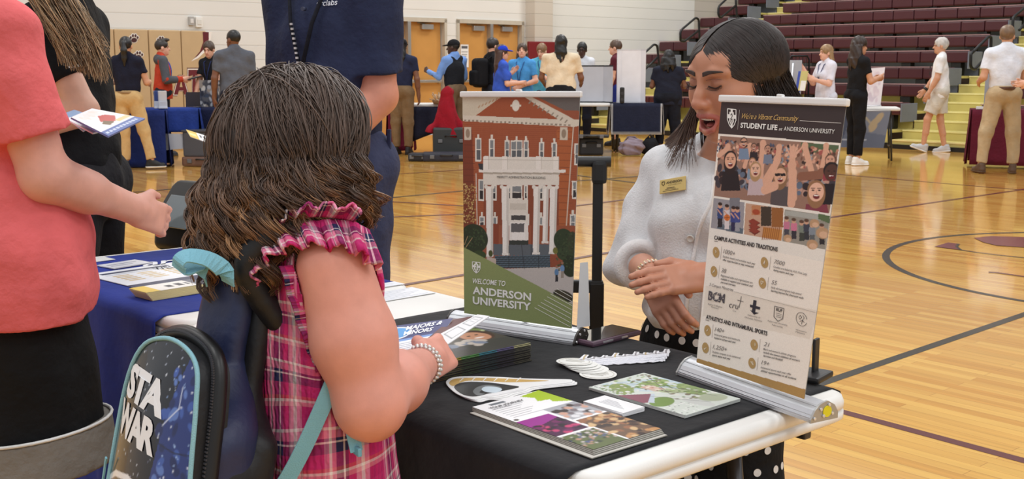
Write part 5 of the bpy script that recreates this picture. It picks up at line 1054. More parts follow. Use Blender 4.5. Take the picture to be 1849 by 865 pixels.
P.speck(*inbox(190, 400, 780, 560), 120, [(60, 56, 64), (150, 152, 160), (96, 110, 130), (190, 150, 136), (44, 36, 40)], (3, 7), 12, 1.3)
def arm(x0, y0, x1, y1, w, c=(218, 168, 142)): pline(P, K6((x0, y0), (x1, y1)), w * .3467 * 1.0, c); pell(P, *h6(x1, y1 - 8), w * .20, w * .24, c)
for a in ((430, 460, 445, 290, 30), (345, 400, 375, 300, 22), (452, 480, 520, 370, 34), (520, 370, 530, 310, 28), (600, 560, 595, 400, 38), (595, 400, 600, 320, 30), (690, 420, 660, 300, 28), (740, 420, 762, 300, 24), (200, 340, 250, 305, 26), (640, 450, 740, 440, 40)): arm(*a[:4], a[4], (140, 94, 74) if a[0] == 640 else (220, 170, 144))
for k in range(5): pline(P, K6((590 + k * 4, 350), (565 + k * 20, 300 - 12 * (k in (1, 2, 3)))), 2.4, (224, 174, 150))
def face(x, y, r, skin, hair, shirt, mouth=True, shades=False, long=True):
    if shirt: ppoly(P, K6((x - r * 1.5, y + r * 4.4), (x - r * 1.2, y + r * 1.6), (x + r * 1.2, y + r * 1.6), (x + r * 1.6, y + r * 4.4)), shirt)
    k = .3467
    if long: pell(P, *h6(x, y + r * .5), r * 1.02 * k, r * 1.6 * k, hair)
    pell(P, *h6(x, y - r * .2), r * 1.0 * k, r * 1.15 * k, hair); pell(P, *h6(x, y + r * .1), r * .86 * k, r * 1.15 * k, skin)
    if shades: prect(P, *h6(x - r * .75, y - r * .3), *h6(x + r * .75, y + r * .1), (26, 24, 26))
    else:
        for q in (-.36, .36): pell(P, *h6(x + q * r, y - r * .12), r * .16 * k, r * .09 * k, (50, 34, 30)); pline(P, K6((x + q * r - r * .2, y - r * .36), (x + q * r + r * .2, y - r * .36)), r * .09 * k, (80, 54, 44))
    if mouth: pell(P, *h6(x, y + r * .66), r * .38 * k, r * .3 * k, (110, 36, 40)); prect(P, *h6(x - r * .28, y + r * .46), *h6(x + r * .28, y + r * .58), (244, 238, 232))
    pline(P, K6((x, y - r * .05), (x + r * .06, y + r * .26)), r * .10 * k, tuple(int(c * .86) for c in skin))
for f in ((340, 275, 20, (206, 156, 132), (70, 50, 42), (120, 140, 166), True, True, False), (395, 300, 16, (190, 140, 118), (54, 40, 36), (40, 36, 40), True, False, False), (470, 310, 17, (196, 150, 126), (60, 44, 40), (120, 130, 150), True, False, False), (388, 380, 20, (222, 172, 148), (150, 112, 80), (130, 150, 170), True, False, True), (780, 365, 24, (214, 164, 140), (110, 80, 62), (150, 60, 70), True, False, True), (265, 365, 36, (222, 170, 142), (36, 28, 28), (30, 28, 32), True, False, True), (405, 415, 30, (230, 184, 158), (176, 140, 100), (196, 176, 180), True, False, True), (535, 445, 36, (222, 174, 146), (140, 106, 76), (84, 78, 80), True, True, True), (785, 425, 38, (84, 54, 44), (30, 24, 24), (30, 26, 30), True, False, False), (712, 525, 42, (232, 184, 160), (150, 110, 78), (130, 60, 74), True, False, True)): face(*f)
for a in ((505, 500, 455, 520, 50), (455, 520, 520, 370, 36), (590, 590, 600, 430, 46)): pline(P, K6((a[0], a[1]), (a[2], a[3])), a[4] * .30, (222, 172, 146))
ppoly(P, K6((100, 540), (172, 549), (772, 637), (850, 650), (800, 900), (100, 760)), (234, 229, 221))
for q, c in ((K6((170, 560), (346, 584), (338, 748), (155, 714)), (152, 150, 156)), (K6((352, 588), (552, 616), (540, 784), (342, 748)), (196, 158, 134)), (K6((558, 620), (774, 650), (750, 824), (543, 784)), (150, 146, 136))): ppoly(P, q, c)
ppoly(P, K6((200, 690), (338, 720), (334, 748), (190, 716)), (92, 108, 120)); prect(P, *h6(262, 560), *h6(320, 640), (120, 122, 130))
for x, y, c, b in ((208, 600, (44, 70, 120), (36, 36, 42)), (247, 610, (210, 200, 204), (214, 206, 208)), (284, 620, (52, 66, 130), (40, 44, 80)), (306, 622, (60, 76, 140), (150, 152, 160))): prect(P, *h6(x - 16, y + 12), *h6(x + 16, y + 66), c); prect(P, *h6(x - 13, y + 66), *h6(x + 13, y + 112), b); pell(P, *h6(x, y), 4, 5.2, (206, 156, 132)); pell(P, *h6(x, y - 9), 4.2, 3, (52, 38, 34)); pline(P, K6((x - 14, y + 20), (x + 8, y + 46)), 2.2, (206, 156, 132))
pell(P, *h6(248, 662), 6, 6, (214, 116, 52)); pline(P, K6((232, 662), (264, 662)), .7, (70, 40, 30)); pline(P, K6((248, 645), (248, 680)), .7, (70, 40, 30))
for k in range(3): ppoly(P, K6((366, 680 + 22 * k), (392, 668 + 22 * k), (430, 690 + 22 * k), (400, 712 + 22 * k)), (142, 60, 46)); pline(P, K6((372, 690 + 22 * k), (402, 704 + 22 * k), (428, 692 + 22 * k)), 1.2, (92, 38, 32))
prect(P, *h6(384, 600), *h6(432, 650), (190, 130, 90)); pell(P, *h6(408, 634), 7, 5, (166, 74, 44)); prect(P, *h6(434, 606), *h6(488, 706), (62, 54, 44)); prect(P, *h6(490, 612), *h6(548, 712), (150, 96, 50)); ppoly(P, K6((446, 712), (544, 726), (538, 780), (440, 764)), (196, 134, 70))
for k in range(9): pline(P, K6((450 + 10 * k, 716), (440 + 10 * k, 776)), 1.6, (150, 92, 44))
ppoly(P, K6((560, 625), (774, 650), (770, 680), (558, 650)), (170, 172, 166)); ppoly(P, K6((720, 640), (776, 650), (772, 690), (720, 668)), (90, 110, 76))
for x, y, c, b in ((566, 672, (196, 120, 146), (70, 70, 80)), (602, 680, (206, 122, 150), (50, 50, 58)), (640, 690, (120, 130, 120), (60, 66, 60)), (664, 684, (60, 66, 80), (50, 54, 60)), (690, 700, (130, 140, 150), (90, 96, 100)), (736, 706, (60, 60, 64), (44, 44, 48))): prect(P, *h6(x - 15, y + 10), *h6(x + 15, y + 50), c); prect(P, *h6(x - 12, y + 50), *h6(x + 12, y + 92), b); pell(P, *h6(x, y), 3.6, 4.4, (206, 160, 134)); pell(P, *h6(x, y - 8), 4, 3, (90, 66, 52))
for x, y, r in ((702, 690, 22), (740, 740, 30), (690, 800, 26), (570, 770, 20)): pell(P, *h6(x, y), r * .36, r * .34, (186, 150, 116)); pell(P, *h6(x + 4, y + 8), r * .24, r * .2, (214, 176, 146))
h7p = lambda *pts: [h7(*p) for p in pts]
ppoly(P, h7p((110, 250), (610, 362), (575, 490), (95, 385)), (231, 221, 208)); ppoly(P, h7p((40, 572), (75, 577), (560, 718), (600, 730), (590, 790), (40, 640)), (178, 142, 86))
P.grain(.03).sheet('printed_sheet', SR.w, PRINT(), br_banner, 'world'); m = MB(); Paint(20, 30, (222, 222, 220)).sheet('sheet_back', [SR.w[i] - SR.n * .0014 for i in (1, 0, 3, 2)], PRINT(), br_banner, 'world')
m = MB(); GOLD, DK, GY = (214, 178, 108), (52, 48, 50), (120, 114, 112)
SR.text(m, "We're a Vibrant Community", h6(330, 152), h6(630, 166), 9.5, GOLD, -.004, .45, space=.92); SR.stroke(m, [h6(638, 163), h6(836, 175)], .8, (230, 226, 220)); SR.text(m, 'STUDENT LIFE', h6(322, 198), h6(522, 211), 8.6, WHT, .03); SR.text(m, 'at', h6(530, 213), h6(549, 214), 6, WHT, 0, .3); SR.text(m, 'ANDERSON UNIVERSITY', h6(556, 214), h6(804, 230), 7.4, WHT, .0); SR.stroke(m, [h6(317, 108), h6(306, 208)], .7, (190, 186, 180)); crest(SR, m, *h6(272, 150), 17, 32, WHT, (56, 46, 46), .1)
prt = lambda x, y, s, w, hh, c=GY, b=0.0, sh=0.0: SR.text(m, s, h7(x, y), h7(x + w, y + w * .235), hh * .4046, c, b, sh)
SR.text(m, 'CAMPUS ACTIVITIES AND TRADITIONS', h7(150, 45), h7(446, 101), 7, DK, .03); SR.stroke(m, [h7(150, 52), h7(168, 56)], .8, DK); SR.text(m, 'ATHLETICS AND INTRAMURAL SPORTS', h7(112, 398), h7(398, 478), 7, DK, .03); SR.stroke(m, [h7(110, 404), h7(128, 409)], .8, DK)
SR.stroke(m, [h7(248, 280), h7(603, 370)], .5, (150, 142, 136))
for cx, cy, n, lines, lx in ((160, 103, '1000+', ('Student events and activities each year', 'offer opportunities to stay connected'), 195), (150, 188, '38', ('Registered clubs and organizations are', 'available to support your academic and', 'personal interests'), 186), (388, 150, '7000', ("Cookies are baked by AU's First Lady", 'during exams each year'), 430), (378, 242, '55', ('Study abroad programs help extend', 'learning beyond the classroom walls'), 418), (120, 452, '140+', ('Intramural games and events are', 'hosted on campus each year'), 155), (110, 530, '1,250+', ('Students compete on the intramural', 'sports teams each year'), 146), (340, 520, '21', ("Men's and women's athletic programs", "include the newest additions of women's", 'lacrosse and football'), 383), (330, 603, '19+', ('Intramural sports each year offer', 'athletic opportunities to all students'), 371)):
    SR.shape(m, [h7(cx + 16.5 * math.cos(a), cy + 24 * math.sin(a) + 4 * math.cos(a)) for a in np.linspace(0, 6.283, 24, endpoint=False)], (182, 150, 98)); g = np.random.default_rng(cx)
    SR.stroke(m, [h7(cx + g.uniform(-7, 7), cy + g.uniform(-10, 10)) for _ in range(4)], .9, (236, 226, 208), .0012, True); SR.stroke(m, [h7(cx + 28, cy - 26), h7(cx + 22, cy + 32)], .5, (150, 142, 138))
    prt(lx, cy + 4, n, 11 * len(n) + 2, 19, GY, 0, .25)
    for i, s in enumerate(lines): prt(lx - 2, cy + 22 + i * 15, s, len(s) * 3.95, 9, GY if i == 0 else DK, .012, .2)
prt(128, 252, '5 Campus Ministries', 116, 13, (90, 84, 84), 0, .25); SR.text(m, 'BCM', h7(122, 312), h7(202, 330), 15, (84, 82, 88), .04)
g = np.random.default_rng(3); [SR.shape(m, [h7(x + dx, y + dy + x * .0) for dx, dy in ((0, 0), (4, 1), (4, 4), (0, 3))], (222, 214, 204), .0012) for x, y in zip(g.uniform(122, 198, 26), g.uniform(278, 324, 26))]
prt(122, 336, 'Baptist Collegiate', 70, 7); prt(138, 350, 'Ministry', 36, 7); SR.text(m, 'cru', h7(224, 350), h7(268, 360), 11, (96, 92, 92), 0, .15); SR.stroke(m, [h7(282, 302), h7(272, 352)], 1.0, (96, 92, 92)); SR.stroke(m, [h7(264, 318), h7(292, 326)], 1.0, (96, 92, 92)); prt(242, 368, 'Cru', 16, 7)
for pts in (((338, 318), (352, 321), (344, 380), (330, 372)), ((322, 338), (368, 350), (366, 362), (322, 350)), ((322, 362), (340, 384), (362, 376), (340, 372))): SR.shape(m, h7p(*pts), (48, 50, 60))
prt(312, 388, 'Fellowship of', 56, 7); prt(298, 398, 'Christian Athletes', 78, 7)
SR.stroke(m, h7p((432, 345), (472, 355), (466, 402), (445, 413), (428, 392)), .9, (60, 58, 60), closed=True); SR.text(m, 'RUF', h7(438, 366), h7(464, 373), 6, (60, 58, 60), .02); [SR.stroke(m, h7p((437, 376 + 8 * k), (462, 382 + 8 * k)), .6, (60, 58, 60)) for k in range(3)]
prt(402, 414, 'Reformed University', 84, 7); prt(420, 432, 'Fellowship', 46, 7); SR.stroke(m, [h7(545 + 22 * math.cos(a), 402 + 30 * math.sin(a) + 5 * math.cos(a)) for a in np.linspace(.4, 6.1, 26)], .7, (60, 58, 60))
SR.stroke(m, h7p((534, 392), (540, 384), (546, 394), (538, 402), (534, 394)), .7, (60, 58, 60)); SR.stroke(m, h7p((550, 384), (556, 396), (548, 406), (545, 424)), .7, (60, 58, 60)); SR.stroke(m, h7p((538, 412), (548, 406), (556, 416)), .7, (60, 58, 60)); prt(520, 452, "Women's", 44, 7); prt(520, 462, 'Ministry', 38, 7)
m.build('lettering', PRINT(), br_banner, 'world')
# ---- printed things on the black cloth
def flat(name, label, cat, a0, a1, b0, b1, z, th, paint, rot=0.0, group=None, cov=True, bev=0.0, edge=(236, 236, 234)):
    """sheet-like thing lying on the table: body plus printed face; picture x runs along +b, picture y along -a (seen from the front)"""
    c = T((a0 + a1) / 2, (b0 + b1) / 2, z); t = thing(name, label, cat, c, TROT + rot, group); L, Wd = a1 - a0, b1 - b0
    MB().box((0, 0, th / 2), (L, Wd, th), edge, bev=bev).build('sheet', PRINT(), t)
    if paint is not None: paint.sheet('print', [(-L / 2, -Wd / 2, th + .0004), (-L / 2, Wd / 2, th + .0004), (L / 2, Wd / 2, th + .0004), (L / 2, -Wd / 2, th + .0004)], PRINT(), t)
    return t
z0 = TZ + .0042
# flyers
P = Paint(64, 128, (242, 242, 244)); P.poly([(42, 4), (64, 0), (64, 38), (52, 30), (54, 24), (44, 22), (48, 14)], (168, 196, 40)); P.rect(0, 50, 30, 92, (150, 40, 140)); P.poly([(0, 70), (30, 60), (30, 92), (0, 92)], (70, 24, 66)); P.speck(2, 66, 28, 92, 26, [(30, 16, 34), (190, 60, 110), (110, 30, 90)], (1.5, 4), 2)
P.rect(33, 40, 64, 72, (170, 172, 178)); P.speck(34, 44, 63, 72, 22, [(60, 50, 50), (206, 160, 140), (220, 220, 224), (120, 110, 116)], (2, 4), 3); P.rect(33, 75, 64, 128, (110, 84, 64)); P.speck(34, 76, 63, 127, 60, [(190, 140, 90), (60, 44, 40), (150, 100, 70), (210, 176, 130)], (1.5, 4), 4); P.rect(0, 95, 31, 128, (92, 104, 60)); P.speck(0, 95, 31, 120, 70, [(200, 190, 190), (50, 60, 50), (80, 90, 130), (180, 140, 120)], (.8, 2), 5)
for k in range(7): P.rect(6, 16 + 4 * k, 34 - (k % 3) * 4, 17.2 + 4 * k, (170, 170, 176))
P.rect(12, 4, 26, 8, (110, 116, 124)); P.ell(4, 46, 2, 2, (70, 60, 56))
for k in range(9):
    o = flat('flyer', 'your journey flyer with purple and green photos, topmost of its pile on the black cloth' if k == 8 else 'flyer in the fanned pile beneath the your journey flyer', 'flyer', .028 - .0012 * (8 - k) - (.004 if k < 2 else 0), .292 + .0005 * k - (.004 if k < 2 else 0), .058 - .0006 * (8 - k) - (.008 if k < 2 else 0), .200, z0 + .0008 * k, .0007, P if k == 8 else None, .004 * (k - 8) * .5, 'pile of your journey flyers', edge=(196, 192, 184) if k % 2 else (112, 110, 102))
    if k == 8:
        fs = Sheet([T(.292, .058, z0 + .0078), T(.292, .200, z0 + .0078), T(.028, .200, z0 + .0078), T(.028, .058, z0 + .0078)], [(0, 0), (64, 0), (64, 128), (0, 128)]); m = MB(); fs.text(m, 'YOUR JOURNEY', (6, 12.5), (38, 12.5), 3.4, (60, 60, 66), .02); fs.text(m, 'IS A JOURNEY', (7, 15.5), (24, 15.5), 1.8, (110, 110, 116)); m.build('lettering', PRINT(), o, 'world')
# business cards
for k in range(8):
    P = None
    if k == 7:
        P = Paint(22, 36, (244, 244, 246)); [P.rect(7 + 2 * j, 8, 8 + 2 * j, 30 - 3 * j, (176, 178, 184)) for j in range(5)]
    flat('business_card', 'white business card on top of its small stack between flyers and map' if k == 7 else 'business card beneath the top card of the small stack', 'card', .119, .205, .214, .264, z0 + .0008 * k, .0007, P, .01 * ((k * 37) % 5 - 2), 'stack of white business cards', edge=(246, 246, 248))
# map postcard stack
P = Paint(96, 144, (214, 222, 214)); P.poly([(20, 0), (96, 30), (96, 90), (40, 60), (16, 30)], (196, 214, 222))
for k, (x, y, a, b, c) in enumerate([(66, 40, 26, 13, (150, 172, 110)), (84, 84, 14, 26, (140, 164, 104)), (24, 30, 14, 22, (142, 160, 90)), (60, 70, 22, 10, (176, 190, 150)), (20, 94, 13, 20, (120, 150, 80)), (50, 120, 22, 10, (206, 210, 206)), (76, 120, 14, 18, (176, 186, 160))]): P.ell(x, y, a, b, c, .3 * k)
P.speck(40, 4, 94, 110, 120, [(110, 140, 80), (160, 180, 120), (206, 214, 200), (130, 120, 100), (226, 228, 220)], (1, 4), 9); P.speck(4, 6, 40, 50, 60, [(120, 146, 84), (226, 226, 222), (150, 160, 120)], (1, 3), 10)
P.poly([(0, 44), (34, 66), (6, 86), (0, 84)], (140, 84, 100)); P.poly([(34, 66), (38, 68), (10, 92), (6, 86)], (196, 208, 220)); P.rect(44, 40, 60, 62, (216, 190, 176)); P.speck(44, 40, 62, 64, 14, [(206, 150, 130), (236, 226, 210), (160, 130, 120)], (1, 3), 12)
for a, b in (((30, 20), (70, 100)), ((40, 10), (90, 96)), ((20, 60), (60, 130)), ((64, 20), (84, 120)), ((90, 8), (50, 80))): P.line([a, b], .8, (90, 96, 96))
P.speck(0, 0, 16, 40, 40, [(240, 240, 238), (120, 124, 122)], (.6, 1.6), 21); P.speck(0, 108, 40, 144, 50, [(240, 240, 238), (130, 134, 132)], (.6, 1.6), 22)
for k in range(3): flat('campus_map', 'hand drawn campus map card with green lawns, topmost of its little stack' if k == 2 else 'map card beneath the hand drawn campus map', 'map', .052, .262, .283, .420, z0 + .0015 * k, .0013, P if k == 2 else None, .004 * (k - 1), 'campus map cards', edge=(206, 210, 206))
# magazines
P = Paint(110, 84, (70, 66, 60)); P.rect(0, 0, 110, 34, (150, 160, 110)); P.speck(0, 0, 110, 36, 120, [(120, 140, 80), (200, 206, 160), (230, 230, 214), (90, 104, 64)], (2, 5), 4)
for x, y, s, c, h in ((70, 26, 13, (206, 150, 126), (60, 40, 34)), (92, 40, 13, (196, 140, 110), (70, 44, 36)), (46, 34, 12, (216, 164, 140), (110, 70, 50)), (24, 26, 11, (190, 134, 108), (50, 36, 32))): P.ell(x, y, s * 1.2, s * 1.3, h); P.ell(x, y + 3, s * .85, s, c); P.rect(x - 5, y - 1, x - 2, y + 1, (40, 30, 28)); P.rect(x + 2, y - 1, x + 5, y + 1, (40, 30, 28)); P.ell(x, y + 8, 4, 1.6, (240, 230, 224))
P.rect(0, 58, 110, 84, (56, 56, 54)); P.speck(20, 52, 90, 66, 30, [(120, 130, 150), (60, 60, 66), (190, 180, 170)], (3, 6), 6)
RB = [(196, 60, 60), (214, 130, 60), (206, 190, 70), (100, 170, 90), (70, 150, 170), (120, 110, 160), (206, 200, 150)]
for k in range(15):
    a0, b0, b1 = .466 + .0008 * ((k * 7) % 5), .05, .338 - .0008 * ((k * 3) % 4)
    o = flat('magazine', 'glossy magazine with smiling faces, topmost of the thick stack by the banner' if k == 14 else 'magazine in the thick stack under the girl\'s hand, beneath the top one', 'magazine', a0, a0 + .214, b0, b1, z0 + .0023 * k, .0021, None, .0, 'stack of magazines', edge=(54, 50, 48))
    L, Wd = .214, b1 - b0; m = MB()
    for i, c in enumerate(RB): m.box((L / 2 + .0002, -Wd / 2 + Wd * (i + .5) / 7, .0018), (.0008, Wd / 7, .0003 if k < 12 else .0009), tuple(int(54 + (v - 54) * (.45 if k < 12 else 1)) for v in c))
    m.build('spine', PRINT(), o)
    if k == 14: P.sheet('cover_print', [(-L / 2, -Wd / 2, .0026), (-L / 2, Wd / 2, .0026), (L / 2, Wd / 2, .0026), (L / 2, -Wd / 2, .0026)], PRINT(), o)
# round stickers
for k, (px, py, dz) in enumerate(((1080, 676.5, 0), (1066, 668, .5), (1058, 666, 1), (1052, 664, 1.8), (1046, 662, 2.6), (1037, 659.5, 3.4))):
    q = at_z(px, py, z0); t = thing('round_sticker', 'round white sticker lying on top of its loose pile' if k == 5 else 'round white sticker lying apart in front of the pile' if k == 0 else 'round white sticker within the loose pile', 'sticker', q + V3(0, 0, .0006 + .0017 * dz), TROT + .5, 'round white stickers')
    R = rx(-.03 * k * .4); n = 40; th = np.linspace(0, 2 * math.pi, n, endpoint=False); m = MB(); m.prism(np.c_[.033 * np.cos(th), .033 * np.sin(th)], .0007, (240, 240, 236), R); m.build('paper_disc', PRINT(), t)
    if k in (0, 5):
        m = MB()
        for i in range(4): m.box((0, .012 - .007 * i, .0011), (.036 - .006 * abs(i - 1), .0012, .0002), (176, 172, 160), R)
        th2 = np.linspace(0, 2 * math.pi, 41); m.tube([R @ V3(.028 * math.cos(a), .028 * math.sin(a), .0010) for a in th2], .0003, (190, 184, 168), 4, False); m.build('faint_print', PRINT(), t)
# script stickers: die-cut white slanted strokes
for k in range(9):
    q = at_z(1122 + 1.2 * k - 4, 653 - .8 * k + 3, z0); t = thing('script_sticker', 'die-cut white script sticker, topmost of the pile near the phone' if k == 8 else 'die-cut white script sticker within the pile near the phone', 'sticker', q + V3(0, 0, .0007 * k), TROT + math.radians(62) + .03 * (k % 3), 'die-cut script stickers')
    m, m2, m3 = MB(), MB(), MB(); g = np.random.default_rng(k)
    xs = np.linspace(-.082, .082, 9)
    base = [(x, .003 * math.sin(i * 2.1)) for i, x in enumerate(np.linspace(-.085, .085, 24))]
    def ribbon(mm, pts, w, z, col):
        pts = np.asarray(pts, float); d = np.gradient(pts, axis=0); d /= np.linalg.norm(d, axis=1)[:, None] + 1e-9; n = np.c_[-d[:, 1], d[:, 0]]; K = len(pts)
        V = np.concatenate([np.c_[pts + n * w / 2, np.full(K, z)], np.c_[pts - n * w / 2, np.full(K, z)], np.c_[pts + n * w / 2, np.full(K, z - .0009)], np.c_[pts - n * w / 2, np.full(K, z - .0009)]])
        F = [(K + i, K + i + 1, i + 1, i) for i in range(K - 1)] + [(i, i + 1, 2 * K + i + 1, 2 * K + i) for i in range(K - 1)] + [(3 * K + i, 3 * K + i + 1, K + i + 1, K + i) for i in range(K - 1)] + [(0, 2 * K, 3 * K, K), (K - 1, 2 * K - 1, 4 * K - 1, 3 * K - 1)]; mm.add(V, F, col)
    ribbon(m, base, .016, .0012, (232, 232, 238))
    for i, x in enumerate(xs): h = (.030, .012, .016, .026, .013, .024, .014, .020, .026)[i]; ribbon(m, [(x, -.006), (x + h * .28, h * .5), (x + h * .6, h)], .0095, .0013 + .00002 * i, (236, 236, 240)); ribbon(m2, [(x, -.003), (x + h * .28, h * .5), (x + h * .56, h * .93)], .0032, .0017, (150, 146, 150) if i % 3 else (190, 170, 130))
    m.build('die_cut_paper', PRINT(), t); ribbon(m2, [(a, b) for a, b in base], .003, .0016, (160, 156, 160)); m2.build('script_print', PRINT(), t)
# eagle-wing sticker
G8 = lambda x, y: at_z(780 + x * .3295, 580 + y * .3295, z0)
def spline(pts, n=4):
    pts = np.asarray(pts, float); N = len(pts); out = []
    for i in range(N):
        p0, p1, p2, p3 = pts[i - 1], pts[i], pts[(i + 1) % N], pts[(i + 2) % N]
        for t in np.arange(n) / n: out.append(.5 * ((2 * p1) + (-p0 + p2) * t + (2 * p0 - 5 * p1 + 4 * p2 - p3) * t * t + (-p0 + 3 * p1 - 3 * p2 + p3) * t ** 3))
    return out
OUT = [(78, 352), (92, 328), (140, 315), (230, 312), (360, 316), (500, 324), (640, 328), (755, 330), (768, 338), (755, 347), (650, 358), (540, 372), (500, 388), (440, 402), (400, 418), (340, 428), (285, 428), (235, 440), (170, 424), (118, 396)]
for k in range(3):
    org = G8(330, 370); t = thing('die_cut_sticker', 'tan and black die-cut wing shaped sticker, topmost of three' if k == 2 else 'white edged die-cut sticker beneath the tan and black one', 'sticker', org + V3(0, 0, .0012 * k), 0, 'wing shaped stickers'); dx = (2 - k) * V3(.004, -.003, 0)
    fl8 = lambda pts, z: [G8(*p) - org + dx * 1 + V3(0, 0, z) for p in pts]
    def slab(pts, z, th, col, m):
        V = fl8(pts, z); n = len(V); V = np.concatenate([V, np.array(V) - V3(0, 0, th)]); m.add(V, [tuple(range(n))[::-1], tuple(n + i for i in range(n))] + [(i, (i + 1) % n, n + (i + 1) % n, n + i) for i in range(n)], col)
    m = MB(); slab(spline(OUT), .0012, .001, (242, 242, 242), m); m.build('die_cut_paper', PRINT(), t)
    if k == 2:
        m = MB(); slab(spline([(94, 352), (112, 332), (160, 324), (260, 322), (400, 326), (520, 332), (640, 338), (520, 344), (400, 346), (270, 338), (180, 340), (120, 366)]), .0015, .0002, (210, 172, 104), m)
        slab(spline([(122, 376), (150, 352), (220, 344), (330, 350), (420, 362), (478, 372), (420, 388), (330, 404), (240, 424), (170, 414)]), .0016, .0002, (52, 52, 54), m); slab(spline([(225, 400), (245, 376), (300, 362), (372, 372), (380, 392), (330, 384), (285, 386), (260, 404), (290, 412), (250, 420)]), .0018, .0002, (120, 124, 126), m); slab(spline([(272, 388), (292, 372), (352, 374), (384, 388), (352, 404), (300, 402)]), .0019, .0002, (206, 220, 230), m)
        slab(spline([(300, 412), (350, 404), (420, 392), (470, 382), (500, 384), (440, 400), (380, 414), (320, 424), (270, 428)]), .0017, .0002, (238, 238, 240), m)
        for i in range(6): x = 170 + 62 * i; slab([(x, 322), (x + 10, 321), (x - 16, 342), (x - 20, 342)], .0017, .0002, (240, 238, 232), m)
        m.build('wing_print', PRINT(), t)
# phone
t = thing('smartphone', 'dark glossy smartphone in a clear purple case lying by the brick building banner', 'phone', T(.5045, .5645, z0), TROT + .06)
MB().box((0, 0, .0055), (.080, .150, .011), (92, 70, 84), bev=.005).build('case', mat('clear_case', None, .4), t); MB().box((0, 0, .0108), (.070, .140, .0016), (12, 12, 14), bev=.0008).build('screen', mat('glass_screen', None, .08, coat=1, spec=.8), t)
m = MB(); m.box((.0402, -.03, .006), (.001, .03, .004), (190, 186, 190), bev=.0004).box((.0402, .02, .006), (.001, .018, .004), (190, 186, 190), bev=.0004); m.build('side_button', METALC(), t)
# small black stand behind the right banner
q = at_z(1467, 684, z0); t = thing('phone_stand', 'small black stand with a thin upright post behind the student life banner', 'stand', q, TROT + .2); MB().box((0, 0, .006), (.05, .07, .012), (26, 26, 28), bev=.005).build('base', PLASTIC(), t); MB().box((0, .01, .04), (.006, .02, .06), (30, 30, 32), bev=.002).build('post', PLASTIC(), t)
# ---- papers on the white end of the table
for a0, a1, b0, b1, lab, n in ((1.10, 1.195, .43, .60, 'white printed list lying on the bare white tabletop behind the child', 7), (1.24, 1.285, .42, .61, 'strip of white paper at the seam between the two tables', 4)):
    P = Paint(40, 40, (238, 240, 246)); [P.rect(4, 4 + 5 * k, 36 - 5 * (k % 3), 5.2 + 5 * k, (150, 156, 170)) for k in range(n)]; flat('paper_sheet', lab, 'paper', a0, a1, b0, b1, TZ + .0015, .0008, P, .02)
# ---- on the blue cloth
P = Paint(80, 90, (236, 238, 244)); P.rect(0, 66, 80, 90, (38, 44, 84)); P.rect(8, 8, 60, 14, (70, 76, 100)); [P.rect(10 + 18 * i, 24 + 6 * k, 22 + 18 * i, 27 + 6 * k, (206, 176, 110)) for i in range(3) for k in range(5)]; P.rect(58, 30, 76, 56, (96, 124, 196)); [P.rect(8, 17 + 2.4 * k, 50, 18 + 2.4 * k, (170, 174, 190)) for k in range(2)]
flat('flyer', 'white flyer with gold table and navy edge on the royal blue cloth', 'flyer', 1.60, 1.90, .06, .36, TZ + .0045, .001, P, .12); flat('flyer', 'white flyer with navy stripes farther back on the royal blue cloth', 'flyer', 1.46, 1.64, .24, .50, TZ + .006, .001, P, -.25)
P = Paint(40, 24, (226, 226, 232)); P.rect(4, 8, 34, 10, (120, 124, 150)); P.rect(4, 14, 26, 16, (150, 152, 170)); flat('postcard', 'pale grey postcard beside the flyer on the royal blue cloth', 'card', 1.93, 2.01, .13, .25, TZ + .0045, .002, P, .2); flat('paper_sheet', 'white paper at the far corner of the royal blue cloth', 'paper', 2.06, 2.14, .05, .20, TZ + .0045, .001, None, .1)
P = Paint(60, 26, (240, 238, 232)); P.rect(0, 0, 14, 26, (232, 200, 80)); P.rect(50, 0, 60, 26, (110, 112, 124)); P.rect(26, 10, 32, 18, (60, 60, 70)); P.rect(36, 8, 42, 18, (60, 60, 70)); P.rect(45, 9, 48, 17, (80, 80, 90))
for k in range(6): 
    t = flat('leaflet', 'white and yellow leaflet on top of the curled pile on the blue cloth' if k == 5 else 'leaflet beneath the top one in the curled yellow pile', 'leaflet', 1.455 + .0018 * k, 1.535 + .0018 * k, .035 - .002 * k, .20 - .002 * k, TZ + .0045 + .0032 * k, .003, P if k == 5 else None, .1, 'curled pile of yellow leaflets', edge=(214, 200, 150))
q = V3(-1.03, 3.62, .70); t = thing('monitor', 'black cased machine with slanted grey screen on a stand behind the blue table', 'monitor', q, R_(-40)); MB().box((0, .02, -.34), (.2, .2, .68), (24, 24, 26), bev=.02).box((0, .02, -.68), (.34, .34, .03), (24, 24, 26), bev=.008).build('stand', PLASTIC(), t)
S = SDF((-.2, -.2, -.02), (.2, .2, .26), .004); S.box((0, .03, .10), (.115, .10, .115), rx(-.12), rad=.03, k=0); S.cut((0, -.05, .12), V3(0, -1, .75)); S.cut((0, 0, .0), (0, 0, -1)); S.build('housing', PLASTIC(), t, col=(22, 22, 24))
c = V3(0, -.05, .12); nn = unit(V3(0, -1, .75)); up = unit(V3(0, .75, 1)); MB().box(c + nn * .002 + up * .006, (.17, .115, .006), (120, 128, 130), np.stack([V3(1, 0, 0), up, nn], 1), .003).build('screen', mat('grey_screen', None, .12, coat=.6), t)
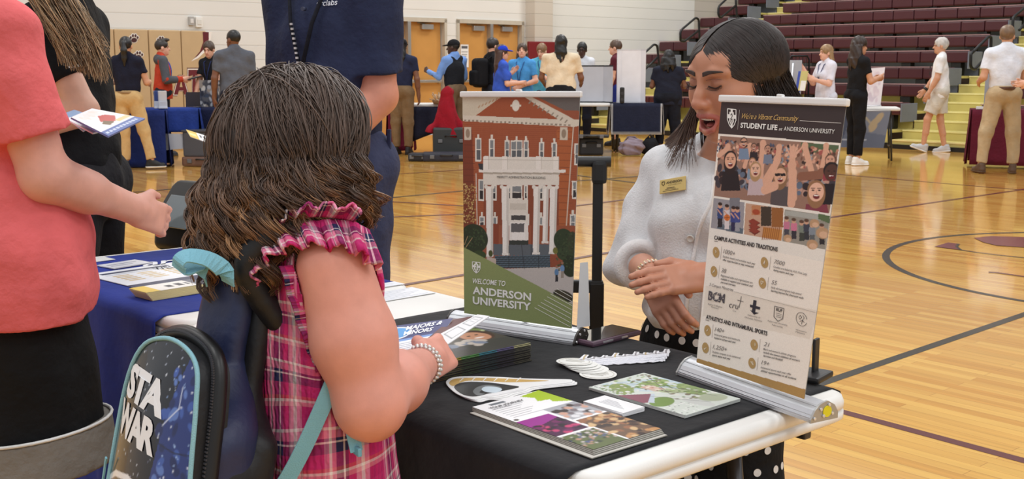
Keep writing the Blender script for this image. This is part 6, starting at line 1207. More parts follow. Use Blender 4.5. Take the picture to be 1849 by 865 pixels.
# ---- suitcase with pulled-out handle behind the table
sx, sy = bearing(1000, 2.66); t = thing('suitcase', 'black suitcase with its pull handle up, standing behind the table', 'suitcase', (sx, sy, 0), R_(-3)); MB().box((0, .06, .33), (.36, .24, .56), (24, 24, 26), bev=.03).build('body', CLOTH(), t)
for q in (1, -1): m = MB(); m.cyl((q * .12 - .02, .14, .03), (q * .12 + .02, .14, .03), .03, (30, 30, 32)); m.build('wheel', PLASTIC(), t)
hd = None; m = MB(); zt = 1.066
for q in (1, -1): m.box((q * .105, 0, .885), (.024, .016, .33), (20, 20, 22), bev=.003); m.box((q * .105, 0, .71), (.034, .024, .13), (18, 18, 20), bev=.004); m.box((q * .108, .0, zt - .028), (.036, .032, .056), (22, 22, 24), bev=.01)
m.tube([(-.13, 0, zt - .004), (.135, 0, zt - .004)], .013, (26, 26, 28)); m.box((0, 0, .765), (.24, .02, .03), (20, 20, 22), bev=.004); m.build('pull_handle', PLASTIC(), t)
# ================================================================ three nearer people at the left and behind the table
# boy in the coral polo
cp = person('boy in a coral pink polo and black shorts, reaching over the table', -1.062, 2.30, 1.64, R_(-47), (224, 164, 146), 'short', (70, 50, 40), (226, 106, 108), (18, 18, 20), (60, 60, 64), build_=1.22, pant=.43, sleeve=.66, hem=.848, hemw=1.22, vox=.0062, collar=True, loose=.068, tbulk=.012, lean=-.085, armr=1.18,
            arms=dict(R=((.12, .24, -1), (-.36, 1, -.42), (-1, 0, -.2), .55), L=((-.12, -.05, -1), (-.25, .75, .2), (.2, 0, 1), .7)), legs=dict(R=((.08, .08, -1), (.02, -.03, -1)), L=((-.05, 0, -1), (-.02, -.03, -1))), yaw=-.2)
def coral_details(c):
    s = c['s']
    for sd in 'RL':                                       # grey band and white piping at the shorts' hems, ribbed sleeve bands
        j = c['J'][sd]; d = unit(j['kn'] - j['hp']); e = j['hp'] + (j['kn'] - j['hp']) * .985
        S = SDF(e - .2, e + .2, .006); S.cap(e - d * .18, e + d * .02, .154 * s, .157 * s, k=0); S.cut(e + d * .004, d); S.cut(e - d * .085, -d); S.build('hem_band', CLOTH(), c['root'], col=(128, 124, 118))
        th = np.linspace(0, 6.283, 33); F = frame_z(d); MB().tube([e - d * .087 + F @ V3(.156 * s * math.cos(a), .156 * s * math.sin(a), 0) for a in th], .0035, (222, 222, 220), 6, False).build('white_piping', CLOTH(), c['root'])
        d = unit(j['el'] - j['sh']); e = j['sh'] + (j['el'] - j['sh']) * .66; S = SDF(e - .14, e + .14, .005); S.cap(e - d * .06, e + d * .03, .0745 * s, .0745 * s, k=0); S.cut(e + d * .002, d); S.cut(e - d * .028, -d); S.build('sleeve_band', CLOTH(), c['root'], col=(214, 96, 98))
coral_details(cp)
w = cp['W'](cp['J']['L']['wr'] + unit(cp['J']['L']['wr'] - cp['J']['L']['el']) * .09)
def tilt_sheet(name, label, cat, corners, th, paint, edge, group=None):
    c = sum(np.asarray(q, float) for q in corners) / 4; t = thing(name, label, cat, c, 0, group); q = [np.asarray(p, float) for p in corners]; n = unit(np.cross(q[1] - q[0], q[0] - q[3])); K = 9; f_ = np.linspace(0, 1, K); up = np.array([(q[0] * (1 - a) + q[1] * a) * (1 - b) + (q[3] * (1 - a) + q[2] * a) * b for b in f_ for a in f_]); o2 = K * K; ix = lambda i, j: j * K + i
    F = [(ix(i, j + 1), ix(i + 1, j + 1), ix(i + 1, j), ix(i, j)) for i in range(K - 1) for j in range(K - 1)]; F += [tuple(o2 + k for k in f[::-1]) for f in F]
    rim = [ix(i, 0) for i in range(K - 1)] + [ix(K - 1, j) for j in range(K - 1)] + [ix(i, K - 1) for i in range(K - 1, 0, -1)] + [ix(0, j) for j in range(K - 1, 0, -1)]; F += [(rim[k - 1], o2 + rim[k - 1], o2 + rim[k], rim[k]) for k in range(len(rim))]
    m = MB(); m.add(np.concatenate([up, up - n * th]), F, edge); m.build('paper', PRINT(), t, 'world')
    if paint is not None: paint.sheet('print', [p + n * .0004 for p in q], PRINT(), t, 'world')
    return t
P = Paint(80, 50, (238, 236, 238)); P.rect(0, 40, 80, 50, (70, 100, 170)); P.poly([(26, 26), (44, 16), (60, 18), (66, 26), (46, 34)], (190, 60, 56)); P.poly([(22, 30), (34, 26), (44, 34), (28, 36)], (110, 90, 60)); P.speck(10, 6, 70, 16, 20, [(246, 230, 228), (240, 222, 214)], (2, 5), 4); P.rect(48, 32, 78, 37, (226, 206, 150)); [P.rect(4 + 7 * i, 43, 9 + 7 * i, 46, (200, 210, 230)) for i in range(10)]
for k, (cs, pnt, lab) in enumerate((
    ([(128, 212, 1.178), (166, 196, 1.185), (262, 214, 1.165), (196, 246, 1.15)], P, 'glossy brochure with red emblem and blue edge, topmost of the handful'),
    ([(118, 214, 1.172), (150, 206, 1.176), (222, 226, 1.158), (168, 240, 1.15)], None, 'plain white folded leaflet within the handful by the coral polo'),
    ([(112, 206, 1.166), (134, 198, 1.172), (190, 216, 1.160), (150, 236, 1.15)], None, 'pale blue leaflet at the bottom of the handful by the coral polo'))):
    tilt_sheet('brochure', lab, 'brochure', [at_z(x, y, z + .004 * (1 - k)) for x, y, z in cs], .003, pnt, ((96, 120, 180), (236, 238, 242), (150, 178, 214))[k], 'handful of brochures')
# blonde woman in black
cb = person('woman with long blonde hair in a black polo with white striped sleeves', *bearing(126, 3.45), 1.725, R_(86), (222, 172, 148), 'long+.05', (150, 122, 90), (20, 21, 24), (36, 36, 40), female=True, vox=.0065, lean=.02, pitch=.25, build_=1.0, sleeve=.66, collar=True,
            arms=dict(L=((-.14, -.50, -.95), (.1, 1, -.30), (1, 0, 0)), R=((.2, .1, -1), (-.3, 1, 0))), legs=dict(R=((.06, 0, -1), (.0, -.02, -1)), L=((-.03, .0, -1), (0, -.02, -1))))
def blonde_details(c):
    j = c['J']['L']; d = unit(j['el'] - j['sh']); s = c['s']
    for sd in 'LR':
        j = c['J'][sd]; d = unit(j['el'] - j['sh']); e = j['sh'] + (j['el'] - j['sh']) * .60; S = SDF(e - .12, e + .12, .004); S.cap(e - d * .06, e + d * .06, .0605 * s, .0595 * s, k=0); S.cut(e + d * .005, d); S.cut(e - d * .005, -d); S.build('sleeve_stripe', CLOTH(), c['root'], col=(226, 226, 224))
    m = MB(); g = np.random.default_rng(5)               # loose strands down the back
    for i in range(1300):
        q = g.random(); p0 = at_y(28 + 80 * q + g.normal() * 4, -46 + g.normal() * 8, 3.22 + .06 * g.normal()); p1 = at_y(66 + 78 * q + g.normal() * 5, 2 + 12 * g.random(), 3.10 + .04 * g.normal()); p2 = at_y(92 + 84 * q + g.normal() * 6, 46 + 26 * g.random(), 3.09 + .03 * g.normal()); p3 = at_y(118 + 74 * q + g.normal() * 6, 78 + 76 * g.random() * (.55 + .45 * q), 3.12 + .03 * g.normal())
        t = np.linspace(0, 1, 11)[:, None]; pts = (1 - t) ** 3 * p0 + 3 * t * (1 - t) ** 2 * p1 + 3 * t * t * (1 - t) * p2 + t ** 3 * p3; pts = pts + V3(.004, 0, .002) * np.sin(t * g.uniform(4, 9) + g.uniform(0, 6)); k = g.uniform(.55, 1.2); m.tube(pts, np.linspace(.0015, .0007, 11), tuple(np.clip(np.array((170, 140, 104)) * k, 0, 255)), 4, False)
    m.build('hair_strand', HAIRM(), c['root'], 'world')['kind'] = 'stuff'
blonde_details(cb)
# tall man in the navy polo
cn = person('tall man in a navy polo with black belt, his head out of the picture', *bearing(600, 3.42), 1.84, R_(152), (214, 146, 122), 'short', (80, 60, 46), (40, 47, 74), (56, 61, 88), build_=.83, tuck=True, vox=.0065, collar=True, sleeve=.78, belt=(22, 22, 24), tbulk=.006, armr=1.22,
            arms=dict(L=((-.05, .02, -1), (.5, .7, -.85), (1, 0, -.2), .4), R=((-.05, .02, -1), (.05, .9, -.50), (0, -.3, -1), .5)), legs=dict(R=((.05, .04, -1), (.02, -.02, -1)), L=((-.03, .02, -1), (0, -.03, -1))))
def navy_details(c):
    U, m = c['U'], MB()
    for q in (1, -1): m.tube([U((q * .06, -.02, 1.5)), U((q * .066, .10, 1.44)), U((q * .036, .135, 1.33)), U((.0, .142, 1.20))], .006, (24, 26, 36), 6)
    o = m.build('lanyard', CLOTH(), c['root']); m = MB()
    for i in range(9): p = U((.030 - .003 * i, .139 + .0008 * i, 1.33 - .013 * i)); m.box(p, (.008, .005, .006), (226, 226, 230))
    for i in range(4): m.tube([U((.0 + .008 * math.cos(a), .147, 1.19 - .02 * i + .008 * math.sin(a))) for a in np.linspace(0, 6.283, 11)], .0018, (200, 200, 204), 5, False)
    m.build('metal_clip', METALC(), o)
    MB().box(U((.0, .146, 1.07)), (.06, .006, .09), (236, 236, 238), bev=.002).build('badge', PLASTIC(), o)
    m = MB()
    for z in (1.43, 1.37): m.cyl(U((-.005, .122, z)), U((-.005, .134, z)), .006, (60, 66, 90), 12)
    m.build('button', PLASTIC(), c['root'])
    h0, h1 = hit([c['shirt']], 578, 12), hit([c['shirt']], 604, 10)
    if h0 and h1:
        x = unit(h1[0] - h0[0]); n = h0[1]; y = unit(np.cross(n, x)); MB().text('arclabs', .026, (222, 226, 236), np.stack([x, y, n], 1), h0[0] + n * .004 - x * .01, .062, .01, .15).build('embroidered_name', CLOTH(), c['root'], 'world')
    s = c['s']; B = MB()
    for a in (-.9, -.3, .5, 1.2, 2.2, 3.4, 4.4): p = c['L']((math.sin(a) * .168, math.cos(a) * .132 - .003, 1.012)); B.box(p, (.014, .012, .06), (50, 55, 82), rz(-a), .003)
    B.build('belt_loop', CLOTH(), c['root'])
navy_details(cn)
# the yellow and white flyer held out by the tall man
P = Paint(100, 24, (240, 238, 232)); P.rect(0, 0, 14, 24, (226, 190, 70)); P.rect(2, 8, 12, 16, (244, 226, 150)); [P.rect(17 + 5 * i, 6, 20 + 5 * i, 14, (70, 70, 80)) for i in range(5)]; P.rect(17, 17, 44, 18, (150, 150, 150))
wp = cn['W'](cn['J']['R']['wr'] + unit(cn['J']['R']['wr'] - cn['J']['R']['el']) * .12)
tilt_sheet('flyer', 'yellow and white flyer sticking out beside the curly hair', 'flyer', [at_y(336, 234, 3.04), at_y(470, 276, 2.96), at_y(466, 289, 2.91), at_y(344, 247, 2.98)], .001, P, (236, 234, 230))
# ================================================================ the child with curly hair, plaid shirt and backpack
CF = unit(V3(.86, .51, 0)); CR = V3(CF[1], -CF[0], 0)    # facing, and to her right
CB = V3(-.285, 1.60, 0)
child = thing('person', 'child with long curly brown hair in a pink plaid ruffled shirt, holding flyers', 'person', CB, 0)
cw = lambda f, r, z: CB + CF * f + CR * r + V3(0, 0, z)
KS = (222, 154, 136)
sR, eR, wR = at_y(603, 482, 1.492), at_y(668, 722, 1.468), at_y(767, 655, 1.66)
sL, eL, wL = cw(-.0, -.115, 1.005), cw(.03, -.17, .80), V3(-.335, 1.885, .80)
hcC = V3(-.302, 1.605, 1.156)
lo, hi = V3(-.62, 1.25, -.01), V3(.12, 2.08, 1.34)
S = SDF(lo, hi, .0052)
RC = np.stack([CR, CF, V3(0, 0, 1)], 1)
S.ell(hcC + V3(0, 0, .015), (.070, .088, .085), RC, k=0); S.ell(hcC + CF * .03 + V3(0, 0, -.045), (.054, .058, .066), RC, k=.03); S.cap(hcC + CF * .082 + V3(0, 0, -.005), hcC + CF * .100 + V3(0, 0, -.03), .008, .012, k=.012)
for q in (1, -1): S.ell(hcC + CR * .072 * q + V3(0, 0, -.012), (.010, .018, .028), RC, k=.008)
S.cap(cw(-.01, 0, 1.0), hcC + V3(0, 0, -.06), .045, .042, k=.03)
S.cap(cw(-.005, -.085, 1.01), cw(-.005, .085, 1.01), .042, k=.04); S.ell(cw(0, 0, .90), (.115, .082, .15), RC, k=.05); S.ell(cw(0, 0, .72), (.115, .09, .15), RC, k=.05); S.ell(cw(-.01, 0, .62), (.125, .10, .10), RC, k=.05)
S.chain([sR, sR * .45 + eR * .55, eR, eR * .55 + wR * .45, wR], [.050, .0555, .0455, .043, .0235], k=.018); S.ell(eR + V3(.002, -.006, -.012), .04, k=.02)
S.chain([sL, eL, wL], [.045, .04, .023], k=.018)
for q in (1, -1): S.chain([cw(-.01, q * .06, .60), cw(.0, q * .065, .33), cw(-.02, q * .065, .07)], [.075, .05, .035], k=.03)
skin_parts = []
V, F = S.mesh(); skin_parts.append((V, F, np.repeat(lin(KS)[None], len(V), 0)))
hd = unit(V3(.34, .80, .02)); S = SDF(wR - .11, wR + .15, .0026); S.cap(wR - unit(wR - eR) * .05, wR, .0255, .0235, k=0); hand(S, wR, hd, (-.72, .30, -.55), 1, .142, .9, .02, k=.004, thumb=.9)
V, F = S.mesh(); skin_parts.append((V, F, np.repeat(lin(KS)[None], len(V), 0)))
S = SDF(wL - .11, wL + .15, .004); S.cap(wL - unit(wL - eL) * .05, wL, .026, .023, k=0); hand(S, wL, unit(V3(.5, .8, .1)), (.6, -.4, -.3), -1, .142, .7, .02, k=.004)
V, F = S.mesh(); skin_parts.append((V, F, np.repeat(lin(KS)[None], len(V), 0)))
joined('body', skin_parts, SKIN(), child)
# --- plaid shirt
def plaid():
    m = mat('plaid_cotton', (180, 50, 100), .85, var=.05, bump=.0, spec=.2); N, L = nodes_of(m); at = N.new('ShaderNodeAttribute'); at.attribute_name = 'Col'; sp = N.new('ShaderNodeSeparateXYZ'); L.new(at.outputs['Vector'], sp.inputs[0])
    outs = []
    for ax, per, stops in ((0, .078, ((0, (196, 44, 110)), (.20, (224, 126, 160)), (.27, (240, 226, 226)), (.31, (226, 130, 160)), (.37, (44, 44, 84)), (.47, (240, 226, 228)), (.50, (44, 44, 84)), (.545, (196, 50, 110)), (.66, (232, 160, 180)), (.74, (240, 230, 228)), (.80, (230, 150, 176)), (.88, (176, 36, 98)))),
                           (2, .090, ((0, (190, 40, 104)), (.16, (228, 140, 150)), (.22, (240, 222, 214)), (.26, (212, 84, 76)), (.31, (196, 44, 108)), (.50, (42, 42, 80)), (.63, (240, 226, 222)), (.66, (42, 42, 80)), (.70, (226, 120, 150)), (.82, (238, 220, 214)), (.86, (200, 56, 116))))):
        d = N.new('ShaderNodeMath'); d.operation = 'DIVIDE'; d.inputs[1].default_value = per; L.new(sp.outputs[ax], d.inputs[0]); fr = N.new('ShaderNodeMath'); fr.operation = 'FRACT'; L.new(d.outputs[0], fr.inputs[0])
        rp = N.new('ShaderNodeValToRGB'); rp.color_ramp.interpolation = 'CONSTANT'; e = rp.color_ramp.elements
        while len(e) < len(stops): e.new(.5)
        for i, (p, c) in enumerate(stops): e[i].position = p; e[i].color = (*lin(c), 1)
        L.new(fr.outputs[0], rp.inputs[0]); outs.append(rp.outputs[0])
    mx = N.new('ShaderNodeMix'); mx.data_type = 'RGBA'; mx.inputs['Factor'].default_value = .48; L.new(outs[0], mx.inputs[6]); L.new(outs[1], mx.inputs[7])
    fin = next(n for n in N if n.bl_idname == 'ShaderNodeMix' and n != mx); L.new(mx.outputs[2], fin.inputs[6])
    wv = N.new('ShaderNodeTexWave'); wv.inputs['Scale'].default_value = 42; wv.inputs['Distortion'].default_value = 6; L.new(at.outputs['Vector'], wv.inputs['Vector']); nz = N.new('ShaderNodeTexNoise'); nz.inputs['Scale'].default_value = 120; L.new(at.outputs['Vector'], nz.inputs['Vector'])
    ad = N.new('ShaderNodeMath'); L.new(wv.outputs['Fac'], ad.inputs[0]); L.new(nz.outputs['Fac'], ad.inputs[1]); bp = N.new('ShaderNodeBump'); bp.inputs['Strength'].default_value = .55; bp.inputs['Distance'].default_value = .003; L.new(ad.outputs[0], bp.inputs['Height']); L.new(bp.outputs[0], N['Principled BSDF'].inputs['Normal']); return m
PLAID = plaid()
def wrapcol(V, c=None):
    d = V - CB; f, r = d @ CF, d @ CR; a = np.arctan2(f, r + 1e-9); return np.c_[a * .115 + 2, np.zeros(len(V)), V[:, 2] + .0 + .006 * np.sin(V[:, 2] * 30 + a * 3)]
S = SDF(lo, hi, .005)
S.cap(cw(-.012, -.088, 1.012), cw(-.012, .088, 1.012), .052, k=0); S.ell(cw(0, 0, .90), (.130, .100, .17), RC, k=.05); S.ell(cw(.002, 0, .72), (.134, .112, .20), RC, k=.05); S.ell(cw(.0, 0, .58), (.150, .125, .16), RC, k=.05)
S.ell(cw(0, .10, .99), (.05, .06, .06), RC, k=.03); S.fold(.004, 36, 12, (1, 1, .25)); S.fold(.003, 22, 5, (1, 1, 1)); S.cut((0, 0, .53), (0, 0, -1))
S.cap(sR, eR, .052, .056, k=.006, op='s'); S.cap(sL, eL, .05, .05, k=.006, op='s')
shirt_c = S.build('plaid_shirt', PLAID, child, 'world', colf=wrapcol)
def ruffle(name, base, out, width, waves, amp, seed=0):
    """gathered strip: base line, outward direction at each point, width"""
    base = np.asarray(base, float); N_ = len(base); M = 9; t = np.linspace(0, 1, N_); V = []; C = []
    tan = np.gradient(base, axis=0); s = np.r_[0, np.cumsum(np.linalg.norm(np.diff(base, axis=0), axis=1))]
    for i in range(N_):
        o = unit(out[i]); n = unit(np.cross(tan[i], o)); w = width[i] if np.ndim(width) else width
        for j in range(M):
            f = j / (M - 1); a = amp * f ** .7 * (math.sin(t[i] * waves * 6.283 + seed) + .4 * math.sin(t[i] * waves * 2.6 * 6.283 + 1)); V.append(base[i] + o * w * f + n * (a + .004)); C.append((s[i] * 1.6, 0, w * f * 1.3 + .3))
    F = np.array([(i * M + j, (i + 1) * M + j, (i + 1) * M + j + 1, i * M + j + 1) for i in range(N_ - 1) for j in range(M - 1)])
    o = make(name, np.array(V), F, PLAID, child, True, np.array(C), 'world'); so = o.modifiers.new('thick', 'SOLIDIFY'); so.thickness = .003; return o
def curve(pts, n):
    pts = np.asarray(pts, float); t = np.linspace(0, len(pts) - 1.001, n); out = []
    for x in t:
        i = int(x); f = x - i; p = [pts[max(0, min(len(pts) - 1, i + k))] for k in (-1, 0, 1, 2)]
        out.append(.5 * (2 * p[1] + (-p[0] + p[2]) * f + (2 * p[0] - 5 * p[1] + 4 * p[2] - p[3]) * f * f + (-p[0] + 3 * p[1] - 3 * p[2] + p[3]) * f ** 3))
    return np.array(out)
bpt = curve([at_y(444, 545, 1.50), at_y(440, 492, 1.492), at_y(466, 440, 1.486), at_y(512, 408, 1.480), at_y(575, 396, 1.476), at_y(635, 398, 1.480), at_y(668, 414, 1.50)], 110)
ruffle('shoulder_ruffle', bpt[14:], [V3(.55, -.75, -.25) * (1 - t) + V3(.25, -.62, -.75) * t for t in np.linspace(0, 1, 96)], np.linspace(.030, .062, 96), 7, .008)
b2 = curve([at_y(455, 470, 1.495), at_y(480, 430, 1.49), at_y(520, 398, 1.485), at_y(575, 388, 1.482), at_y(640, 396, 1.485)], 80)
ruffle('shoulder_ruffle', b2, [V3(.15, -.55, .65) * (1 - t) + V3(.4, -.5, .5) * t for t in np.linspace(0, 1, 80)], np.linspace(.016, .030, 80), 7, .006, 2)
bpt2 = curve([at_y(530, 478, 1.47), at_y(548, 540, 1.467), at_y(572, 610, 1.468), at_y(596, 670, 1.47)], 40); ruffle('armhole_trim', bpt2, [V3(-.6, -.35, .0)] * 40, .018, 4, .003, 1)
ruffle('back_trim', curve([at_y(450, 470, 1.545), at_y(432, 540, 1.53), at_y(440, 640, 1.52), at_y(462, 740, 1.515), at_y(490, 850, 1.51)], 60), [V3(.7, -.6, 0)] * 60, .016, 9, .004, 3)
# shorts and shoes, below the picture
S = SDF(lo, hi, .008); S.ell(cw(-.01, 0, .60), (.14, .115, .12), RC, k=0)
for q in (1, -1): S.cap(cw(-.01, q * .062, .58), cw(.0, q * .068, .36), .088, .078, k=.03)
S.cut((0, 0, .36), (0, 0, -1)); S.cut((0, 0, .66), (0, 0, 1)); S.build('shorts', CLOTH(), child, 'world', col=(50, 60, 90))
for q in (1, -1):
    S = SDF(cw(-.1, q * .065, .05) - .16, cw(.1, q * .065, .05) + .16, .007); S.cap(cw(-.05, q * .065, .04), cw(.11, q * .065, .032), .038, .034, k=0); S.cap(cw(-.04, q * .065, .08), cw(.03, q * .065, .06), .036, k=.02); S.cut((0, 0, .004), (0, 0, -1)); S.build('shoe', mat('shoe_upper', None, .6), child, 'world', col=(220, 216, 220))
# --- hair: dark body of hair plus many curling strands
def headp(az, el, rad=1.0): return hcC + RC @ (V3(math.sin(az) * math.cos(el) * .088, math.cos(az) * math.cos(el) * .108, math.sin(el) * .100) * rad) + V3(0, 0, .012)
S = SDF(hcC - V3(.26, .26, .36), hcC + V3(.26, .26, .16), .006); S.ell(hcC + V3(0, 0, .012), (.080, .099, .091), RC, k=0)
for az in np.linspace(math.radians(62), math.radians(298), 15):
    back = .5 - .5 * math.cos(az); ln = .108 + .04 * max(0, -math.cos(az)) ** .7; d = RC @ V3(math.sin(az), math.cos(az), 0); p0 = headp(az, .2, .86); p1 = hcC + d * (.060 + .018 * back) + V3(0, 0, -.07); p2 = hcC + d * (.052 + .034 * back) + V3(0, 0, -ln + .05)
    S.chain([p0, p1, p2], [.016, .030, .016], k=.03)
S.ell(hcC + CF * .13 + V3(0, 0, -.05), (.05, .07, .11), RC, k=.02, op='s'); S.fold(.005, 60, 3, (1, 1, .4))
S.build('hair', mat('hair_base', None, .6, var=.2, vscale=30), child, 'world', col=(40, 29, 24))
g = np.random.default_rng(21); HV, HF, HC, hn = [], [], [], 0; SEG = 36; tt = np.linspace(0, 1, SEG)
locks = 460
for L_ in range(locks):
    az = math.radians(g.uniform(50, 310)); el0 = math.radians(g.uniform(20, 88)) if L_ % 3 else math.radians(g.uniform(75, 90)); cosb = max(0, -math.cos(az)); ln = (.112 + .070 * cosb ** .9) * g.uniform(.66, 1.08)
    d = RC @ V3(math.sin(az), math.cos(az), 0); side = np.cross(V3(0, 0, 1), d); rad = g.uniform(.98, 1.13); flare = (.094 + .026 * cosb) * g.uniform(.72, 1.16) + .014 * (g.random() < .12)
    pts = []; n1 = 13; A_ = V3(g.normal() * .10, .55 * math.cos(az) + g.normal() * .25 - .05, 1.0); B_ = V3(math.sin(az), math.cos(az), -.05); wl = g.uniform(0, 6.28)
    for i in range(n1):
        f = (i / (n1 - 1)) * (1 if L_ % 3 else .75) + (0 if L_ % 3 else .25); M_ = unit(A_ * (1 - f) + B_ * f); pts.append(hcC + RC @ (M_ / math.sqrt((M_[0] / .088) ** 2 + (M_[1] / .108) ** 2 + (M_[2] / .100) ** 2) * rad * (1 + .02 * math.sin(wl + 5 * f))) + V3(0, 0, .010))
    p0 = pts[-1]; n2 = SEG - n1; tgt = hcC + d * flare + V3(0, 0, -ln) + side * g.normal() * .02
    for i in range(1, n2 + 1): f = i / n2; q = p0 * (1 - f) + tgt * f + d * (.014 * math.sin(math.pi * f)); pts.append(q)
    pts = np.array(pts); ph, cyc, amp = g.uniform(0, 6.28), g.uniform(2.6, 4.6), g.uniform(.007, .015)
    env = np.clip((tt - .28) / .42, 0, 1) ** 1.2; lockw = np.sin(tt * cyc * 6.283 + ph); lockw2 = np.cos(tt * cyc * 6.283 + ph)
    pts = pts + (side[None] * lockw[:, None] + d[None] * lockw2[:, None] * .7) * (amp * env + .0022 * np.clip(tt / .3, 0, 1))[:, None]
    gold = g.random()
    for k in range(18):
        off = g.normal(size=3); off = side * off[0] * .0065 + d * off[1] * .0035 + V3(0, 0, off[2] * .004); spread = 1 - .55 * np.clip((tt - .1) / .9, 0, 1); jit = np.sin(tt * g.uniform(3, 9) * 3 + g.uniform(0, 6))[:, None] * side * .0012
        P_ = pts + off * spread[:, None] + jit; r = .00095 * np.clip(1.15 - tt ** 3 * .8, .25, 1) * g.uniform(.7, 1.25)
        tan = np.gradient(P_, axis=0); tan /= np.linalg.norm(tan, axis=1)[:, None]; x = np.cross(tan, V3(.3, .2, 1)); x /= np.linalg.norm(x, axis=1)[:, None]; y = np.cross(tan, x)
        ring = np.stack([P_ + (x * math.cos(a) + y * math.sin(a)) * r[:, None] for a in (0, 2.094, 4.189)], 1).reshape(-1, 3)
        base = np.arange(SEG - 1)[:, None] * 3; q = np.concatenate([np.stack([base[:, 0] + a, base[:, 0] + (a + 1) % 3, base[:, 0] + 3 + (a + 1) % 3, base[:, 0] + 3 + a], 1) for a in range(3)])
        top, tip = lin((96, 78, 68)), lin((140, 98, 64)) if gold > .45 else lin((92, 66, 48))
        if gold > .86: tip = lin((190, 142, 96))
        w = np.clip((tt - .35) / .5, 0, 1)[:, None]; col = (top * (1 - w) + tip * w) * g.uniform(.62, 1.2)
        HV.append(ring); HF.append(q + hn); HC.append(np.repeat(col, 3, 0)); hn += len(ring)
make('hair_strand', np.concatenate(HV), np.concatenate(HF), HAIRM(), child, True, np.concatenate(HC), 'world')['kind'] = 'stuff'
# bracelet
ax = unit(wR - eR + V3(.02, .02, .03)); Fz = frame_z(ax); m = MB()
for row in (0, 1):
    for i in range(26):
        a = 6.283 * (i + .5 * row) / 26; p = wR - ax * (.004 + .007 * row) + Fz @ V3(.0285 * math.cos(a), .0285 * math.sin(a), .003 * math.sin(a)); m.lathe([(0, -.0034), (.0026, -.002), (.0034, 0), (.0026, .002), (0, .0034)], (226, 224, 220), 7, p)
m.build('bead_bracelet', mat('silver_beads', None, .3, .5), child, 'world')
# --- flyers in her hand
P = Paint(100, 110, (238, 240, 244)); P.rect(0, 0, 100, 44, (40, 46, 108)); P.ell(20, 24, 24, 18, (236, 240, 246)); P.ell(20, 24, 21, 15, (70, 150, 214)); P.rect(0, 44, 100, 50, (110, 150, 210)); [P.rect(8, 56 + 5 * i, 70 - (i % 3) * 8, 58 + 5 * i, (170, 174, 190)) for i in range(8)]; P.rect(76, 58, 84, 84, (110, 112, 124))
cs = [at_y(688, 592, 1.86), at_y(818, 575, 1.92), at_y(772, 640, 1.72), at_y(706, 662, 1.70)]; fl1 = tilt_sheet('flyer', 'white flyer with dark blue majors and minors heading in the child\'s hand', 'flyer', cs, .0012, P, (236, 238, 242))
FS = Sheet(cs, [(690, 586), (812, 577), (772, 640), (706, 662)]); m = MB(); FS.text(m, 'MAJORS &', (731, 596), (792, 588), 7.5, (240, 242, 246), .03, .2, .0012); FS.text(m, 'MINORS', (727, 606), (776, 600), 7.5, (240, 242, 246), .03, .2, .0012); FS.text(m, '40+', (692, 602), (716, 598), 8.5, (230, 240, 250), .0, .3, .0012); m.build('lettering', PRINT(), fl1, 'world')
P = Paint(40, 80, (240, 240, 242)); P.line([(6, 8), (30, 8), (30, 30), (6, 30), (6, 8)], 1.2, (120, 122, 130)); P.line([(8, 40), (32, 40), (32, 62), (8, 62), (8, 40)], 1.2, (120, 122, 130)); [P.rect(12, 14 + 6 * i, 26, 15.5 + 6 * i, (180, 182, 190)) for i in range(2)]
tilt_sheet('flyer', 'narrow white form folded upright in the child\'s hand', 'flyer', [at_y(862, 568, 1.97), at_y(884, 571, 1.97), at_y(799, 628, 1.73), at_y(778, 612, 1.74)], .0012, P, (238, 238, 240))
tilt_sheet('flyer', 'dark red photo flyer between the white sheets in the child\'s hand', 'flyer', [at_y(812, 578, 1.93), at_y(852, 571, 1.96), at_y(790, 617, 1.75), at_y(768, 614, 1.76)], .001, None, (96, 54, 60))
# ---------------------------------------------------------------- backpack
PO = unit(V3(-.70, -.714, 0)); PS = V3(.714, -.70, 0); PU = unit(-PO * .24 + V3(0, 0, 1)); PN = unit(np.cross(PS, PU)); PN = PN if PN @ PO > 0 else -PN; RP = np.stack([PS, PN, PU], 1)
pc = V3(-.428, 1.472, .788); pack = thing('backpack', 'navy and black child\'s backpack with sky blue straps and space picture', 'backpack', pc, 0)
pk = lambda s, n, u: pc + PS * s + PN * n + PU * u
S = SDF(pc - .36, pc + .36, .005); S.box(pk(0, -.0, -.10), (.106, .040, .135), RP, rad=.036, k=0); S.box(pk(-.012, -.026, .075), (.052, .022, .150), RP, rad=.022, k=.11); S.fold(.003, 30, 4); S.build('main_compartment', mat('navy_nylon', None, .5, bump=.2, bscale=40, var=.08, spec=.5), pack, 'world', col=(36, 44, 78))
S = SDF(pc - .36, pc + .36, .006); S.box(pk(.0, -.048, -.11), (.106, .018, .13), RP, rad=.017, k=0); S.box(pk(-.006, -.050, .05), (.058, .015, .15), RP, rad=.014, k=.08); S.box(pk(.012, -.006, -.115), (.100, .040, .115), RP, rad=.036, k=.02); S.build('black_panel', mat('black_nylon', None, .55, bump=.15, bscale=60, var=.1), pack, 'world', col=(20, 20, 23))
